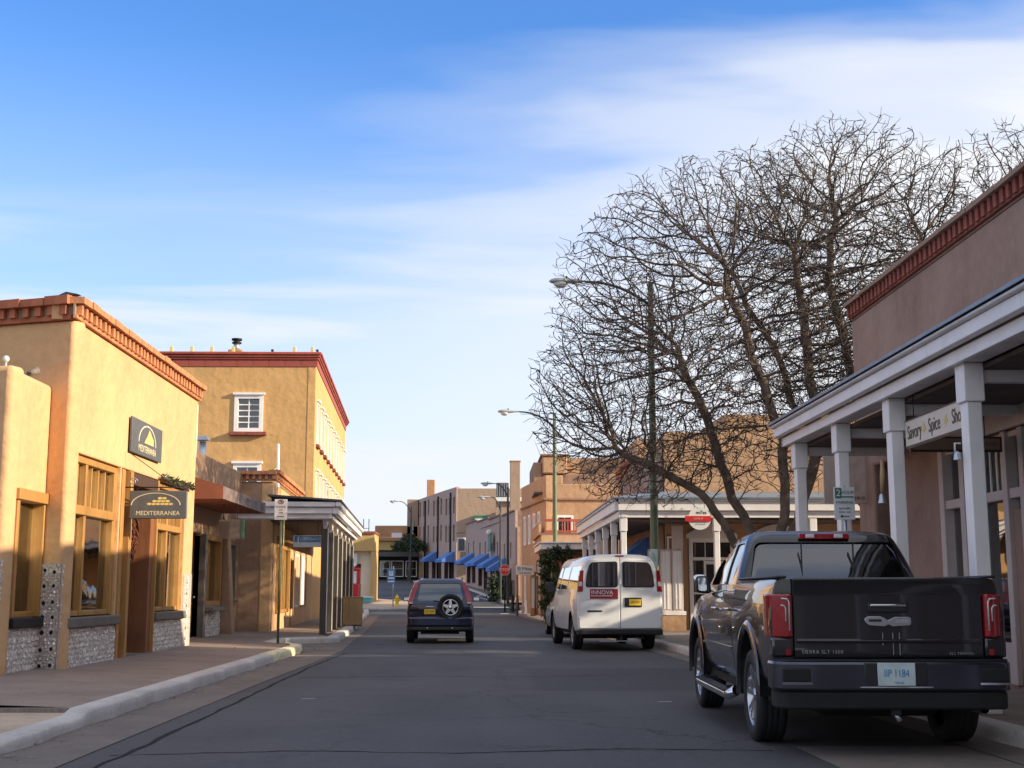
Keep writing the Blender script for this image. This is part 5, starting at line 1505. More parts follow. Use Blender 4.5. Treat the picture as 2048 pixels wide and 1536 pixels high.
leaf_mass('leaves', pts, 2400, .09, '', '').build('leaves', M['leaf'], t)
G().tube([(2.75 + .1 * math.sin(k), 56.45, .1 + k * .3) for k in range(10)], .04, 6).build('stem', M['wood_d'], t)

# ---- E: two-storey tan building
E_ = thing('two_storey_building', (3.1, 70, 0), 'two-storey tan stucco building with narrow white windows, ledge line and stepped parapet', 'building', 'buildings along the street')
FEs = Fr(2.15, 74.2, -90 + 6.9)  # street side towards camera
LE = math.hypot(3.1 - 2.15, 8.2)
hE = [(1.1 + k * 1.62, 1.1 + k * 1.62 + .62, 3.85, 5.45) for k in range(4)]
wall(FEs, LE, -.05, 7.17, .3, hE + [(1.1, 1.7, .5, 2.4), (3.5, 4.6, .1, 2.4)]).build('wall', M['adobeE'], E_, bevel=.03)
FEf = Fr(3.1, 66.05, 0)
wall(FEf, 8, -.05, 6.72, .3, [(.55, 1.45, 3.9, 5.15)]).build('front_wall', M['adobeE'], E_, bevel=.03)
G().box(FEf, 0, .9, -.29, -.004, 6.72, 7.17).build('parapet_step', M['adobeE'], E_, bevel=.04)
for (a, b, c, d_) in hE: window(FEs, a, b, c, d_, E_, M['white'], M['glass_dark'], fw=.13, rec=.1, proud=.05, nx=1, nz=2)
window(FEs, 1.1, 1.7, .5, 2.4, E_, M['white'], M['glass_dark'], fw=.12, rec=.1, nx=1, nz=1)
G().box(FEs, 3.5, 4.6, -.2, -.12, .1, 2.4).build('door', M['wood_d'], E_)
window(FEf, .55, 1.45, 3.9, 5.15, E_, M['white'], M['glass_dark'], fw=.12, rec=.08, proud=.06, nx=2, nz=1)
G().box(FEf, -.05, 8, .003, .10, 5.90, 6.0).build('ledge', M['adobeF'], E_, bevel=.02); G().box(FEs, 0, LE + .05, .003, .10, 5.90, 6.0).build('ledge', M['adobeF'], E_, bevel=.02)
G().bx(2.6, 11, 67, 76, 6.3, 6.4).build('roof', M['roofgrey'], E_)
# taller block behind
E2 = thing('upper_block', (4, 78, 0), 'umber stucco upper block with stepped parapet rising behind the tan building', 'building', 'buildings along the street')
wall(Fr(2.95, 78, 0), 9.5, 0, 8.3, .4, []).build('front_wall', M['adobeF'], E2, bevel=.08)
G().bx(2.95, 3.5, 77.9, 84, 0, 9.0).build('corner_wall', M['adobeF'], E2, bevel=.08)
G().bx(3.5, 5.0, 77.7, 84, 8.3, 9.35).build('stair_block', M['adobeE'], E2, bevel=.08)
G().bx(3.4, 5.1, 77.6, 84, 9.36, 9.48).build('cap', M['adobeF'], E2, bevel=.03)
G().bx(5.01, 12.4, 80, 86, 8.0, 9.5).build('rear_block', M['adobeE'], E2, bevel=.2)
G().bx(9.2, 14, 79, 86, 8.0, 10.6).build('rear_block', M['adobeE'], E2, bevel=.2)
for k in range(4): G().tube([(3.5 + k * .25 + (k > 1) * .1, 79, 9.4), (3.3 + k * .2, 79, 9.9 + k % 2 * .3), (3.05 + k * .3, 79, 10.5 - k * .1)], [.02, .012, .006], 4).build('weed_stalk', M['twig'], E2)

# ---- G1, G2: pinkish grey buildings beyond the crossing
def seg_frame(p, q):
    d = Vector(q) - Vector(p)
    return Fr(p[0], p[1], math.degrees(math.atan2(d.y, d.x))), d.length
G1 = thing('pink_building', (0.5, 104, G_(104)), 'low pinkish grey curved building with blue awnings beyond the stop sign', 'building', 'buildings along the street')
PG = [(-1.62, 120.3), (-.55, 113), (.45, 106.5), (1.35, 99.5), (2.22, 92)]
ztop = [7.45, 7.3, 7.15, 7.0, 6.9]
gi = 0
for k in range(4):
    F_, L = seg_frame(PG[k], PG[k + 1])
    zg = G_((PG[k][1] + PG[k + 1][1]) / 2)
    hs = [(L * .2, L * .2 + .62, zg + 2.9, zg + 4.1), (L * .65, L * .65 + .62, zg + 2.9, zg + 4.1)]
    hs2 = [(L * .12, L * .42, zg + .4, zg + 2.2), (L * .58, L * .86, zg + (.1 if k % 2 else .4), zg + 2.2)]
    wall(F_, L + .02, -.1, (ztop[k] + ztop[k + 1]) / 2, .3, hs + hs2).build('wall', M['pink'], G1)
    for h in hs: window(F_, *h, G1, M['pink2'], M['glass_dark'], fw=.05, rec=.2, nx=1, nz=2)
    for h in hs2: window(F_, *h, G1, M['wood_d'], M['glass_dark'], fw=.08, rec=.2, nx=1, nz=1, name='shop_window')
    G().box(F_, 0, L, .0, .1, (ztop[k] + ztop[k + 1]) / 2, (ztop[k] + ztop[k + 1]) / 2 + .1).build('coping', M['adobeF'], G1)
G().bx(2.22, 10, 92, 92.3, 0, 6.95).build('end_wall', M['adobeF'], G1)
G().bx(2.35, 2.55, 91.6, 91.99, 1.0, 5.8).build('pilaster', M['pink'], G1)
G().add([(-1.5, 120, 6.6), (2.3, 92.2, 6.6), (9, 92.2, 6.6), (9, 120, 6.6)], [(0, 1, 2, 3)]).build('roof', M['roofgrey'], G1)
G().bx(2.7, 4.2, 93.5, 97, 6.6, 7.5).build('roof_hut', M['yellow'], G1, bevel=.15)
G2 = thing('pink_building', (-4.5, 130, G_(125)), 'tall pinkish grey three-storey building with narrow dark windows and a chimney', 'building', 'buildings along the street')
PH = [(-7.07, 139.8), (-5.3, 132.5), (-3.9, 127), (-2.56, 122)]
for k in range(3):
    F_, L = seg_frame(PH[k], PH[k + 1])
    zg = G_((PH[k][1] + PH[k + 1][1]) / 2)
    hs = []
    for (za, zb) in ((zg + 4.0, zg + 5.6), (zg + 6.6, zg + 8.2)):
        hs += [(L * .15, L * .15 + .7, za, zb), (L * .42, L * .42 + .7, za, zb), (L * .75, L * .75 + .7, za, zb)]
    wall(F_, L + .02, -.1, 11.0, .3, hs + [(L * .1, L * .4, zg + .4, zg + 2.3), (L * .6, L * .85, zg + .1, zg + 2.3)]).build('wall', M['pink'], G2)
    for h in hs: window(F_, *h, G2, M['pink2'], M['glass_dark'], fw=.05, rec=.22, nx=1, nz=2)
    for h in ((L * .1, L * .4, zg + .4, zg + 2.3), (L * .6, L * .85, zg + .1, zg + 2.3)): window(F_, *h, G2, M['wood_d'], M['glass_dark'], fw=.08, rec=.2, nx=1, nz=1, name='shop_window')
    G().tube([F_(L * .6, .08, zg), F_(L * .6, .08, 10.6)], .09, 8).build('downpipe', M['iron'], G2)
wall(Fr(-2.56, 122, 0), 9, -.1, 10.85, .3, []).build('side_wall', M['pink2'], G2)
G().bx(1.2, 1.8, 121.0, 121.98, 5.0, 8.7).build('stair_pier', M['pink'], G2, bevel=.08)
bx_ = G().bx(-.95, .35, 121.4, 121.99, 6.6, 8.3).build('window_box', M['signgreen'], G2)
G().bx(-.80, .15, 121.35, 121.39, 6.95, 8.0).build('pane', M['signwhite'], bx_)
G().bx(-5.95, -5.15, 136, 137, 9.5, 12.85).build('chimney', M['orange'], G2, bevel=.02)
G().add([(-7, 140, 10.6), (-2.6, 122.2, 10.6), (6, 122.2, 10.6), (6, 140, 10.6)], [(0, 1, 2, 3)]).build('roof', M['roofgrey'], G2)
G().bx(-8.15, -7.0, 139.0, 141, 0, 11.0).build('end_block', M['pink2'], G2, bevel=.03)
for y in (6.9, 4.5): G().bx(-7.75, -7.45, 138.9, 138.99, y, y + 1.9).build('pane', M['glass_dark'], G2)
t = thing('roof_chimney', (2.4, 100, 7), 'tall square brown chimney on the roof behind the pink building', 'chimney')
G().bx(2.02, 2.80, 100, 100.9, 6.6, 11.22).build('shaft', M['pink2'], t, bevel=.03)
G().bx(1.98, 2.84, 99.96, 100.94, 11.225, 11.30).build('cap', M['adobeE'], t)
t = thing('rooftop_tank', (1.5, 110, 8.5), 'ribbed grey rooftop cooling tank beside the tall chimney', 'tank')
G().bx(1.05, 2.1, 109.2, 110.4, 9.1, 10.35).build('tank', M['roofgrey'], t, bevel=.08)
for k in range(5): G().bx(1.1 + k * .2, 1.15 + k * .2, 109.14, 109.19, 9.2, 10.2).build('rib', M['galv'], t)
G().bx(1.0, 3.6, 108.6, 110.6, 8.75, 9.08).build('deck', M['signwhite'], t)
G().bx(1.0, 3.6, 109.0, 110.4, 6.6, 8.74).build('plinth', M['pink2'], t)
# blue awnings
k = 0
labs = ['leftmost blue awning, under the tall pink building', 'blue awning under the tall pink building, second from the left', 'blue awning in front of the low pink building, left end',
        'small low blue awning, fourth from the left', 'wide blue awning, fifth from the left, nearest the green signboard', 'wide blue awning just left of the lamp posts', 'narrow blue awning behind the stop sign']
def awn(F_, u0, u1, z1, out, drop, lab):
    t = thing('awning', F_(u0, 0, z1), lab, 'awning', 'blue canvas awnings on the pink buildings')
    a, b = F_(u0, .02, z1), F_(u1, .02, z1); c, d = F_(u1, out, z1 - drop), F_(u0, out, z1 - drop)
    e = Vector((0, 0, -.25))
    G().add([a, b, c, d], [(0, 1, 2, 3)]).build('canopy', M['awning_b'], t)
    G().add([d, c, c + e, d + e], [(0, 1, 2, 3)]).build('valance', M['awning_b'], t)
    a2, b2 = F_(u0, .02, z1 - drop - .25), F_(u1, .02, z1 - drop - .25)
    G().add([a, d, d + e, a2], [(0, 1, 2, 3)]).build('side_flap', M['awning_b'], t); G().add([b, b2, c + e, c], [(0, 1, 2, 3)]).build('side_flap', M['awning_b'], t)
for (P, i, a, b) in ((PH, 1, .1, .5), (PH, 2, .35, .9), (PG, 0, .2, .75), (PG, 1, .1, .55), (PG, 1, .62, .98), (PG, 2, .25, .8), (PG, 3, .05, .35)):
    F_, L = seg_frame(P[i], P[i + 1]); zg = G_((P[i][1] + P[i + 1][1]) / 2)
    awn(F_, L * a, L * b, zg + 3.05, 1.25, .75, labs[k]); k += 1
t = thing('wall_sign', (1.0, 103, 3), 'dark green round-topped signboard on the low pink building', 'sign')
F_, L = seg_frame(PG[2], PG[3])
G().box(F_, L * .3, L * .3 + 1.6, .3, .4, G_(103) + 3.4, G_(103) + 4.8).build('board', M['signgreen'], t, bevel=.03)
G().sphere(F_(L * .3 + .8, .38, G_(103) + 4.85), .28).build('medallion', M['signcream'], t)
t = thing('projecting_sign', (-1.9, 121, 5), 'small white-framed projecting sign between the two pink buildings', 'sign')
G().bx(-2.45, -1.65, 120.5, 120.6, G_(121) + 3.1, G_(121) + 4.4).build('frame', M['signwhite'], t, bevel=.02)
G().bx(-2.33, -1.77, 120.44, 120.49, G_(121) + 3.22, G_(121) + 4.28).build('panel', M['signgrey'], t)
G().tube([(-2.5, 120.7, 6.6), (-1.6, 120.7, 6.7)], .03, 5).build('bracket', M['iron'], t)

# ================================================================ street furniture
def street_lamp(x, y, zt, ax, az, label, mat, r0=.10, collar=False, arm_dip=.55):
    zg = G_(y) + .12
    t = thing('street_lamp', (x, y, zg), label, 'street lamp', 'street lamps')
    G().tube([(x, y, zg), (x, y, zg + .4), (x, y, zt - 1.2), (x, y, zt)], [r0 * 1.15, r0, r0 * .72, r0 * .62], 14).build('pole', mat, t)
    if collar: G().lathe([(r0, 2.5), (r0 * 1.5, 2.4), (r0 * 2.6, 1.55), (r0 * 2.7, 1.25), (r0 * 2.9, 1.2), (r0 * 2.9, 1.12), (r0 * 1.3, 1.1)], (x, y, zg), n=20).build('collar', mat, t)
    G().lathe([(r0 * 2.2, 0), (r0 * 2.2, .06), (r0 * 1.4, .16), (r0 * 1.1, .20)], (x, y, zg), n=18).build('base_flange', mat, t)
    G().sphere((x, y, zt + .02), r0 * .75).build('finial', mat, t)
    s = 1 if ax > x else -1
    arm = []
    L = abs(ax - x) - .97
    for k in range(15):
        q = k / 14
        arm.append((x + s * L * q, y, zt - arm_dip + (az - zt + arm_dip) * (1 - (1 - q) ** 2.2)))
    G().tube(arm, [.045 - .012 * k / 14 for k in range(15)], 10).build('arm', M['darkpole'], t)
    hx = x + s * L; hz = az
    prof = [(0, .035), (.16, .06), (.40, .10), (.62, .125), (.80, .12), (.92, .075), (.97, .02)]
    hd = G()
    n = 14; V = []; fs = []
    for (u, r) in prof:
        for k in range(n):
            a = 2 * math.pi * k / n
            V.append((hx + s * u, y + r * 1.35 * math.cos(a), hz + .01 + r * (.75 if math.sin(a) > 0 else .55) * math.sin(a)))
    for i in range(len(prof) - 1): fs += [(i * n + k, i * n + (k + 1) % n, (i + 1) * n + (k + 1) % n, (i + 1) * n + k) for k in range(n)]
    hd.add(V, fs, True); hd.f += [tuple(range(n)), tuple((len(prof) - 1) * n + k for k in range(n))]; hd.sm += [False, False]
    h = hd.build('lamp_head', M['lampgrey'], t)
    G().sphere((hx + s * .66, y, hz - .05), .15, 14, 8, (1.25, 1, .85)).build('lens', M['lens'], h)
    G().tube([(hx + s * .5, y, hz + .08), (hx + s * .5, y, hz + .15)], .03, 8).build('photocell', M['iron'], h)
    return t
street_lamp(4.45, 34, 9.45, 1.73, 9.55, 'nearest tall green street lamp with curved arm, standing beside the white van', M['greenpole'], r0=.115)
street_lamp(3.14, 57.5, 9.1, .60, 9.25, 'second green street lamp with flared collar, beyond the white van', M['greenpole'], r0=.115, collar=True)
street_lamp(1.55, 84, 7.9, -.22, 8.2, 'dark street lamp standing next to the stop sign, taller of the pair', M['darkpole'], r0=.10)
street_lamp(1.15, 90, 7.4, -.42, 7.75, 'dark street lamp behind the stop sign, shorter of the pair', M['darkpole'], r0=.09)
street_lamp(-7.0, 126, 9.3, -9.1, 9.9, 'distant street lamp whose arm reaches left past the tall pink building', M['darkpole'], r0=.09)
t = thing('street_name_plate', (4.45, 34, 2.5), 'small pale green sign clamped to the nearest lamp pole', 'sign')
G().bx(4.32, 4.50, 33.80, 33.82, 1.95, 2.42).build('plate', M['platewhite'], t, bevel=.004)
text('P A R K', .06, (4.41, 33.79, 2.2), (R(90), R(75), 0), M['signgreen'], t, .001)

t = thing('parking_sign', (-4.73, 30.6, .17), 'white no parking sign on a thin green post by the yellow kerb', 'sign')
G().tube([(-4.73, 30.6, .15), (-4.73, 30.6, 3.0)], .030, 8).build('post', M['greenpole'], t)
G().tube([(-4.665, 30.62, 1.5), (-4.665, 30.62, 3.0)], .012, 6).build('back_channel', M['gold'], t)
G().bx(-4.885, -4.59, 30.55, 30.565, 2.99, 3.47).build('board', M['signwhite'], t, bevel=.004)
br = M['brickd']
ringp = [(-4.735 + .06 * math.cos(k * .314), 30.545, 3.41 + .045 * math.sin(k * .314)) for k in range(21)]
G().tube(ringp, .008, 5).build('no_symbol', br, t)
G().tube([(-4.775, 30.545, 3.44), (-4.695, 30.545, 3.38)], .008, 5).build('no_symbol', br, t)
text('P', .075, (-4.735, 30.545, 3.41), (R(90), 0, 0), M['black'], t, .001)
text('PARKING', .056, (-4.737, 30.545, 3.29), (R(90), 0, 0), br, t, .001)
text('ANY', .05, (-4.737, 30.545, 3.22), (R(90), 0, 0), br, t, .001)
text('TIME', .05, (-4.737, 30.545, 3.15), (R(90), 0, 0), br, t, .001)
G().bx(-4.82, -4.66, 30.542, 30.548, 3.06, 3.075).build('arrow', br, t)

t = thing('stop_sign', (1.38, 80, .1), 'red octagonal stop sign on two dark posts at the crossing', 'sign')
oc = lambda r, y: [(1.30 + r * math.cos(R(22.5 + 45 * k)), y, 2.62 + r * math.sin(R(22.5 + 45 * k))) for k in range(8)]
G().add(oc(.345, 79.90) + oc(.345, 79.92), [tuple(range(8)), tuple(range(8, 16))[::-1]] + [(k, 8 + k, 8 + (k + 1) % 8, (k + 1) % 8) for k in range(8)]).build('border', M['signwhite'], t)
G().add(oc(.32, 79.893), [tuple(range(8))]).build('board', M['signred'], t)
text('STOP', .25, (1.30, 79.885, 2.62), (R(90), 0, 0), M['signwhite'], t, .003)
for x in (1.30,): G().tube([(x, 80, .05), (x, 80, 2.95)], .05, 8).build('post', M['iron'], t)
t = thing('back_of_sign', (1.75, 81, .1), 'blank pale sign panel on a tan post just right of the stop sign', 'sign')
G().bx(1.72, 1.96, 80.9, 80.93, 2.0, 3.05).build('panel', M['pinkwhite'], t, bevel=.01)
G().tube([(1.84, 81, .05), (1.84, 81, 2.2)], .05, 8).build('post', M['wood_w'], t)
for i, (x, y, lb) in enumerate(((1.75, 79.2, 'black cast bollard at the foot of the stop sign'), (2.02, 78.6, 'black flared bollard right of the stop sign'))):
    t = thing('bollard', (x, y, .12), lb, 'bollard', 'bollards at the crossing')
    G().lathe([(.16, 0), (.15, .1), (.09, .5), (.07, .9), (.09, .95), (.05, 1.02), (0, 1.04)], (x, y, .12), n=14).build('shaft', M['iron'], t)
t = thing('shop_sign', (1.8, 60, 2.2), 'white two-panel restaurant sign on posts before the tan building', 'sign')
G().bx(1.62, 2.55, 66.0, 66.05, 2.15, 2.62).build('board', M['signwhite'], t, bevel=.01)
G().bx(2.66, 3.25, 65.95, 66.0, 2.2, 2.85).build('frame', M['wood_d'], t, bevel=.01)
G().bx(2.70, 3.21, 65.94, 65.949, 2.25, 2.80).build('panel', M['signwhite'], t)
text('El Mesa', .24, (2.06, 65.99, 2.45), (R(90), 0, 0), M['black'], t, .002)
text('RISTORANTE', .10, (2.08, 65.99, 2.24), (R(90), 0, 0), M['black'], t, .002)
for z in (2.68, 2.36): G().bx(2.78, 3.12, 65.93, 65.938, z, z + .05).build('stroke', M['black'], t)
for x in (1.7, 2.6, 3.2): G().tube([(x, 66.1, .1), (x, 66.1, 2.3)], .05, 8).build('post', M['wood_w'], t)
t = thing('menu_board', (2.5, 64, .1), 'narrow white menu board standing before the tan building', 'board')
G().bx(2.42, 2.70, 66.2, 66.25, .5, 2.0).build('board', M['signwhite'], t); G().bx(2.36, 2.76, 66.26, 66.4, .1, 2.1).build('frame', M['adobeE'], t)
t = thing('traffic_cone', (1.9, 70, .1), 'white cone standing at the foot of the tan building', 'cone')
G().lathe([(.16, 0), (.16, .04), (.10, .05), (.03, .72), (0, .74)], (2.35, 72, .12), n=12).build('cone_body', M['signwhite'], t)
t = thing('blue_sign', (-5.75, 85, .5), 'blue and white direction sign on a pale post beside the yellow hydrant', 'sign')
G().tube([(-5.72, 83.5, .3), (-5.72, 83.5, 2.9)], .035, 8).build('post', M['galv'], t)
G().bx(-6.10, -5.60, 83.42, 83.45, 1.80, 2.72).build('board', M['signblue'], t, bevel=.01)
G().bx(-5.98, -5.72, 83.40, 83.419, 2.3, 2.6).build('patch', M['signwhite'], t)
G().bx(-6.05, -5.65, 83.40, 83.419, 2.12, 2.2).build('line', M['signwhite'], t); G().bx(-6.05, -5.65, 83.40, 83.419, 1.9, 1.98).build('line', M['signwhite'], t)
text('P', .28, (-5.85, 83.395, 2.45), (R(90), 0, 0), M['signblue'], t, .002)
t = thing('fire_hydrant', (-5.5, 84, .35), 'bright yellow fire hydrant on the far left corner', 'hydrant')
z = G_(84) + .12
G().lathe([(.17, 0), (.17, .05), (.11, .06), (.11, .50), (.15, .52), (.15, .56), (.11, .60), (.07, .70), (.03, .72), (.03, .78), (0, .78)], (-5.5, 84, z), n=16).build('barrel', M['hydrant'], t)
G().tube([(-5.72, 84, z + .42), (-5.28, 84, z + .42)], .06, 10).build('side_outlet', M['hydrant'], t)
G().tube([(-5.5, 83.75, z + .38), (-5.5, 84, z + .38)], .08, 10).build('front_outlet', M['hydrant'], t)
# round shrub in front of pink building, palm-like shade tree beyond
t = thing('round_bush', (1.3, 93, .7), 'dark rounded bush against the low pink building near the lamp posts', 'bush')
pts = [(1.05 + .45 * math.cos(a), 92.6 + .4 * math.sin(a), .75 + .28 * k) for a in (0, 1.6, 3.1, 4.7) for k in range(6)]
leaf_mass('leaves', pts, 1600, .2, '', '', .1).build('foliage', M['leaf'], t)
G().tube([(1.0, 92.6, .6), (1.0, 92.6, 2.2)], .08, 6).build('stem', M['bark'], t)
t = thing('shade_umbrella', (-8.0, 134, G_(134)), 'dark green umbrella-shaped tree before the closing shops', 'tree')
z = G_(134)
G().tube([(-7.6, 134, z), (-7.5, 134, z + 2), (-7.7, 134, z + 4)], [.2, .14, .1], 8).build('trunk', M['bark'], t)
pts = [(-7.6 + 1.5 * r_ * math.cos(a), 134 + 1.5 * r_ * math.sin(a), z + 4.4 - r_ * 1.0) for a in [k * .5 for k in range(13)] for r_ in (.2, .5, .8, 1.0)]
leaf_mass('leaves', pts, 3200, .22, '', '', .12).build('crown', M['leaf'], t)

# ================================================================ TREES (space colonisation)
def make_tree(root, stems, lobes, n_att, seed, label, tw=.0074, D=.25, holes=()):
    rg = np.random.default_rng(seed)
    att = []
    while len(att) < n_att:
        c, r, wgt = lobes[rg.choice(len(lobes), p=[l[2] for l in lobes])]
        p = rg.normal(size=3); p /= np.linalg.norm(p); p *= rg.uniform(0.12, 1) ** .42
        q = np.array(c) + p * np.array(r)
        if q[2] > 2.9: att.append(q)
    att = np.array(att)
    nodes = []; par = []
    for s in stems:
        last = None
        for k, p in enumerate(s):
            if isinstance(p, int): last = p; continue
            p = np.array(p, float)
            if last is None:
                nodes.append(p); par.append(-1); last = len(nodes) - 1; continue
            a = nodes[last]; L = np.linalg.norm(p - a); n = max(1, int(L / D))
            for i in range(1, n + 1):
                q = a + (p - a) * i / n + rg.normal(size=3) * .065
                nodes.append(q); par.append(last); last = len(nodes) - 1
    nodes = list(nodes)
    P = np.array(nodes)
    d = np.full(len(att), 1e9); near = np.zeros(len(att), int)
    def upd(start):
        nonlocal d, near
        Q = np.array(nodes[start:])
        dd = np.linalg.norm(att[:, None, :] - Q[None], axis=2)
        m = dd.argmin(1); mv = dd[np.arange(len(att)), m]
        b = mv < d
        d[b] = mv[b]; near[b] = m[b] + start
    upd(0)
    alive = np.ones(len(att), bool); kill = .185
    for it in range(260):
        act = alive & (d < 3.6)
        if not act.any(): break
        start = len(nodes); groups = {}
        for ai in np.nonzero(act)[0]: groups.setdefault(int(near[ai]), []).append(ai)
        for nd, ais in groups.items():
            v = att[ais] - nodes[nd]; v /= np.linalg.norm(v, axis=1)[:, None]
            dv = v.sum(0)
            if par[nd] >= 0:
                pd = nodes[nd] - nodes[par[nd]]; dv = dv / max(1e-6, np.linalg.norm(dv)) + .55 * pd / max(1e-6, np.linalg.norm(pd))
            dv += rg.normal(size=3) * .36
            dv /= np.linalg.norm(dv)
            q = nodes[nd] + dv * D * .62
            nodes.append(q); par.append(nd)
        if len(nodes) == start: break
        upd(start)
        alive &= d > kill
        if len(nodes) > 60000: break
    n = len(nodes)
    kids = [[] for _ in range(n)]
    for i in range(n):
        if par[i] >= 0: kids[par[i]].append(i)
    rad = np.zeros(n)
    for i in range(n - 1, -1, -1):
        # children always come later than parents
        if not kids[i]: rad[i] = tw
        else: rad[i] = (sum(rad[k] ** 2.6 for k in kids[i])) ** (1 / 2.6)
    # chains
    tree = thing('bare_tree', tuple(root), label, 'tree', 'bare street trees')
    trunk = G(); limbs = G(); twigs = G()
    def chain(i):
        ch = [i]
        while kids[ch[-1]]:
            ch.append(max(kids[ch[-1]], key=lambda k: rad[k]))
        return ch
    todo = [i for i in range(n) if par[i] < 0]
    seen = set()
    while todo:
        i = todo.pop()
        ch = chain(i)
        for c in ch:
            for k in kids[c]:
                if k not in ch[:]: 
                    if k not in seen: todo.append(k); seen.add(k)
        pts = ([nodes[par[i]]] if par[i] >= 0 else []) + [nodes[c] for c in ch]
        rr = ([min(rad[i], rad[par[i]])] if par[i] >= 0 else []) + [rad[c] for c in ch]
        # light smoothing
        A = np.array(pts)
        if len(A) > 3: A[1:-1] = .25 * A[:-2] + .5 * A[1:-1] + .25 * A[2:]
        rr = list(rr); rr[-1] *= .5
        # knobbly end
        if len(pts) < 2: continue
        if rg.random() < .55:
            rr[-1] = tw * 2.0
        R0 = max(rr)
        if R0 > .035:
            # split thick part and thin part
            lim = next((k for k, r_ in enumerate(rr) if r_ < .03), len(rr))
            lim = max(2, min(len(rr), lim + 1))
            (trunk if R0 > .12 else limbs).tube(A[:lim], rr[:lim], 9 if R0 > .08 else 7, cap=False)
            if lim < len(rr): twigs.tube(A[lim - 1:], rr[lim - 1:], 4, cap=False, smooth=True)
        else:
            twigs.tube(A, rr, 4, cap=False, smooth=True)
        # thorny spurs
        for k in range(1, len(A)):
            if rr[k] < .02 and rg.random() < .60:
                dv = A[k] - A[k - 1]; s = np.cross(dv, rg.normal(size=3)); s /= max(1e-6, np.linalg.norm(s))
                b = A[k] + s * rg.uniform(.06, .26) + dv * .5
                c_ = b + s * .05 + dv * .3
                twigs.tube([A[k], b, c_], [tw * .9, tw * .8, tw * .6], 3, cap=False)
    trunk.build('trunk', M['bark'], tree)
    limbs.build('limbs', M['bark'], tree)
    o = twigs.build('twigs', M['twig'], tree); o['kind'] = 'stuff'
    return tree, n


ry = 30.5
t1, n1 = make_tree((6.6, ry, .15), [
    [(6.6, ry, 0.1), (6.55, ry, 1.3), (6.0, ry - .2, 2.2), (5.2, ry - .3, 3.4), (4.3, ry - .2, 4.1), (3.2, ry, 4.6)],
    [(6.62, ry + .1, 0.1), (6.65, ry + .1, 1.4), (6.3, ry + .4, 2.8), (5.7, ry + .6, 4.3), (5.4, ry + .4, 5.6), (4.6, ry + .3, 6.9)],
    [(6.68, ry - .1, 0.1), (6.75, ry - .1, 1.6), (7.0, ry - .4, 3.0), (6.9, ry - .8, 4.8), (6.2, ry - .9, 6.8), (5.6, ry - 1, 8.6)],
    [(6.75, ry, 0.1), (6.9, ry, 1.7), (7.5, ry + .1, 3.2), (8.0, ry + .1, 5.0), (7.7, ry, 7.2), (7.5, ry - .2, 9.4)],
], [((6.4, ry, 7.8), (4.9, 3.6, 4.2), .58), ((3.8, ry, 5.9), (2.8, 2.7, 2.6), .42)], 23000, 3, 'large bare spreading tree behind the white van and pickup, nearest the street')
t2, n2 = make_tree((10.2, 31.5, .15), [
    [(10.2, 31.5, 0.1), (10.0, 31.5, 2.0), (8.8, 31.2, 3.9), (7.6, 31, 5.6), (6.8, 30.9, 7.6), (6.0, 30.9, 9.2)],
    [(10.25, 31.5, 0.1), (10.3, 31.5, 2.2), (9.7, 31.4, 4.6), (9.0, 31.4, 6.6), (8.6, 31.3, 8.8), (8.8, 31.3, 10.8)],
    [(10.35, 31.5, 0.1), (10.6, 31.6, 2.4), (10.9, 31.8, 5.2), (10.6, 31.8, 7.8), (11.1, 31.8, 10)],
    [(10.45, 31.5, 0.1), (11.0, 31.4, 2.8), (12.2, 31.3, 5.8), (12.9, 31.2, 8.4), (13.6, 31.2, 10.4)],
], [((9.2, 31.4, 9.2), (3.6, 3.0, 4.0), .60), ((13.4, 31.4, 9.6), (3.4, 3.0, 3.4), .32), ((7.4, 31.2, 7.9), (2.2, 2.2, 2.5), .08)], 17000, 5, 'tall bare tree rising behind the rosy brown building, at right')
print('tree nodes', n1, n2)

# added unseen wing and junipers right of view, shaped to break sunlight on street
G().bx(14, 20, 22.9, 33, -.05, 4.5).build('rear_wing', M['adobeR'], R1, bevel=.05)
for i, (x, y, zc, rr) in enumerate(((15.2, 24.4, 7.1, 1.7), (16.0, 27.2, 7.4, 1.9), (14.9, 30.0, 7.0, 1.6))):
    t = thing('juniper_tree', (x, y, 0), ['dark green juniper nearest the rear wing of the rosy brown building', 'middle dark green juniper behind the rosy brown building', 'farthest dark green juniper behind the rosy brown building'][i], 'tree', 'junipers in the yard')
    G().tube([(x - 1.6, y, 0), (x - 1.5, y, 2.5), (x - .8, y, 5), (x, y, 8)], [.2, .17, .12, .04], 8).build('trunk', M['bark'], t)
    r_ = random.Random(40 + i); pts = []
    for k in range(70):
        v = Vector((r_.gauss(0, 1), r_.gauss(0, 1), r_.gauss(0, 1))).normalized() * (r_.random() ** .4)
        pts.append((x + v.x * rr * .9, y + v.y * rr, zc + v.z * 2.2))
    leaf_mass('', pts, 5200, .20, '', '', .11).build('crown', M['leaf'], t)

# ================================================================ VEHICLES
def rpoly(pts, r, n=4):
    """round the corners of a 2-D polygon"""
    out = []; m = len(pts)
    for i in range(m):
        p = Vector(pts[i]); a = (Vector(pts[i - 1]) - p); b = (Vector(pts[(i + 1) % m]) - p)
        d = min(r, a.length * .45, b.length * .45)
        p0 = p + a.normalized() * d; p1 = p + b.normalized() * d
        for k in range(n + 1):
            t = k / n
            q = p0 * (1 - t) ** 2 + p * 2 * t * (1 - t) + p1 * t * t
            out.append((q.x, q.y))
    return out


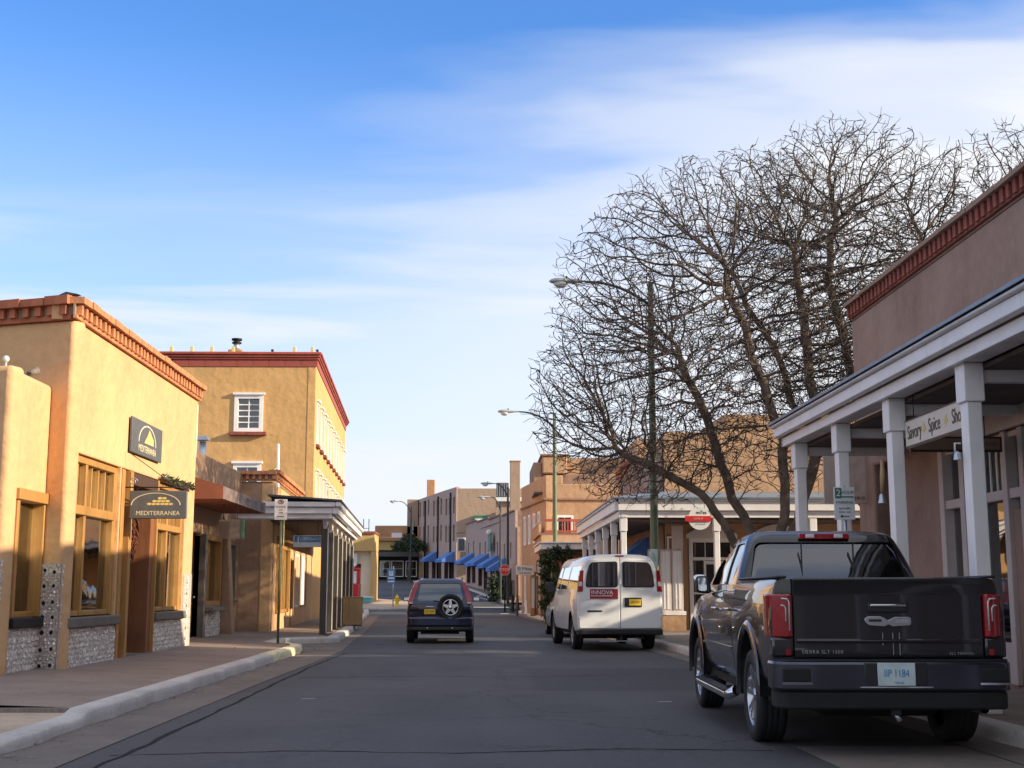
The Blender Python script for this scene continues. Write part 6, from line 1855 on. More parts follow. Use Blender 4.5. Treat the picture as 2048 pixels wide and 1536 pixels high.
def loft(stations, g=None):
    """stations: (y, half profile [(x,z)...] from bottom centre to top centre); mirrored and capped"""
    g = g or G(); rings = []
    for y, pr in stations:
        ring = [(x, y, z) for x, z in pr] + [(-x, y, z) for x, z in pr[-2:0:-1]]
        rings.append(ring)
    n = len(rings[0]); V = [p for r in rings for p in r]; fs = []
    for i in range(len(rings) - 1):
        fs += [(i * n + k, i * n + (k + 1) % n, (i + 1) * n + (k + 1) % n, (i + 1) * n + k) for k in range(n)]
    fs.append(tuple(range(n))[::-1]); fs.append(tuple((len(rings) - 1) * n + k for k in range(n)))
    return g.add(V, fs, True)


def ring_loft(rings, g=None, cn=5):
    """rings: (z, y0, y1, hw_rear, hw_front, r) rounded rectangles stacked upwards, capped"""
    g = g or G(); RR = []
    for (z, y0, y1, h0, h1, r) in rings:
        pts = []
        for (cx_, cy_, a0) in ((h1 - r, y1 - r, 0), (-(h1 - r), y1 - r, 90), (-(h0 - r), y0 + r, 180), (h0 - r, y0 + r, 270)):
            for k in range(cn + 1):
                a = R(a0 + 90 * k / cn); pts.append((cx_ + r * math.cos(a), cy_ + r * math.sin(a), z))
        RR.append(pts)
    n = len(RR[0]); V = [p for r in RR for p in r]; fs = []
    for i in range(len(RR) - 1):
        fs += [(i * n + k, i * n + (k + 1) % n, (i + 1) * n + (k + 1) % n, (i + 1) * n + k) for k in range(n)]
    fs.append(tuple(range(n))[::-1]); fs.append(tuple((len(RR) - 1) * n + k for k in range(n)))
    return g.add(V, fs, True)


def carve(g, name, mat, parent, cutters, subsurf=0, cutmat=None, bevel=0):
    """solid with openings cut out of it, returned as one plain mesh"""
    lift(g)
    for c in cutters: lift(c)
    me = g.mesh(name + '_src'); me.materials.append(mat)
    bm = bmesh.new(); bm.from_mesh(me); bmesh.ops.recalc_face_normals(bm, faces=bm.faces); bm.to_mesh(me); bm.free()
    o = bpy.data.objects.new('tmp', me); col.objects.link(o)
    if subsurf:
        m = o.modifiers.new('s', 'SUBSURF'); m.levels = subsurf; m.render_levels = subsurf
    tmp = []
    for c in cutters:
        cm = c.mesh('cut'); cm.materials.append(cutmat or mat)
        bm = bmesh.new(); bm.from_mesh(cm); bmesh.ops.recalc_face_normals(bm, faces=bm.faces); bm.to_mesh(cm); bm.free()
        co = bpy.data.objects.new('cut', cm); col.objects.link(co); tmp.append(co)
        m = o.modifiers.new('b', 'BOOLEAN'); m.object = co; m.operation = 'DIFFERENCE'; m.solver = 'EXACT'
        m.material_mode = 'TRANSFER'
    bpy.context.view_layer.update()
    dg = bpy.context.evaluated_depsgraph_get()
    res = bpy.data.meshes.new_from_object(o.evaluated_get(dg), depsgraph=dg)
    bpy.data.objects.remove(o)
    for t_ in tmp: bpy.data.objects.remove(t_)
    res.name = name
    ob = bpy.data.objects.new(name, res); col.objects.link(ob)
    ob.parent = parent; W[ob.name] = Vector((0, 0, 0))
    res.polygons.foreach_set('use_smooth', [True] * len(res.polygons))
    res.set_sharp_from_angle(angle=R(34))
    return ob


def vroot(name, label, cat):
    o = bpy.data.objects.new(name, None); col.objects.link(o); W[o.name] = Vector((0, 0, 0)); o.empty_display_size = .3
    return tag(o, label, cat)


LZ = None


def lift(g):
    if LZ: g.v = [(x, y, LZ(z)) for x, y, z in g.v]
    return g


def vtext(s, size, loc, *a, **k):
    return text(s, size, (loc[0], loc[1], LZ(loc[2]) if LZ else loc[2]), *a, **k)


def B(g, name, mat, parent, **k):
    lift(g)
    return g.build(name, mat, parent, at=(0, 0, 0), **k)


def cyl(y, z, r, x0, x1, n=40):
    g = G(); V = [(x, y + r * math.cos(2 * math.pi * k / n), z + r * math.sin(2 * math.pi * k / n)) for x in (x0, x1) for k in range(n)]
    return g.add(V, [tuple(range(n))[::-1], tuple(range(n, 2 * n))] + [(k, (k + 1) % n, n + (k + 1) % n, n + k) for k in range(n)])


def wheel(parent, x, y, r, w, rr, side, spokes=6, rim='rim', dish=.02):
    """tyre with tread grooves, alloy rim with real spokes; side=-1 left"""
    s = side
    xo = x; xi = x - s * w
    mid = (xo + xi) / 2; hw = w / 2
    prof = [(rr, -hw * .80), (rr + .02, -hw * .96), (r - .06, -hw), (r - .02, -hw * .92), (r, -hw * .72), (r, -hw * .40), (r - .008, -hw * .36), (r, -hw * .32), (r, -.01), (r - .008, 0), (r, .01), (r, hw * .32), (r - .008, hw * .36), (r, hw * .40), (r, hw * .72), (r - .02, hw * .92), (r - .06, hw), (rr + .02, hw * .96), (rr, hw * .80)]
    global LZ
    keep, LZ = LZ, None
    ty = B(G().lathe(prof, (mid, y, r), 'x', 48), 'wheel', M['rubber'], parent)
    g = G()
    xf = xo - s * dish
    g.lathe([(rr * 1.0, (xf - s * .0) - mid), (rr * .93, (xf - s * .02) - mid), (rr * .90, (xf - s * .10) - mid), (rr * .88, (xf - s * .16) - mid)], (mid, y, r), 'x', 40)
    for k in range(spokes):
        a = 2 * math.pi * (k + .25) / spokes
        for da in (-.10, .10):
            c, sn = math.cos(a + da * .5), math.sin(a + da * .5); c2, s2 = math.cos(a + da * 1.9), math.sin(a + da * 1.9)
            t1 = (-sn, c)
            V = []
            for (rad, cc, ss, wd) in ((rr * .14, c, sn, .026), (rr * .95, c2, s2, .022)):
                for xx in (xf - s * .004 - (s * .02 if rad < rr * .5 else 0), xf - s * .05):
                    for sg in (-1, 1):
                        V.append((xx, y + rad * cc - ss * wd * sg, r + rad * ss + cc * wd * sg))
            g.add(V, [(0, 1, 5, 4), (2, 6, 7, 3), (0, 4, 6, 2), (1, 3, 7, 5)])
    g.lathe([(0.001, xf - s * .012 - mid), (rr * .2, xf - s * .014 - mid), (rr * .23, xf - s * .05 - mid)], (mid, y, r), 'x', 20)
    B(g, 'rim', M[rim], ty)
    B(G().lathe([(0.02, xf - s * .13 - mid), (rr * .89, xf - s * .13 - mid)], (mid, y, r), 'x', 32), 'brake_disc', M['under'], ty)
    LZ = keep
    return ty


def windows_side(polys, x0=-1.5, x1=1.5):
    return [G().prism(rpoly(p, .05), 'x', x0, x1) for p in polys]


# ---------------- pickup
def truck():
    global LZ
    LZ = lambda z: z + .08 * max(0, min(1, (z - .42) / .2))
    t = vroot('pickup_truck', 'dark brown-grey crew cab pickup truck parked at the right kerb, nearest vehicle', 'pickup truck')
    def pf(hw, z0, z1, cr=.0):
        return [(0, z0), (hw * .84, z0), (hw * .93, z0 + .015), (hw * .975, z0 + .08), (hw * .990, z0 + .22), (hw, z0 + (z1 - z0) * .55), (hw * .996, z1 - .26), (hw * .985, z1 - .20), (hw * .965, z1 - .10), (hw * .945, z1 - .035), (hw * .925, z1 - .008), (hw * .89, z1), (0, z1 + cr)]
    st = [(.16, pf(.975, .58, 1.37)), (.17, pf(.985, .56, 1.375)), (.30, pf(.995, .50, 1.375)), (.8, pf(1.0, .48, 1.375)), (2.08, pf(1.0, .46, 1.375)),
          (2.12, pf(1.0, .46, 1.30)), (3.0, pf(1.0, .46, 1.29)), (4.0, pf(.995, .46, 1.27)), (4.3, pf(.99, .46, 1.25, .02)), (4.9, pf(.98, .48, 1.22, .03)), (5.5, pf(.95, .50, 1.15, .03)), (5.68, pf(.90, .52, 1.0)), (5.70, pf(.88, .54, .95))]
    cut = [cyl(1.22, .43, .50, .62, 1.3), cyl(1.22, .43, .50, -1.3, -.62), cyl(4.75, .43, .49, .60, 1.3), cyl(4.75, .43, .49, -1.3, -.60)]
    gr = G().bx(-1.2, -.955, 2.085, 2.110, .3, 1.5); cut.append(gr)
    for yy in (3.02, 4.12):
        cut.append(G().bx(-1.2, -.985, yy, yy + .010, .56, 1.5)); cut.append(G().bx(.985, 1.2, yy, yy + .010, .56, 1.5))
    cut.append(G().bx(-1.2, -.985, 2.14, 2.15, .62, 1.5))
    # pocket in the tail for the tailgate
    cut.append(G().bx(-.80, .80, .0, .20, .70, 1.5))
    body = carve(loft(st), 'body', M['truckpaint'], t, cut, cutmat=M['truckpaint'])
    B(G().bx(-.90, .90, .25, 5.4, .40, .56), 'underbody', M['under'], t)
    for s in (-1, 1):
        for yy in (1.22, 4.75):
            g = G(); n = 24
            V = [(x * s, yy + .495 * math.cos(math.pi * k / n), .43 + .495 * math.sin(math.pi * k / n)) for x in (.60, .985) for k in range(n + 1)]
            g.add(V, [(k, k + 1, n + 2 + k, n + 1 + k) for k in range(n)]); g.add([(.60 * s, yy + .495 * math.cos(math.pi * k / n), .43 + .495 * math.sin(math.pi * k / n)) for k in range(n + 1)], [tuple(range(n + 1))])
            B(g, 'wheel_well', M['under'], t)
            # flare lip
            g = G(); V = []
            for k in range(n + 1):
                a = math.pi * (k / n * 1.06 - .03)
                for (r_, x) in ((.492, .985), (.497, 1.022), (.545, 1.022), (.575, .998)):
                    V.append((x * s, yy + r_ * math.cos(a), .43 + r_ * math.sin(a)))
            g.add(V, [(k * 4 + j, k * 4 + j + 1, k * 4 + 5 + j, k * 4 + 4 + j) for k in range(n) for j in range(3)], True)
            B(g, 'wheel_arch', M['truckpaint'], t)
    # tailgate
    tg = B(G().prism(rpoly([(.115, .715), (.195, .715), (.195, 1.372), (.10, 1.385), (.088, 1.365), (.104, 1.33), (.118, 1.24), (.118, .80)], .012, 2), 'x', -.792, .792), 'tailgate', M['truckpaint'], t, bevel=.006)
    B(G().bx(-.17, .17, .100, .122, 1.09, 1.17), 'handle', M['plastic'], tg, bevel=.02)
    B(G().bx(-.15, .15, .085, .10, 1.14, 1.16), 'handle_pull', M['chrome'], tg, bevel=.01)
    # winged emblem bar
    em = G(); pts = rpoly([(-.20, 1.015), (-.17, .985), (-.03, .975), (0, .995), (.03, .975), (.19, .985), (.19, 1.055), (.05, 1.055), (0, 1.025), (-.05, 1.06), (-.17, 1.06), (-.20, 1.04)], .02, 3)
    em.prism(pts, 'y', .098, .112); B(em, 'emblem', M['rim'], tg, bevel=.003)
    B(G().bx(-.165, -.06, .094, .0975, 1.015, 1.035), 'emblem_slot', M['plastic'], tg); B(G().bx(.06, .17, .094, .0975, 1.005, 1.035), 'emblem_slot', M['galv'], tg)
    vtext('SIERRA SLT 1500', .042, (-.56, .110, .765), (R(90), 0, 0), M['rim'], tg, .003, space=1.15)
    vtext('ALL TERRAIN', .034, (.60, .110, .752), (R(90), 0, 0), M['rim'], tg, .003)
    for x in (-.05, .035, .09): B(G().bx(x - .0025, x + .0025, .114, .117, .74 if x > .0 else .82, .925), 'drip_stain', M['galv'], tg)
    B(G().bx(-.795, .795, .10, .24, .66, .705), 'tail_gap', M['under'], t)
    # tail lamps
    for s in (-1, 1):
        g = G().prism(rpoly([(.805 * s, .085), (.885 * s, .085), (.965 * s, .15), (1.0 * s, .25), (1.0 * s, .38), (.805 * s, .38)], .03, 3), 'z', .885, 1.245)
        l = B(g, 'tail_light', M['redlens'], t, bevel=.014)
        ring = [(s * .835, .080, .94), (s * .835, .080, 1.18), (s * .85, .080, 1.205), (s * .90, .080, 1.208)]
        B(G().tube(ring, .007, 6), 'light_strip', M['clearlens'], l)
        ring = [(s * .865, .080, 1.02), (s * .865, .080, 1.13), (s * .88, .080, 1.15), (s * .905, .080, 1.152)]
        B(G().tube(ring, .006, 6), 'light_strip', M['clearlens'], l)
        B(G().bx(min(s * .80, s * .98), max(s * .80, s * .98), .10, .36, .72, .885), 'corner_panel', M['truckpaint'], t, bevel=.02)
        B(G().bx(min(s * .83, s * .87), max(s * .83, s * .87), .094, .10, .74, .79), 'reflector', M['redlens'], t)
    # bumper
    pts = rpoly([(-1.0, .30), (-.99, .06), (-.93, -.03), (-.70, -.055), (.70, -.055), (.93, -.03), (.99, .06), (1.0, .30)], .05, 4)
    bm_ = B(G().prism(pts, 'z', .50, .695), 'bumper', M['darkchrome'], t, bevel=.025)
    B(G().prism([(x * .97, y + .015) for x, y in pts], 'z', .385, .499), 'bumper_valance', M['under'], bm_, bevel=.02)
    B(G().prism([(x * .985, y + .012) for x, y in pts], 'z', .6955, .708), 'step_pad', M['plastic'], bm_)
    for s in (-1, 1):
        B(G().bx(min(s * .70, s * .93), max(s * .70, s * .93), -.060, .0, .555, .64), 'corner_step', M['under'], bm_, bevel=.012)
        B(G().bx(min(s * .69, s * .94), max(s * .69, s * .94), -.064, -.03, .540, .552), 'step_trim', M['chrome'], bm_)
    B(G().bx(-.26, .26, -.062, -.02, .535, .685), 'plate_recess', M['plastic'], bm_, bevel=.01)
    pl = B(G().bx(-.155, .155, -.072, -.066, .535, .685), 'license_plate', M['platewhite'], bm_, bevel=.003)
    vtext('IIP 1184', .085, (0, -.0735, .605), (R(90), 0, 0), M['signblue'], pl, .001, sx=.75)
    vtext('TEXAS', .025, (.02, -.0735, .552), (R(90), 0, 0), M['signblue'], pl, .001)
    B(G().bx(-.30, .30, -.066, -.05, .523, .530), 'plate_step', M['chrome'], bm_)
    # hitch, exhaust
    B(G().prism([(.1225, .835), (.104, .84), (.100, .86), (.118, .875)], 'x', -.775, .775), 'crease', M['truckpaint'], tg, bevel=.003)
    B(G().bx(-.04, .04, -.02, .3, .34, .42), 'hitch', M['iron'], t); B(G().tube([(.0, .02, .36), (.03, .0, .29)], .022, 8), 'hitch_ball', M['galv'], t)
    B(G().tube([(.62, .9, .36), (.66, .5, .37), (.76, .08, .385)], .042, 14, cap=False), 'exhaust_pipe', M['chrome'], t)
    B(G().bx(-.55, .55, .5, .9, .28, .52), 'spare_tyre_well', M['under'], t, bevel=.1)
    B(G().bx(-.85, .85, 1.16, 1.28, .36, .50), 'rear_axle', M['under'], t)
    # greenhouse
    rings = [(1.265, 2.13, 4.38, .925, .925, .14), (1.33, 2.14, 4.28, .915, .915, .14), (1.50, 2.20, 4.00, .865, .865, .15), (1.66, 2.27, 3.70, .805, .80, .16), (1.77, 2.33, 3.48, .765, .75, .18), (1.83, 2.38, 3.36, .735, .715, .19), (1.868, 2.46, 3.22, .67, .64, .20), (1.885, 2.58, 3.05, .52, .50, .2)]
    inner = [(1.20, 2.17, 4.32, .875, .875, .12), (1.33, 2.18, 4.22, .865, .865, .12), (1.50, 2.24, 3.94, .815, .815, .13), (1.66, 2.31, 3.64, .755, .75, .14), (1.77, 2.37, 3.42, .715, .70, .16), (1.82, 2.44, 3.3, .66, .64, .17)]
    def poly_y(pts): return G().prism(rpoly(pts, .07, 5), 'y', 1.8, 2.75)
    cut = [ring_loft(inner), poly_y([(-.80, 1.335), (.80, 1.335), (.70, 1.76), (-.70, 1.76)])]
    cut += windows_side([[(2.42, 1.345), (2.98, 1.345), (3.0, 1.76), (2.50, 1.76)], [(3.07, 1.345), (3.98, 1.335), (3.60, 1.70), (3.46, 1.76), (3.09, 1.76)]])
    cut.append(G().prism([(-.80, 1.30), (.80, 1.30), (.66, 1.72), (-.66, 1.72)], 'y', 3.35, 4.6))
    cab = carve(ring_loft(rings), 'cab', M['truckpaint'], t, cut, cutmat=M['plastic'])
    gl = [(z, y0 + .018, y1 - .018, h0 - .016, h1 - .016, r) for (z, y0, y1, h0, h1, r) in rings[1:6]]
    g = ring_loft(gl); g.f = g.f[:-2]; g.sm = g.sm[:-2]
    B(g, 'window_glass', M['glass_car'], cab)
    for s in (-.26, .26):
        B(G().bx(s - .004, s + .004, 2.19, 2.23, 1.34, 1.75), 'window_divider', M['plastic'], cab)
    B(G().bx(-.86, .86, 2.2, 4.1, 1.19, 1.285), 'cabin_floor', M['seatd'], t)
    B(G().bx(-.80, .80, 3.9, 4.15, 1.28, 1.36), 'dashboard', M['seatd'], t)
    for (x, y) in ((-.38, 3.25), (.38, 3.25), (-.40, 2.52), (.40, 2.52)):
        s_ = B(G().bx(x - .24, x + .24, y, y + .12, 1.1, 1.47), 'seat', M['seatd' if y < 3 else 'seat'], t, bevel=.04)
        B(G().bx(x - .12, x + .12, y + .02, y + .10, 1.50, 1.66), 'headrest', M['seat'], s_, bevel=.04)
    B(G().bx(-.12, .12, 3.50, 3.53, 1.62, 1.69), 'rear_view_mirror', M['plastic'], t, bevel=.01)
    # high brake lamp
    cl = B(G().prism(rpoly([(-.26, 1.792), (.26, 1.792), (.25, 1.85), (-.25, 1.85)], .012, 2), 'y', 2.315, 2.46), 'brake_light', M['redlens'], cab, bevel=.006)
    for s in (-1, 1): B(G().bx(min(s * .10, s * .19), max(s * .10, s * .19), 2.306, 2.32, 1.803, 1.84), 'cargo_lamp', M['clearlens'], cl, bevel=.008)
    # rails, handles, mirrors, trim, step
    for s in (-1, 1):
        B(G().bx(min(s * .84, s * .93), max(s * .84, s * .93), .12, 2.05, 1.377, 1.40), 'bed_rail_cap', M['plastic'], t, bevel=.01)
        for yy in (3.10, 2.25):
            B(G().bx(min(s * .99, s * 1.035), max(s * .99, s * 1.035), yy, yy + .20, 1.075, 1.105), 'door_handle', M['chrome'], t, bevel=.012)
        B(G().bx(min(s * .995, s * 1.008), max(s * .995, s * 1.008), 2.18, 4.1, .70, .722), 'side_trim', M['chrome'], t)
        m = B(G().prism(rpoly([(s * .93, 1.24), (s * 1.10, 1.25), (s * 1.11, 1.44), (s * .96, 1.44)], .05, 4), 'y', 3.84, 3.96), 'mirror', M['plastic'], t, bevel=.02)
        B(G().prism(rpoly([(s * .99, 1.27), (s * 1.085, 1.275), (s * 1.09, 1.42), (s * .995, 1.42)], .03, 3), 'y', 3.832, 3.838), 'mirror_glass', M['chrome'], m)
        B(G().prism(rpoly([(s * .96, 1.32), (s * 1.12, 1.35), (s * 1.12, 1.455), (s * .98, 1.455)], .05, 4), 'y', 3.90, 3.99), 'mirror_cap', M['chrome'], m, bevel=.02)
        g = G().tube([(s * 1.01, 1.85, .40), (s * 1.06, 1.95, .36), (s * 1.06, 2.1, .35), (s * 1.06, 4.05, .35), (s * 1.05, 4.18, .37), (s * .98, 4.25, .41)], .048, 10)
        b_ = B(g, 'running_board', M['chrome'], t)
        B(G().bx(min(s * 1.0, s * 1.11), max(s * 1.0, s * 1.11), 2.0, 4.1, .383, .40), 'step_tread', M['plastic'], b_)
        for yy in (2.3, 3.8): B(G().bx(min(s * .8, s * 1.03), max(s * .8, s * 1.03), yy, yy + .06, .34, .42), 'bracket', M['under'], b_)
    # fuel door
    for (s, y) in ((-1, 1.22), (1, 1.22), (-1, 4.75), (1, 4.75)): wheel(t, s * .985, y, .412, .275, .275, s, 6)
    B(G().bx(-.85, .85, 5.66, 5.74, .62, 1.0), 'grille', M['chrome'], t, bevel=.02)
    for s in (-1, 1): B(G().bx(min(s * .66, s * .9), max(s * .66, s * .9), 5.55, 5.70, .82, 1.02), 'headlight', M['clearlens'], t, bevel=.02)
    t.location = (3.40, 10.93, 0); t.rotation_euler = (0, 0, R(-1.6)); LZ = None
    return t


truck()


# ---------------- compact SUV with a spare wheel on its tail
def suv():
    t = vroot('compact_suv', 'navy blue compact SUV with rear-mounted spare wheel driving away in the left lane', 'car')
    def pf(hw, z0, z1):
        return [(0, z0), (hw * .82, z0), (hw * .94, z0 + .03), (hw * .985, z0 + .14), (hw, z0 + .36), (hw * .992, z1 - .24), (hw * .97, z1 - .12), (hw * .94, z1 - .04), (hw * .88, z1), (0, z1)]
    st = [(.10, pf(.80, .52, .98)), (.12, pf(.83, .46, 1.02)), (.22, pf(.875, .40, 1.06)), (.6, pf(.89, .36, 1.08)), (2.6, pf(.89, .34, 1.06)), (3.2, pf(.885, .34, 1.02)), (3.5, pf(.87, .36, .98)), (4.2, pf(.82, .38, .88)), (4.42, pf(.74, .42, .74)), (4.44, pf(.70, .45, .70))]
    cut = [cyl(.86, .35, .41, .56, 1.2), cyl(.86, .35, .41, -1.2, -.56), cyl(3.48, .35, .41, .56, 1.2), cyl(3.48, .35, .41, -1.2, -.56)]
    for yy in (1.25, 2.15, 3.05): cut += [G().bx(-1.2, -.875, yy, yy + .008, .45, 1.4), G().bx(.875, 1.2, yy, yy + .008, .45, 1.4)]
    carve(loft(st), 'body', M['navypaint'], t, cut)
    B(G().bx(-.75, .75, .2, 4.2, .30, .44), 'underbody', M['under'], t)
    rings = [(1.02, .11, 3.40, .82, .84, .10), (1.10, .12, 3.25, .81, .83, .10), (1.28, .17, 2.90, .77, .78, .11), (1.44, .23, 2.58, .71, .72, .12), (1.56, .28, 2.38, .655, .66, .13), (1.63, .33, 2.28, .60, .60, .14), (1.675, .42, 2.15, .50, .50, .15)]
    inner = [(.98, .16, 3.34, .76, .78, .08), (1.28, .22, 2.84, .71, .72, .09), (1.44, .28, 2.52, .65, .66, .10), (1.56, .33, 2.32, .60, .60, .11), (1.61, .38, 2.2, .55, .55, .12)]
    cut = [ring_loft(inner), G().prism(rpoly([(-.60, 1.10), (.60, 1.10), (.52, 1.545), (-.52, 1.545)], .06, 4), 'y', -.2, .7), G().prism([(-.70, 1.10), (.70, 1.10), (.54, 1.56), (-.54, 1.56)], 'y', 2.2, 3.6)]
    cut += windows_side([[(.45, 1.12), (1.15, 1.12), (1.15, 1.53), (.60, 1.53)], [(1.25, 1.12), (2.05, 1.12), (2.0, 1.55), (1.25, 1.55)], [(2.15, 1.12), (2.95, 1.12), (2.45, 1.5), (2.12, 1.55)]])
    cab = carve(ring_loft(rings), 'cab', M['navypaint'], t, cut, cutmat=M['plastic'])
    gl = [(z, y0 + .014, y1 - .014, h0 - .012, h1 - .012, r) for (z, y0, y1, h0, h1, r) in rings[:5]]
    g = ring_loft(gl); g.f = g.f[:-2]; g.sm = g.sm[:-2]
    B(g, 'window_glass', M['glass_car'], cab)
    for s in (-1, 1):
        g = G()
        V = []
        for (z, xi, xo, y) in ((1.02, .70, .835, .085), (1.15, .675, .815, .125), (1.30, .635, .775, .175), (1.45, .59, .715, .225), (1.58, .55, .655, .275)):
            V += [(s * xi, y, z), (s * xo, y + .005, z), (s * (xo + .012), y + .12, z), (s * xi, y + .12, z)]
        g.add(V, [(k * 4 + j, k * 4 + (j + 1) % 4, k * 4 + 4 + (j + 1) % 4, k * 4 + 4 + j) for k in range(4) for j in range(4)] + [(0, 3, 2, 1), (16, 17, 18, 19)])
        l = B(g, 'tail_light', M['redlens'], t, bevel=.008)
        B(G().bx(min(s * .71, s * .81), max(s * .71, s * .81), .074, .09, 1.025, 1.06), 'reverse_lamp', M['clearlens'], l)
        m = B(G().prism(rpoly([(s * .86, 1.06), (s * 1.07, 1.07), (s * 1.08, 1.20), (s * .88, 1.18)], .03, 3), 'y', 2.62, 2.74), 'mirror', M['navypaint'], t, bevel=.015)
        B(G().bx(min(s * .90, s * 1.05), max(s * .90, s * 1.05), 2.612, 2.618, 1.09, 1.17), 'mirror_glass', M['chrome'], m)
    # tail door details
    B(G().bx(-.02, .0, .105, .12, .62, 1.06), 'door_gap', M['under'], t) if False else None
    pr = B(G().bx(-.44, -.10, .085, .105, .74, .90), 'plate_recess', M['under'], t, bevel=.012)
    pl = B(G().bx(-.41, -.12, .076, .083, .755, .885), 'license_plate', M['plateyellow'], pr, bevel=.003)
    vtext('EC 7098', .07, (-.265, .0745, .82), (R(90), 0, 0), M['brownletter'], pl, .001, sx=.9)
    B(G().bx(-.36, -.16, .07, .09, .935, .955), 'badge', M['chrome'], t, bevel=.004)
    B(G().bx(-.18, -.02, .09, .13, 1.075, 1.105), 'wiper_arm', M['plastic'], t); B(G().sphere((-.02, .07, 1.09), .03, 8, 6), 'wiper_hub', M['chrome'], t)
    # spare wheel: axis along y
    sp = G().lathe([(.20, .10), (.22, .0), (.30, -.045), (.335, -.02), (.345, .03), (.345, .13), (.32, .16)], (.27, .0, .93), 'y', 40)
    spw = B(sp, 'spare_wheel', M['rubber'], t)
    g = G().lathe([(.215, .012), (.205, -.012), (.19, -.008), (.18, .06)], (.27, .0, .93), 'y', 36)
    for k in range(5):
        a = 2 * math.pi * k / 5 + math.pi / 2; V = []
        for rad, wd in ((.05, .05), (.19, .028)):
            for yy in (.0, .04):
                for sg in (-1, 1): V.append((.27 + rad * math.cos(a) - math.sin(a) * wd * sg, yy, .93 + rad * math.sin(a) + math.cos(a) * wd * sg))
        g.add(V, [(0, 4, 5, 1), (2, 3, 7, 6), (0, 2, 6, 4), (1, 5, 7, 3)])
    g.lathe([(.001, -.01), (.055, -.008), (.06, .04)], (.27, .0, .93), 'y', 20)
    B(g, 'rim', M['chrome'], spw)
    B(G().lathe([(.01, .065), (.2, .065)], (.27, .0, .93), 'y', 24), 'hub_plate', M['under'], spw)
    # bumper
    pts = rpoly([(-.87, .40), (-.86, .10), (-.78, .0), (-.5, -.04), (.5, -.04), (.78, .0), (.86, .10), (.87, .40)], .06, 4)
    b_ = B(G().prism(pts, 'z', .44, .68), 'bumper', M['navypaint'], t, bevel=.04)
    B(G().prism([(x * .985, y + .01) for x, y in pts], 'z', .34, .438), 'bumper_lower', M['plastic'], b_, bevel=.02)
    for s in (-1, 1): B(G().sphere((s * .32, -.03, .40), .018, 8, 6), 'reflector', M['clearlens'], b_)
    B(G().bx(-.5, .5, .3, .8, .24, .34), 'exhaust_box', M['under'], t)
    for (s, y) in ((-1, .86), (1, .86), (-1, 3.48), (1, 3.48)): wheel(t, s * .885, y, .345, .21, .21, s, 5)
    for (x, y) in ((-.36, 1.95), (.36, 1.95)):
        s_ = B(G().bx(x - .22, x + .22, y, y + .12, .9, 1.34), 'seat', M['seatd'], t, bevel=.04); B(G().bx(x - .11, x + .11, y + .01, y + .09, 1.37, 1.50), 'headrest', M['seatd'], s_, bevel=.03)
    B(G().bx(-.76, .76, .25, 3.0, .9, 1.0), 'cabin_floor', M['seatd'], t); B(G().bx(-.7, .7, 2.75, 3.0, 1.0, 1.10), 'dashboard', M['seatd'], t)
    for s in (-1, 1): B(G().tube([(s * .57, .5, 1.655), (s * .58, .6, 1.70), (s * .58, 1.9, 1.70), (s * .57, 2.05, 1.65)], .014, 6), 'roof_rail', M['plastic'], t)
    t.location = (-1.13, 34.35, 0); t.rotation_euler = (0, 0, R(1.0))
    return t


suv()


def person_driver():
    """seated driver: one continuous skinned body, hair and face added"""
    bx0, by0 = -1.13 - .36, 34.35 + 2.12
    P = [(0, 0, .72), (0, 0.0, .98), (0, -.03, 1.20), (0, -.02, 1.32), (0, .0, 1.40), (0, .01, 1.52), (-.17, -.02, 1.22), (-.24, .10, 1.05), (-.16, .36, 1.10), (.17, -.02, 1.22), (.24, .10, 1.05), (.16, .36, 1.10),
         (-.10, .12, .70), (-.12, .48, .74), (-.12, .60, .42), (.10, .12, .70), (.12, .48, .74), (.12, .60, .42)]
    Ed = [(0, 1), (1, 2), (2, 3), (3, 4), (4, 5), (2, 6), (6, 7), (7, 8), (2, 9), (9, 10), (10, 11), (0, 12), (12, 13), (13, 14), (0, 15), (15, 16), (16, 17)]
    rad = [.16, .14, .13, .055, .085, .075, .065, .048, .03, .065, .048, .03, .09, .075, .05, .09, .075, .05]
    me = bpy.data.meshes.new('b'); me.from_pydata(P, Ed, [])
    o = bpy.data.objects.new('b', me); col.objects.link(o)
    o.modifiers.new('k', 'SKIN'); s = o.modifiers.new('s', 'SUBSURF'); s.levels = 2; s.render_levels = 2
    lay = me.skin_vertices[0] if me.skin_vertices else None
    if lay:
        for i, r in enumerate(rad): lay.data[i].radius = (r, r); lay.data[i].use_root = (i == 0)
    bpy.context.view_layer.update(); dg = bpy.context.evaluated_depsgraph_get()
    res = bpy.data.meshes.new_from_object(o.evaluated_get(dg), depsgraph=dg); bpy.data.objects.remove(o)
    res.name = 'body'; res.materials.clear(); res.materials.append(M['cloth']); res.materials.append(M['skin'])
    for p in res.polygons:
        p.use_smooth = True
        c = p.center
        if c.z > 1.31 or (c.y > .3 and c.z > .95): p.material_index = 1
    root = thing('person', (bx0, by0, .0), 'dark-haired driver sitting at the wheel of the navy SUV, seen from behind', 'person')
    b = bpy.data.objects.new('body', res); col.objects.link(b); b.parent = root
    h = G()
    h.sphere((0, -.015, 1.475), .115, 16, 12, (.86, 1.0, 1.08)); B_ = h.build('hair', M['hair'], None); B_.parent = root; B_.location = (0, 0, 0)
    f = G(); f.sphere((-.033, .098, 1.46), .012, 8, 6); f.sphere((.033, .098, 1.46), .012, 8, 6); e = f.build('eyes', M['black'], None); e.parent = root
    f = G().tube([(0, .09, 1.47), (0, .12, 1.435), (0, .10, 1.425)], [.010, .014, .010], 6); e = f.build('nose', M['skin'], None); e.parent = root


person_driver()


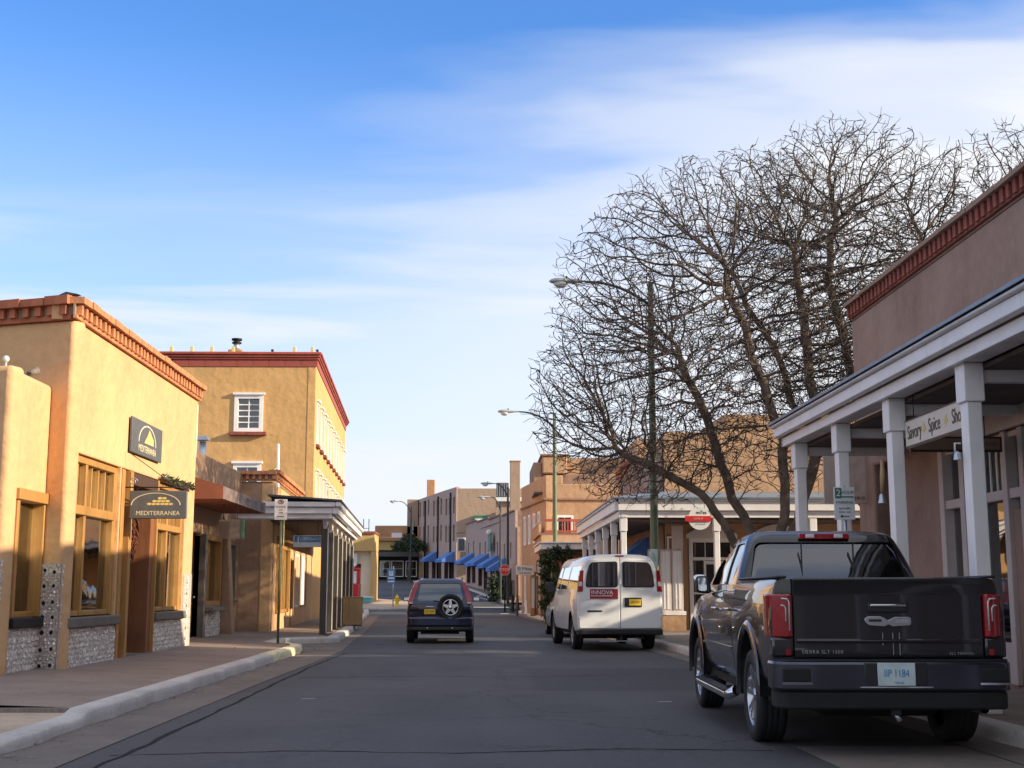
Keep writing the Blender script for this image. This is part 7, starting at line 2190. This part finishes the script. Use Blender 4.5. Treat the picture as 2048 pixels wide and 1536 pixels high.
# ---------------- white cargo van
def van():
    global LZ
    LZ = lambda z: z + .10 * max(0, min(1, (z - .45) / .55))
    t = vroot('cargo_van', 'white cargo van with red tail lights and yellow plate parked at the right kerb', 'van')
    def pf(hw, z0, z1, k=1.0):
        # full-height section: sill, flank, tumblehome, roof
        return [(0, z0), (hw * .86, z0), (hw * .955, z0 + .02), (hw * .985, z0 + .12), (hw, z0 + .35), (hw, 1.00), (hw * .985, 1.14), (hw * .965, 1.25), (hw * .925, 1.48 * k), (hw * .875, 1.70 * k), (hw * .82, z1 - .21), (hw * .765, z1 - .11), (hw * .66, z1 - .035), (hw * .50, z1 - .005), (0, z1 + .01)]
    def hood(hw, z0, z1):
        return [(0, z0), (hw * .86, z0), (hw * .955, z0 + .02), (hw * .985, z0 + .12), (hw, z0 + .3), (hw, z1 - .25), (hw * .98, z1 - .18), (hw * .95, z1 - .12), (hw * .92, z1 - .08), (hw * .87, z1 - .05), (hw * .80, z1 - .03), (hw * .7, z1 - .02), (hw * .6, z1 - .01), (hw * .4, z1), (0, z1 + .01)]
    def mid(a, b, k): return [(p[0] * (1 - k) + q[0] * k, p[1] * (1 - k) + q[1] * k) for p, q in zip(a, b)]
    F0 = pf(1.0, .42, 2.08); H0 = hood(.98, .44, 1.12)
    st = [(.10, [(x * .965, z if z < 1 else 1 + (z - 1) * .975) for x, z in F0]), (.12, [(x * .985, z if z < 1 else 1 + (z - 1) * .985) for x, z in F0]), (.20, F0), (1.5, F0), (3.9, F0), (4.15, mid(F0, H0, .12)), (4.55, mid(F0, H0, .55)), (4.85, mid(F0, H0, .9)), (5.0, H0), (5.5, hood(.95, .46, 1.06)), (5.68, hood(.86, .5, .92)), (5.70, hood(.82, .52, .88))]
    cut = [cyl(1.18, .38, .44, .6, 1.3), cyl(1.18, .38, .44, -1.3, -.6), cyl(4.65, .38, .44, .6, 1.3), cyl(4.65, .38, .44, -1.3, -.6)]
    cut += [G().bx(-.004, .004, .0, .13, .45, 2.03)]
    for yy in (3.2, 4.2): cut += [G().bx(-1.2, -.985, yy, yy + .01, .5, 1.2), G().bx(.985, 1.2, yy, yy + .01, .5, 1.2)]
    body = carve(loft(st), 'body', M['vanpaint'], t, cut, cutmat=M['plastic'])
    B(G().bx(-.85, .85, .25, 5.3, .34, .46), 'underbody', M['under'], t)
    # rear door skins with windows
    for s in (-1, 1):
        a = lambda x: x * s
        pts = [(a(.008), .50), (a(.945), .50), (a(.95), 1.05), (a(.915), 1.30), (a(.86), 1.62), (a(.80), 1.86), (a(.74), 1.965), (a(.008), 1.985)]
        d = B(G().prism(rpoly(pts, .05, 4), 'y', .072, .099), 'rear_door', M['vanpaint'], t, bevel=.012)
        wpt = [(a(.055), 1.335), (a(.80), 1.335), (a(.775), 1.60), (a(.715), 1.83), (a(.66), 1.90), (a(.055), 1.925)]
        B(G().prism(rpoly([(x, z) for x, z in wpt], .07, 5), 'y', .058, .0715), 'window_seal', M['plastic'], d)
        w2 = [(a(.08), 1.36), (a(.775), 1.36), (a(.752), 1.60), (a(.695), 1.81), (a(.645), 1.878), (a(.08), 1.90)]
        B(G().prism(rpoly(w2, .06, 5), 'y', .050, .0575), 'pane', M['glass_van'], d)
        for z in (.70, 1.25): B(G().bx(min(a(.93), a(.965)), max(a(.93), a(.965)), .06, .10, z, z + .09), 'hinge', M['vanpaint'], d, bevel=.008)
        tl = B(G().prism(rpoly([(a(.86), 1.235), (a(.985), 1.235), (a(.925), 1.72), (a(.84), 1.72)], .02, 3), 'y', .06, .22), 'tail_light', M['redlens'], t, bevel=.012)
        B(G().prism(rpoly([(a(.88), 1.36), (a(.965), 1.36), (a(.955), 1.46), (a(.875), 1.46)], .015, 2), 'y', .053, .059), 'reverse_lamp', M['clearlens'], tl)
    # left door: red lettered sticker in a pale recess, handle bar; right door: plate
    st_ = B(G().bx(-.78, -.05, .060, .0715, 1.065, 1.305), 'sticker_panel', M['whited'], t)
    rp = B(G().bx(-.70, -.05, .055, .0595, 1.075, 1.295), 'red_sticker', plain('dark_red_vinyl', (0.28, 0.02, 0.03), .4, noise=.2), st_)
    vtext('INNOVA', .13, (-.42, .0545, 1.215), (R(90), 0, 0), M['signwhite'], rp, .001)
    B(G().bx(-.68, -.18, .0545, .0549, 1.135, 1.148), 'underline', M['signwhite'], rp)
    B(G().bx(-.76, -.42, .055, .072, .815, .845), 'door_handle', M['plastic'], t, bevel=.008)
    vtext('Chevy', .0, (0, 0, 0), (0, 0, 0), M['galv'], t) if False else None
    B(G().bx(-.68, -.30, .066, .0715, .955, .985), 'door_badge', M['whited'], t)
    pr = B(G().bx(.10, .50, .055, .0715, .905, 1.10), 'plate_recess', M['plastic'], t, bevel=.02)
    pl = B(G().bx(.205, .475, .048, .054, .935, 1.065), 'license_plate', M['plateyellow'], pr, bevel=.003)
    vtext('LKJ 414', .075, (.34, .0465, 1.0), (R(90), 0, 0), M['brownletter'], pl, .001, sx=.85)
    # door handle in the middle, roof lamp
    B(G().bx(-.10, .10, .085, .14, 2.03, 2.065), 'brake_light', M['redlens'], t, bevel=.01)
    B(G().bx(-.02, .02, .05, .0715, 1.40, 1.55), 'latch', M['whited'], t, bevel=.006)
    # bumper
    pts = rpoly([(-.99, .30), (-.98, .02), (-.90, -.05), (.90, -.05), (.98, .02), (.99, .30)], .05, 4)
    b_ = B(G().prism(pts, 'z', .36, .49), 'bumper', M['plastic'], t, bevel=.03)
    B(G().bx(-.45, .60, -.054, -.03, .43, .485), 'step_pad', M['galv'], b_, bevel=.01) if False else None
    B(G().prism(rpoly([(-.40, .40), (.55, .40), (.62, .478), (-.46, .478)], .02, 2), 'y', -.066, -.052), 'step_plate', M['plastic'], b_)
    # side glass (left and right): dark band with cargo panel
    for s in (-1, 1):
        for (y0, y1) in ((.24, 1.75), (1.95, 3.10), (3.30, 3.95)):
            V = []
            for z, h in ((1.30, .955), (1.48, .925), (1.70, .875), (1.82, .835)):
                for y in (y0 + (z - 1.3) * .05, y1 - (z - 1.3) * (.5 if y1 > 3.5 else .05)): V += [(s * (h + .006), y, z)]
            gg = G().add(V, [(0, 1, 3, 2), (2, 3, 5, 4), (4, 5, 7, 6)], True)
            B(gg, 'side_window', M['glass_van'], t)
        m = B(G().bx(min(s * 1.02, s * 1.22), max(s * 1.02, s * 1.22), 4.1, 4.2, 1.2, 1.48), 'mirror', M['plastic'], t, bevel=.03)
        B(G().tube([(s * .95, 4.2, 1.25), (s * 1.1, 4.15, 1.3)], .02, 6), 'mirror_arm', M['plastic'], m)
        for yy in (1.18, 4.65):
            g = G(); n = 20
            V = [(x * s, yy + .435 * math.cos(math.pi * k / n), .38 + .435 * math.sin(math.pi * k / n)) for x in (.6, .99) for k in range(n + 1)]
            g.add(V, [(k, k + 1, n + 2 + k, n + 1 + k) for k in range(n)]); B(g, 'wheel_well', M['under'], t)
    B(G().add([(-.78, 4.30, 1.66), (.78, 4.30, 1.66), (.86, 4.86, 1.2), (-.86, 4.86, 1.2)], [(0, 1, 2, 3)]), 'windshield', M['glass_van'], t)
    for (s, y) in ((-1, 1.18), (1, 1.18), (-1, 4.65), (1, 4.65)): wheel(t, s * .965, y, .372, .235, .215, s, 8, rim='galv')
    B(G().bx(-.5, .35, -.02, .02, .22, .24), 'tow_bar', M['galv'], t)
    B(G().bx(-.04, .04, .0, .3, .24, .36), 'hitch', M['under'], t)
    B(G().tube([(.45, .4, .30), (.5, .05, .30)], .035, 10, cap=False), 'exhaust_pipe', M['galv'], t)
    B(G().bx(-.8, .8, .9, 1.4, .26, .36), 'rear_axle', M['under'], t)
    t.location = (3.13, 30.0, 0); t.rotation_euler = (0, 0, R(4.2)); LZ = None


van()


# ---------------- silver car ahead of the van
def sedan():
    t = vroot('parked_car', 'silver car parked ahead of the white van, mostly hidden behind it', 'car')
    def pf(hw, z0, z1): return [(0, z0), (hw * .84, z0), (hw * .95, z0 + .03), (hw * .99, z0 + .16), (hw, z0 + .34), (hw * .985, z1 - .16), (hw * .95, z1 - .04), (hw * .86, z1), (0, z1 + .02)]
    st = [(0, pf(.72, .42, .86)), (.04, pf(.80, .34, .92)), (.3, pf(.87, .28, .97)), (1.0, pf(.9, .25, .97)), (3.2, pf(.9, .25, .93)), (4.2, pf(.85, .28, .78)), (4.5, pf(.72, .34, .62))]
    cut = [cyl(.9, .33, .38, .56, 1.2), cyl(.9, .33, .38, -1.2, -.56), cyl(3.6, .33, .38, .56, 1.2), cyl(3.6, .33, .38, -1.2, -.56)]
    carve(loft(st), 'body', M['silverpaint'], t, cut, cutmat=M['plastic'])
    rings = [(.93, .5, 3.3, .80, .80, .15), (1.1, .75, 2.95, .75, .75, .15), (1.3, 1.1, 2.5, .67, .67, .16), (1.42, 1.35, 2.2, .58, .58, .18), (1.45, 1.5, 2.0, .45, .45, .18)]
    cut = [G().bx(-2, 2, 0, .2, 2, 2.2)]
    cab = carve(ring_loft(rings), 'cab', M['silverpaint'], t, [G().prism(rpoly([(1.0, 1.0), (2.9, 1.0), (2.35, 1.33), (1.35, 1.33)], .05), 'x', -1.2, 1.2), G().prism([(-.68, 1.0), (.68, 1.0), (.58, 1.33), (-.58, 1.33)], 'y', .3, 3.4)], cutmat=M['plastic'])
    gl = [(z, y0 + .014, y1 - .014, h0 - .012, h1 - .012, r) for (z, y0, y1, h0, h1, r) in rings[:4]]
    g = ring_loft(gl); g.f = g.f[:-2]; g.sm = g.sm[:-2]
    B(g, 'window_glass', M['glass_van'], cab)
    for s in (-1, 1): B(G().bx(min(s * .60, s * .84), max(s * .60, s * .84), -.01, .06, .72, .84), 'tail_light', M['redlens'], t, bevel=.02)
    for (s, y) in ((-1, .9), (1, .9), (-1, 3.6), (1, 3.6)): wheel(t, s * .88, y, .33, .2, .21, s, 8)
    B(G().bx(-.8, .8, -.05, .15, .36, .56), 'bumper', M['silverpaint'], t, bevel=.04)
    B(G().bx(-.7, .7, .2, 4.2, .22, .32), 'underbody', M['under'], t)
    t.location = (3.02, 38.4, 0); t.rotation_euler = (0, 0, R(2.6))


sedan()
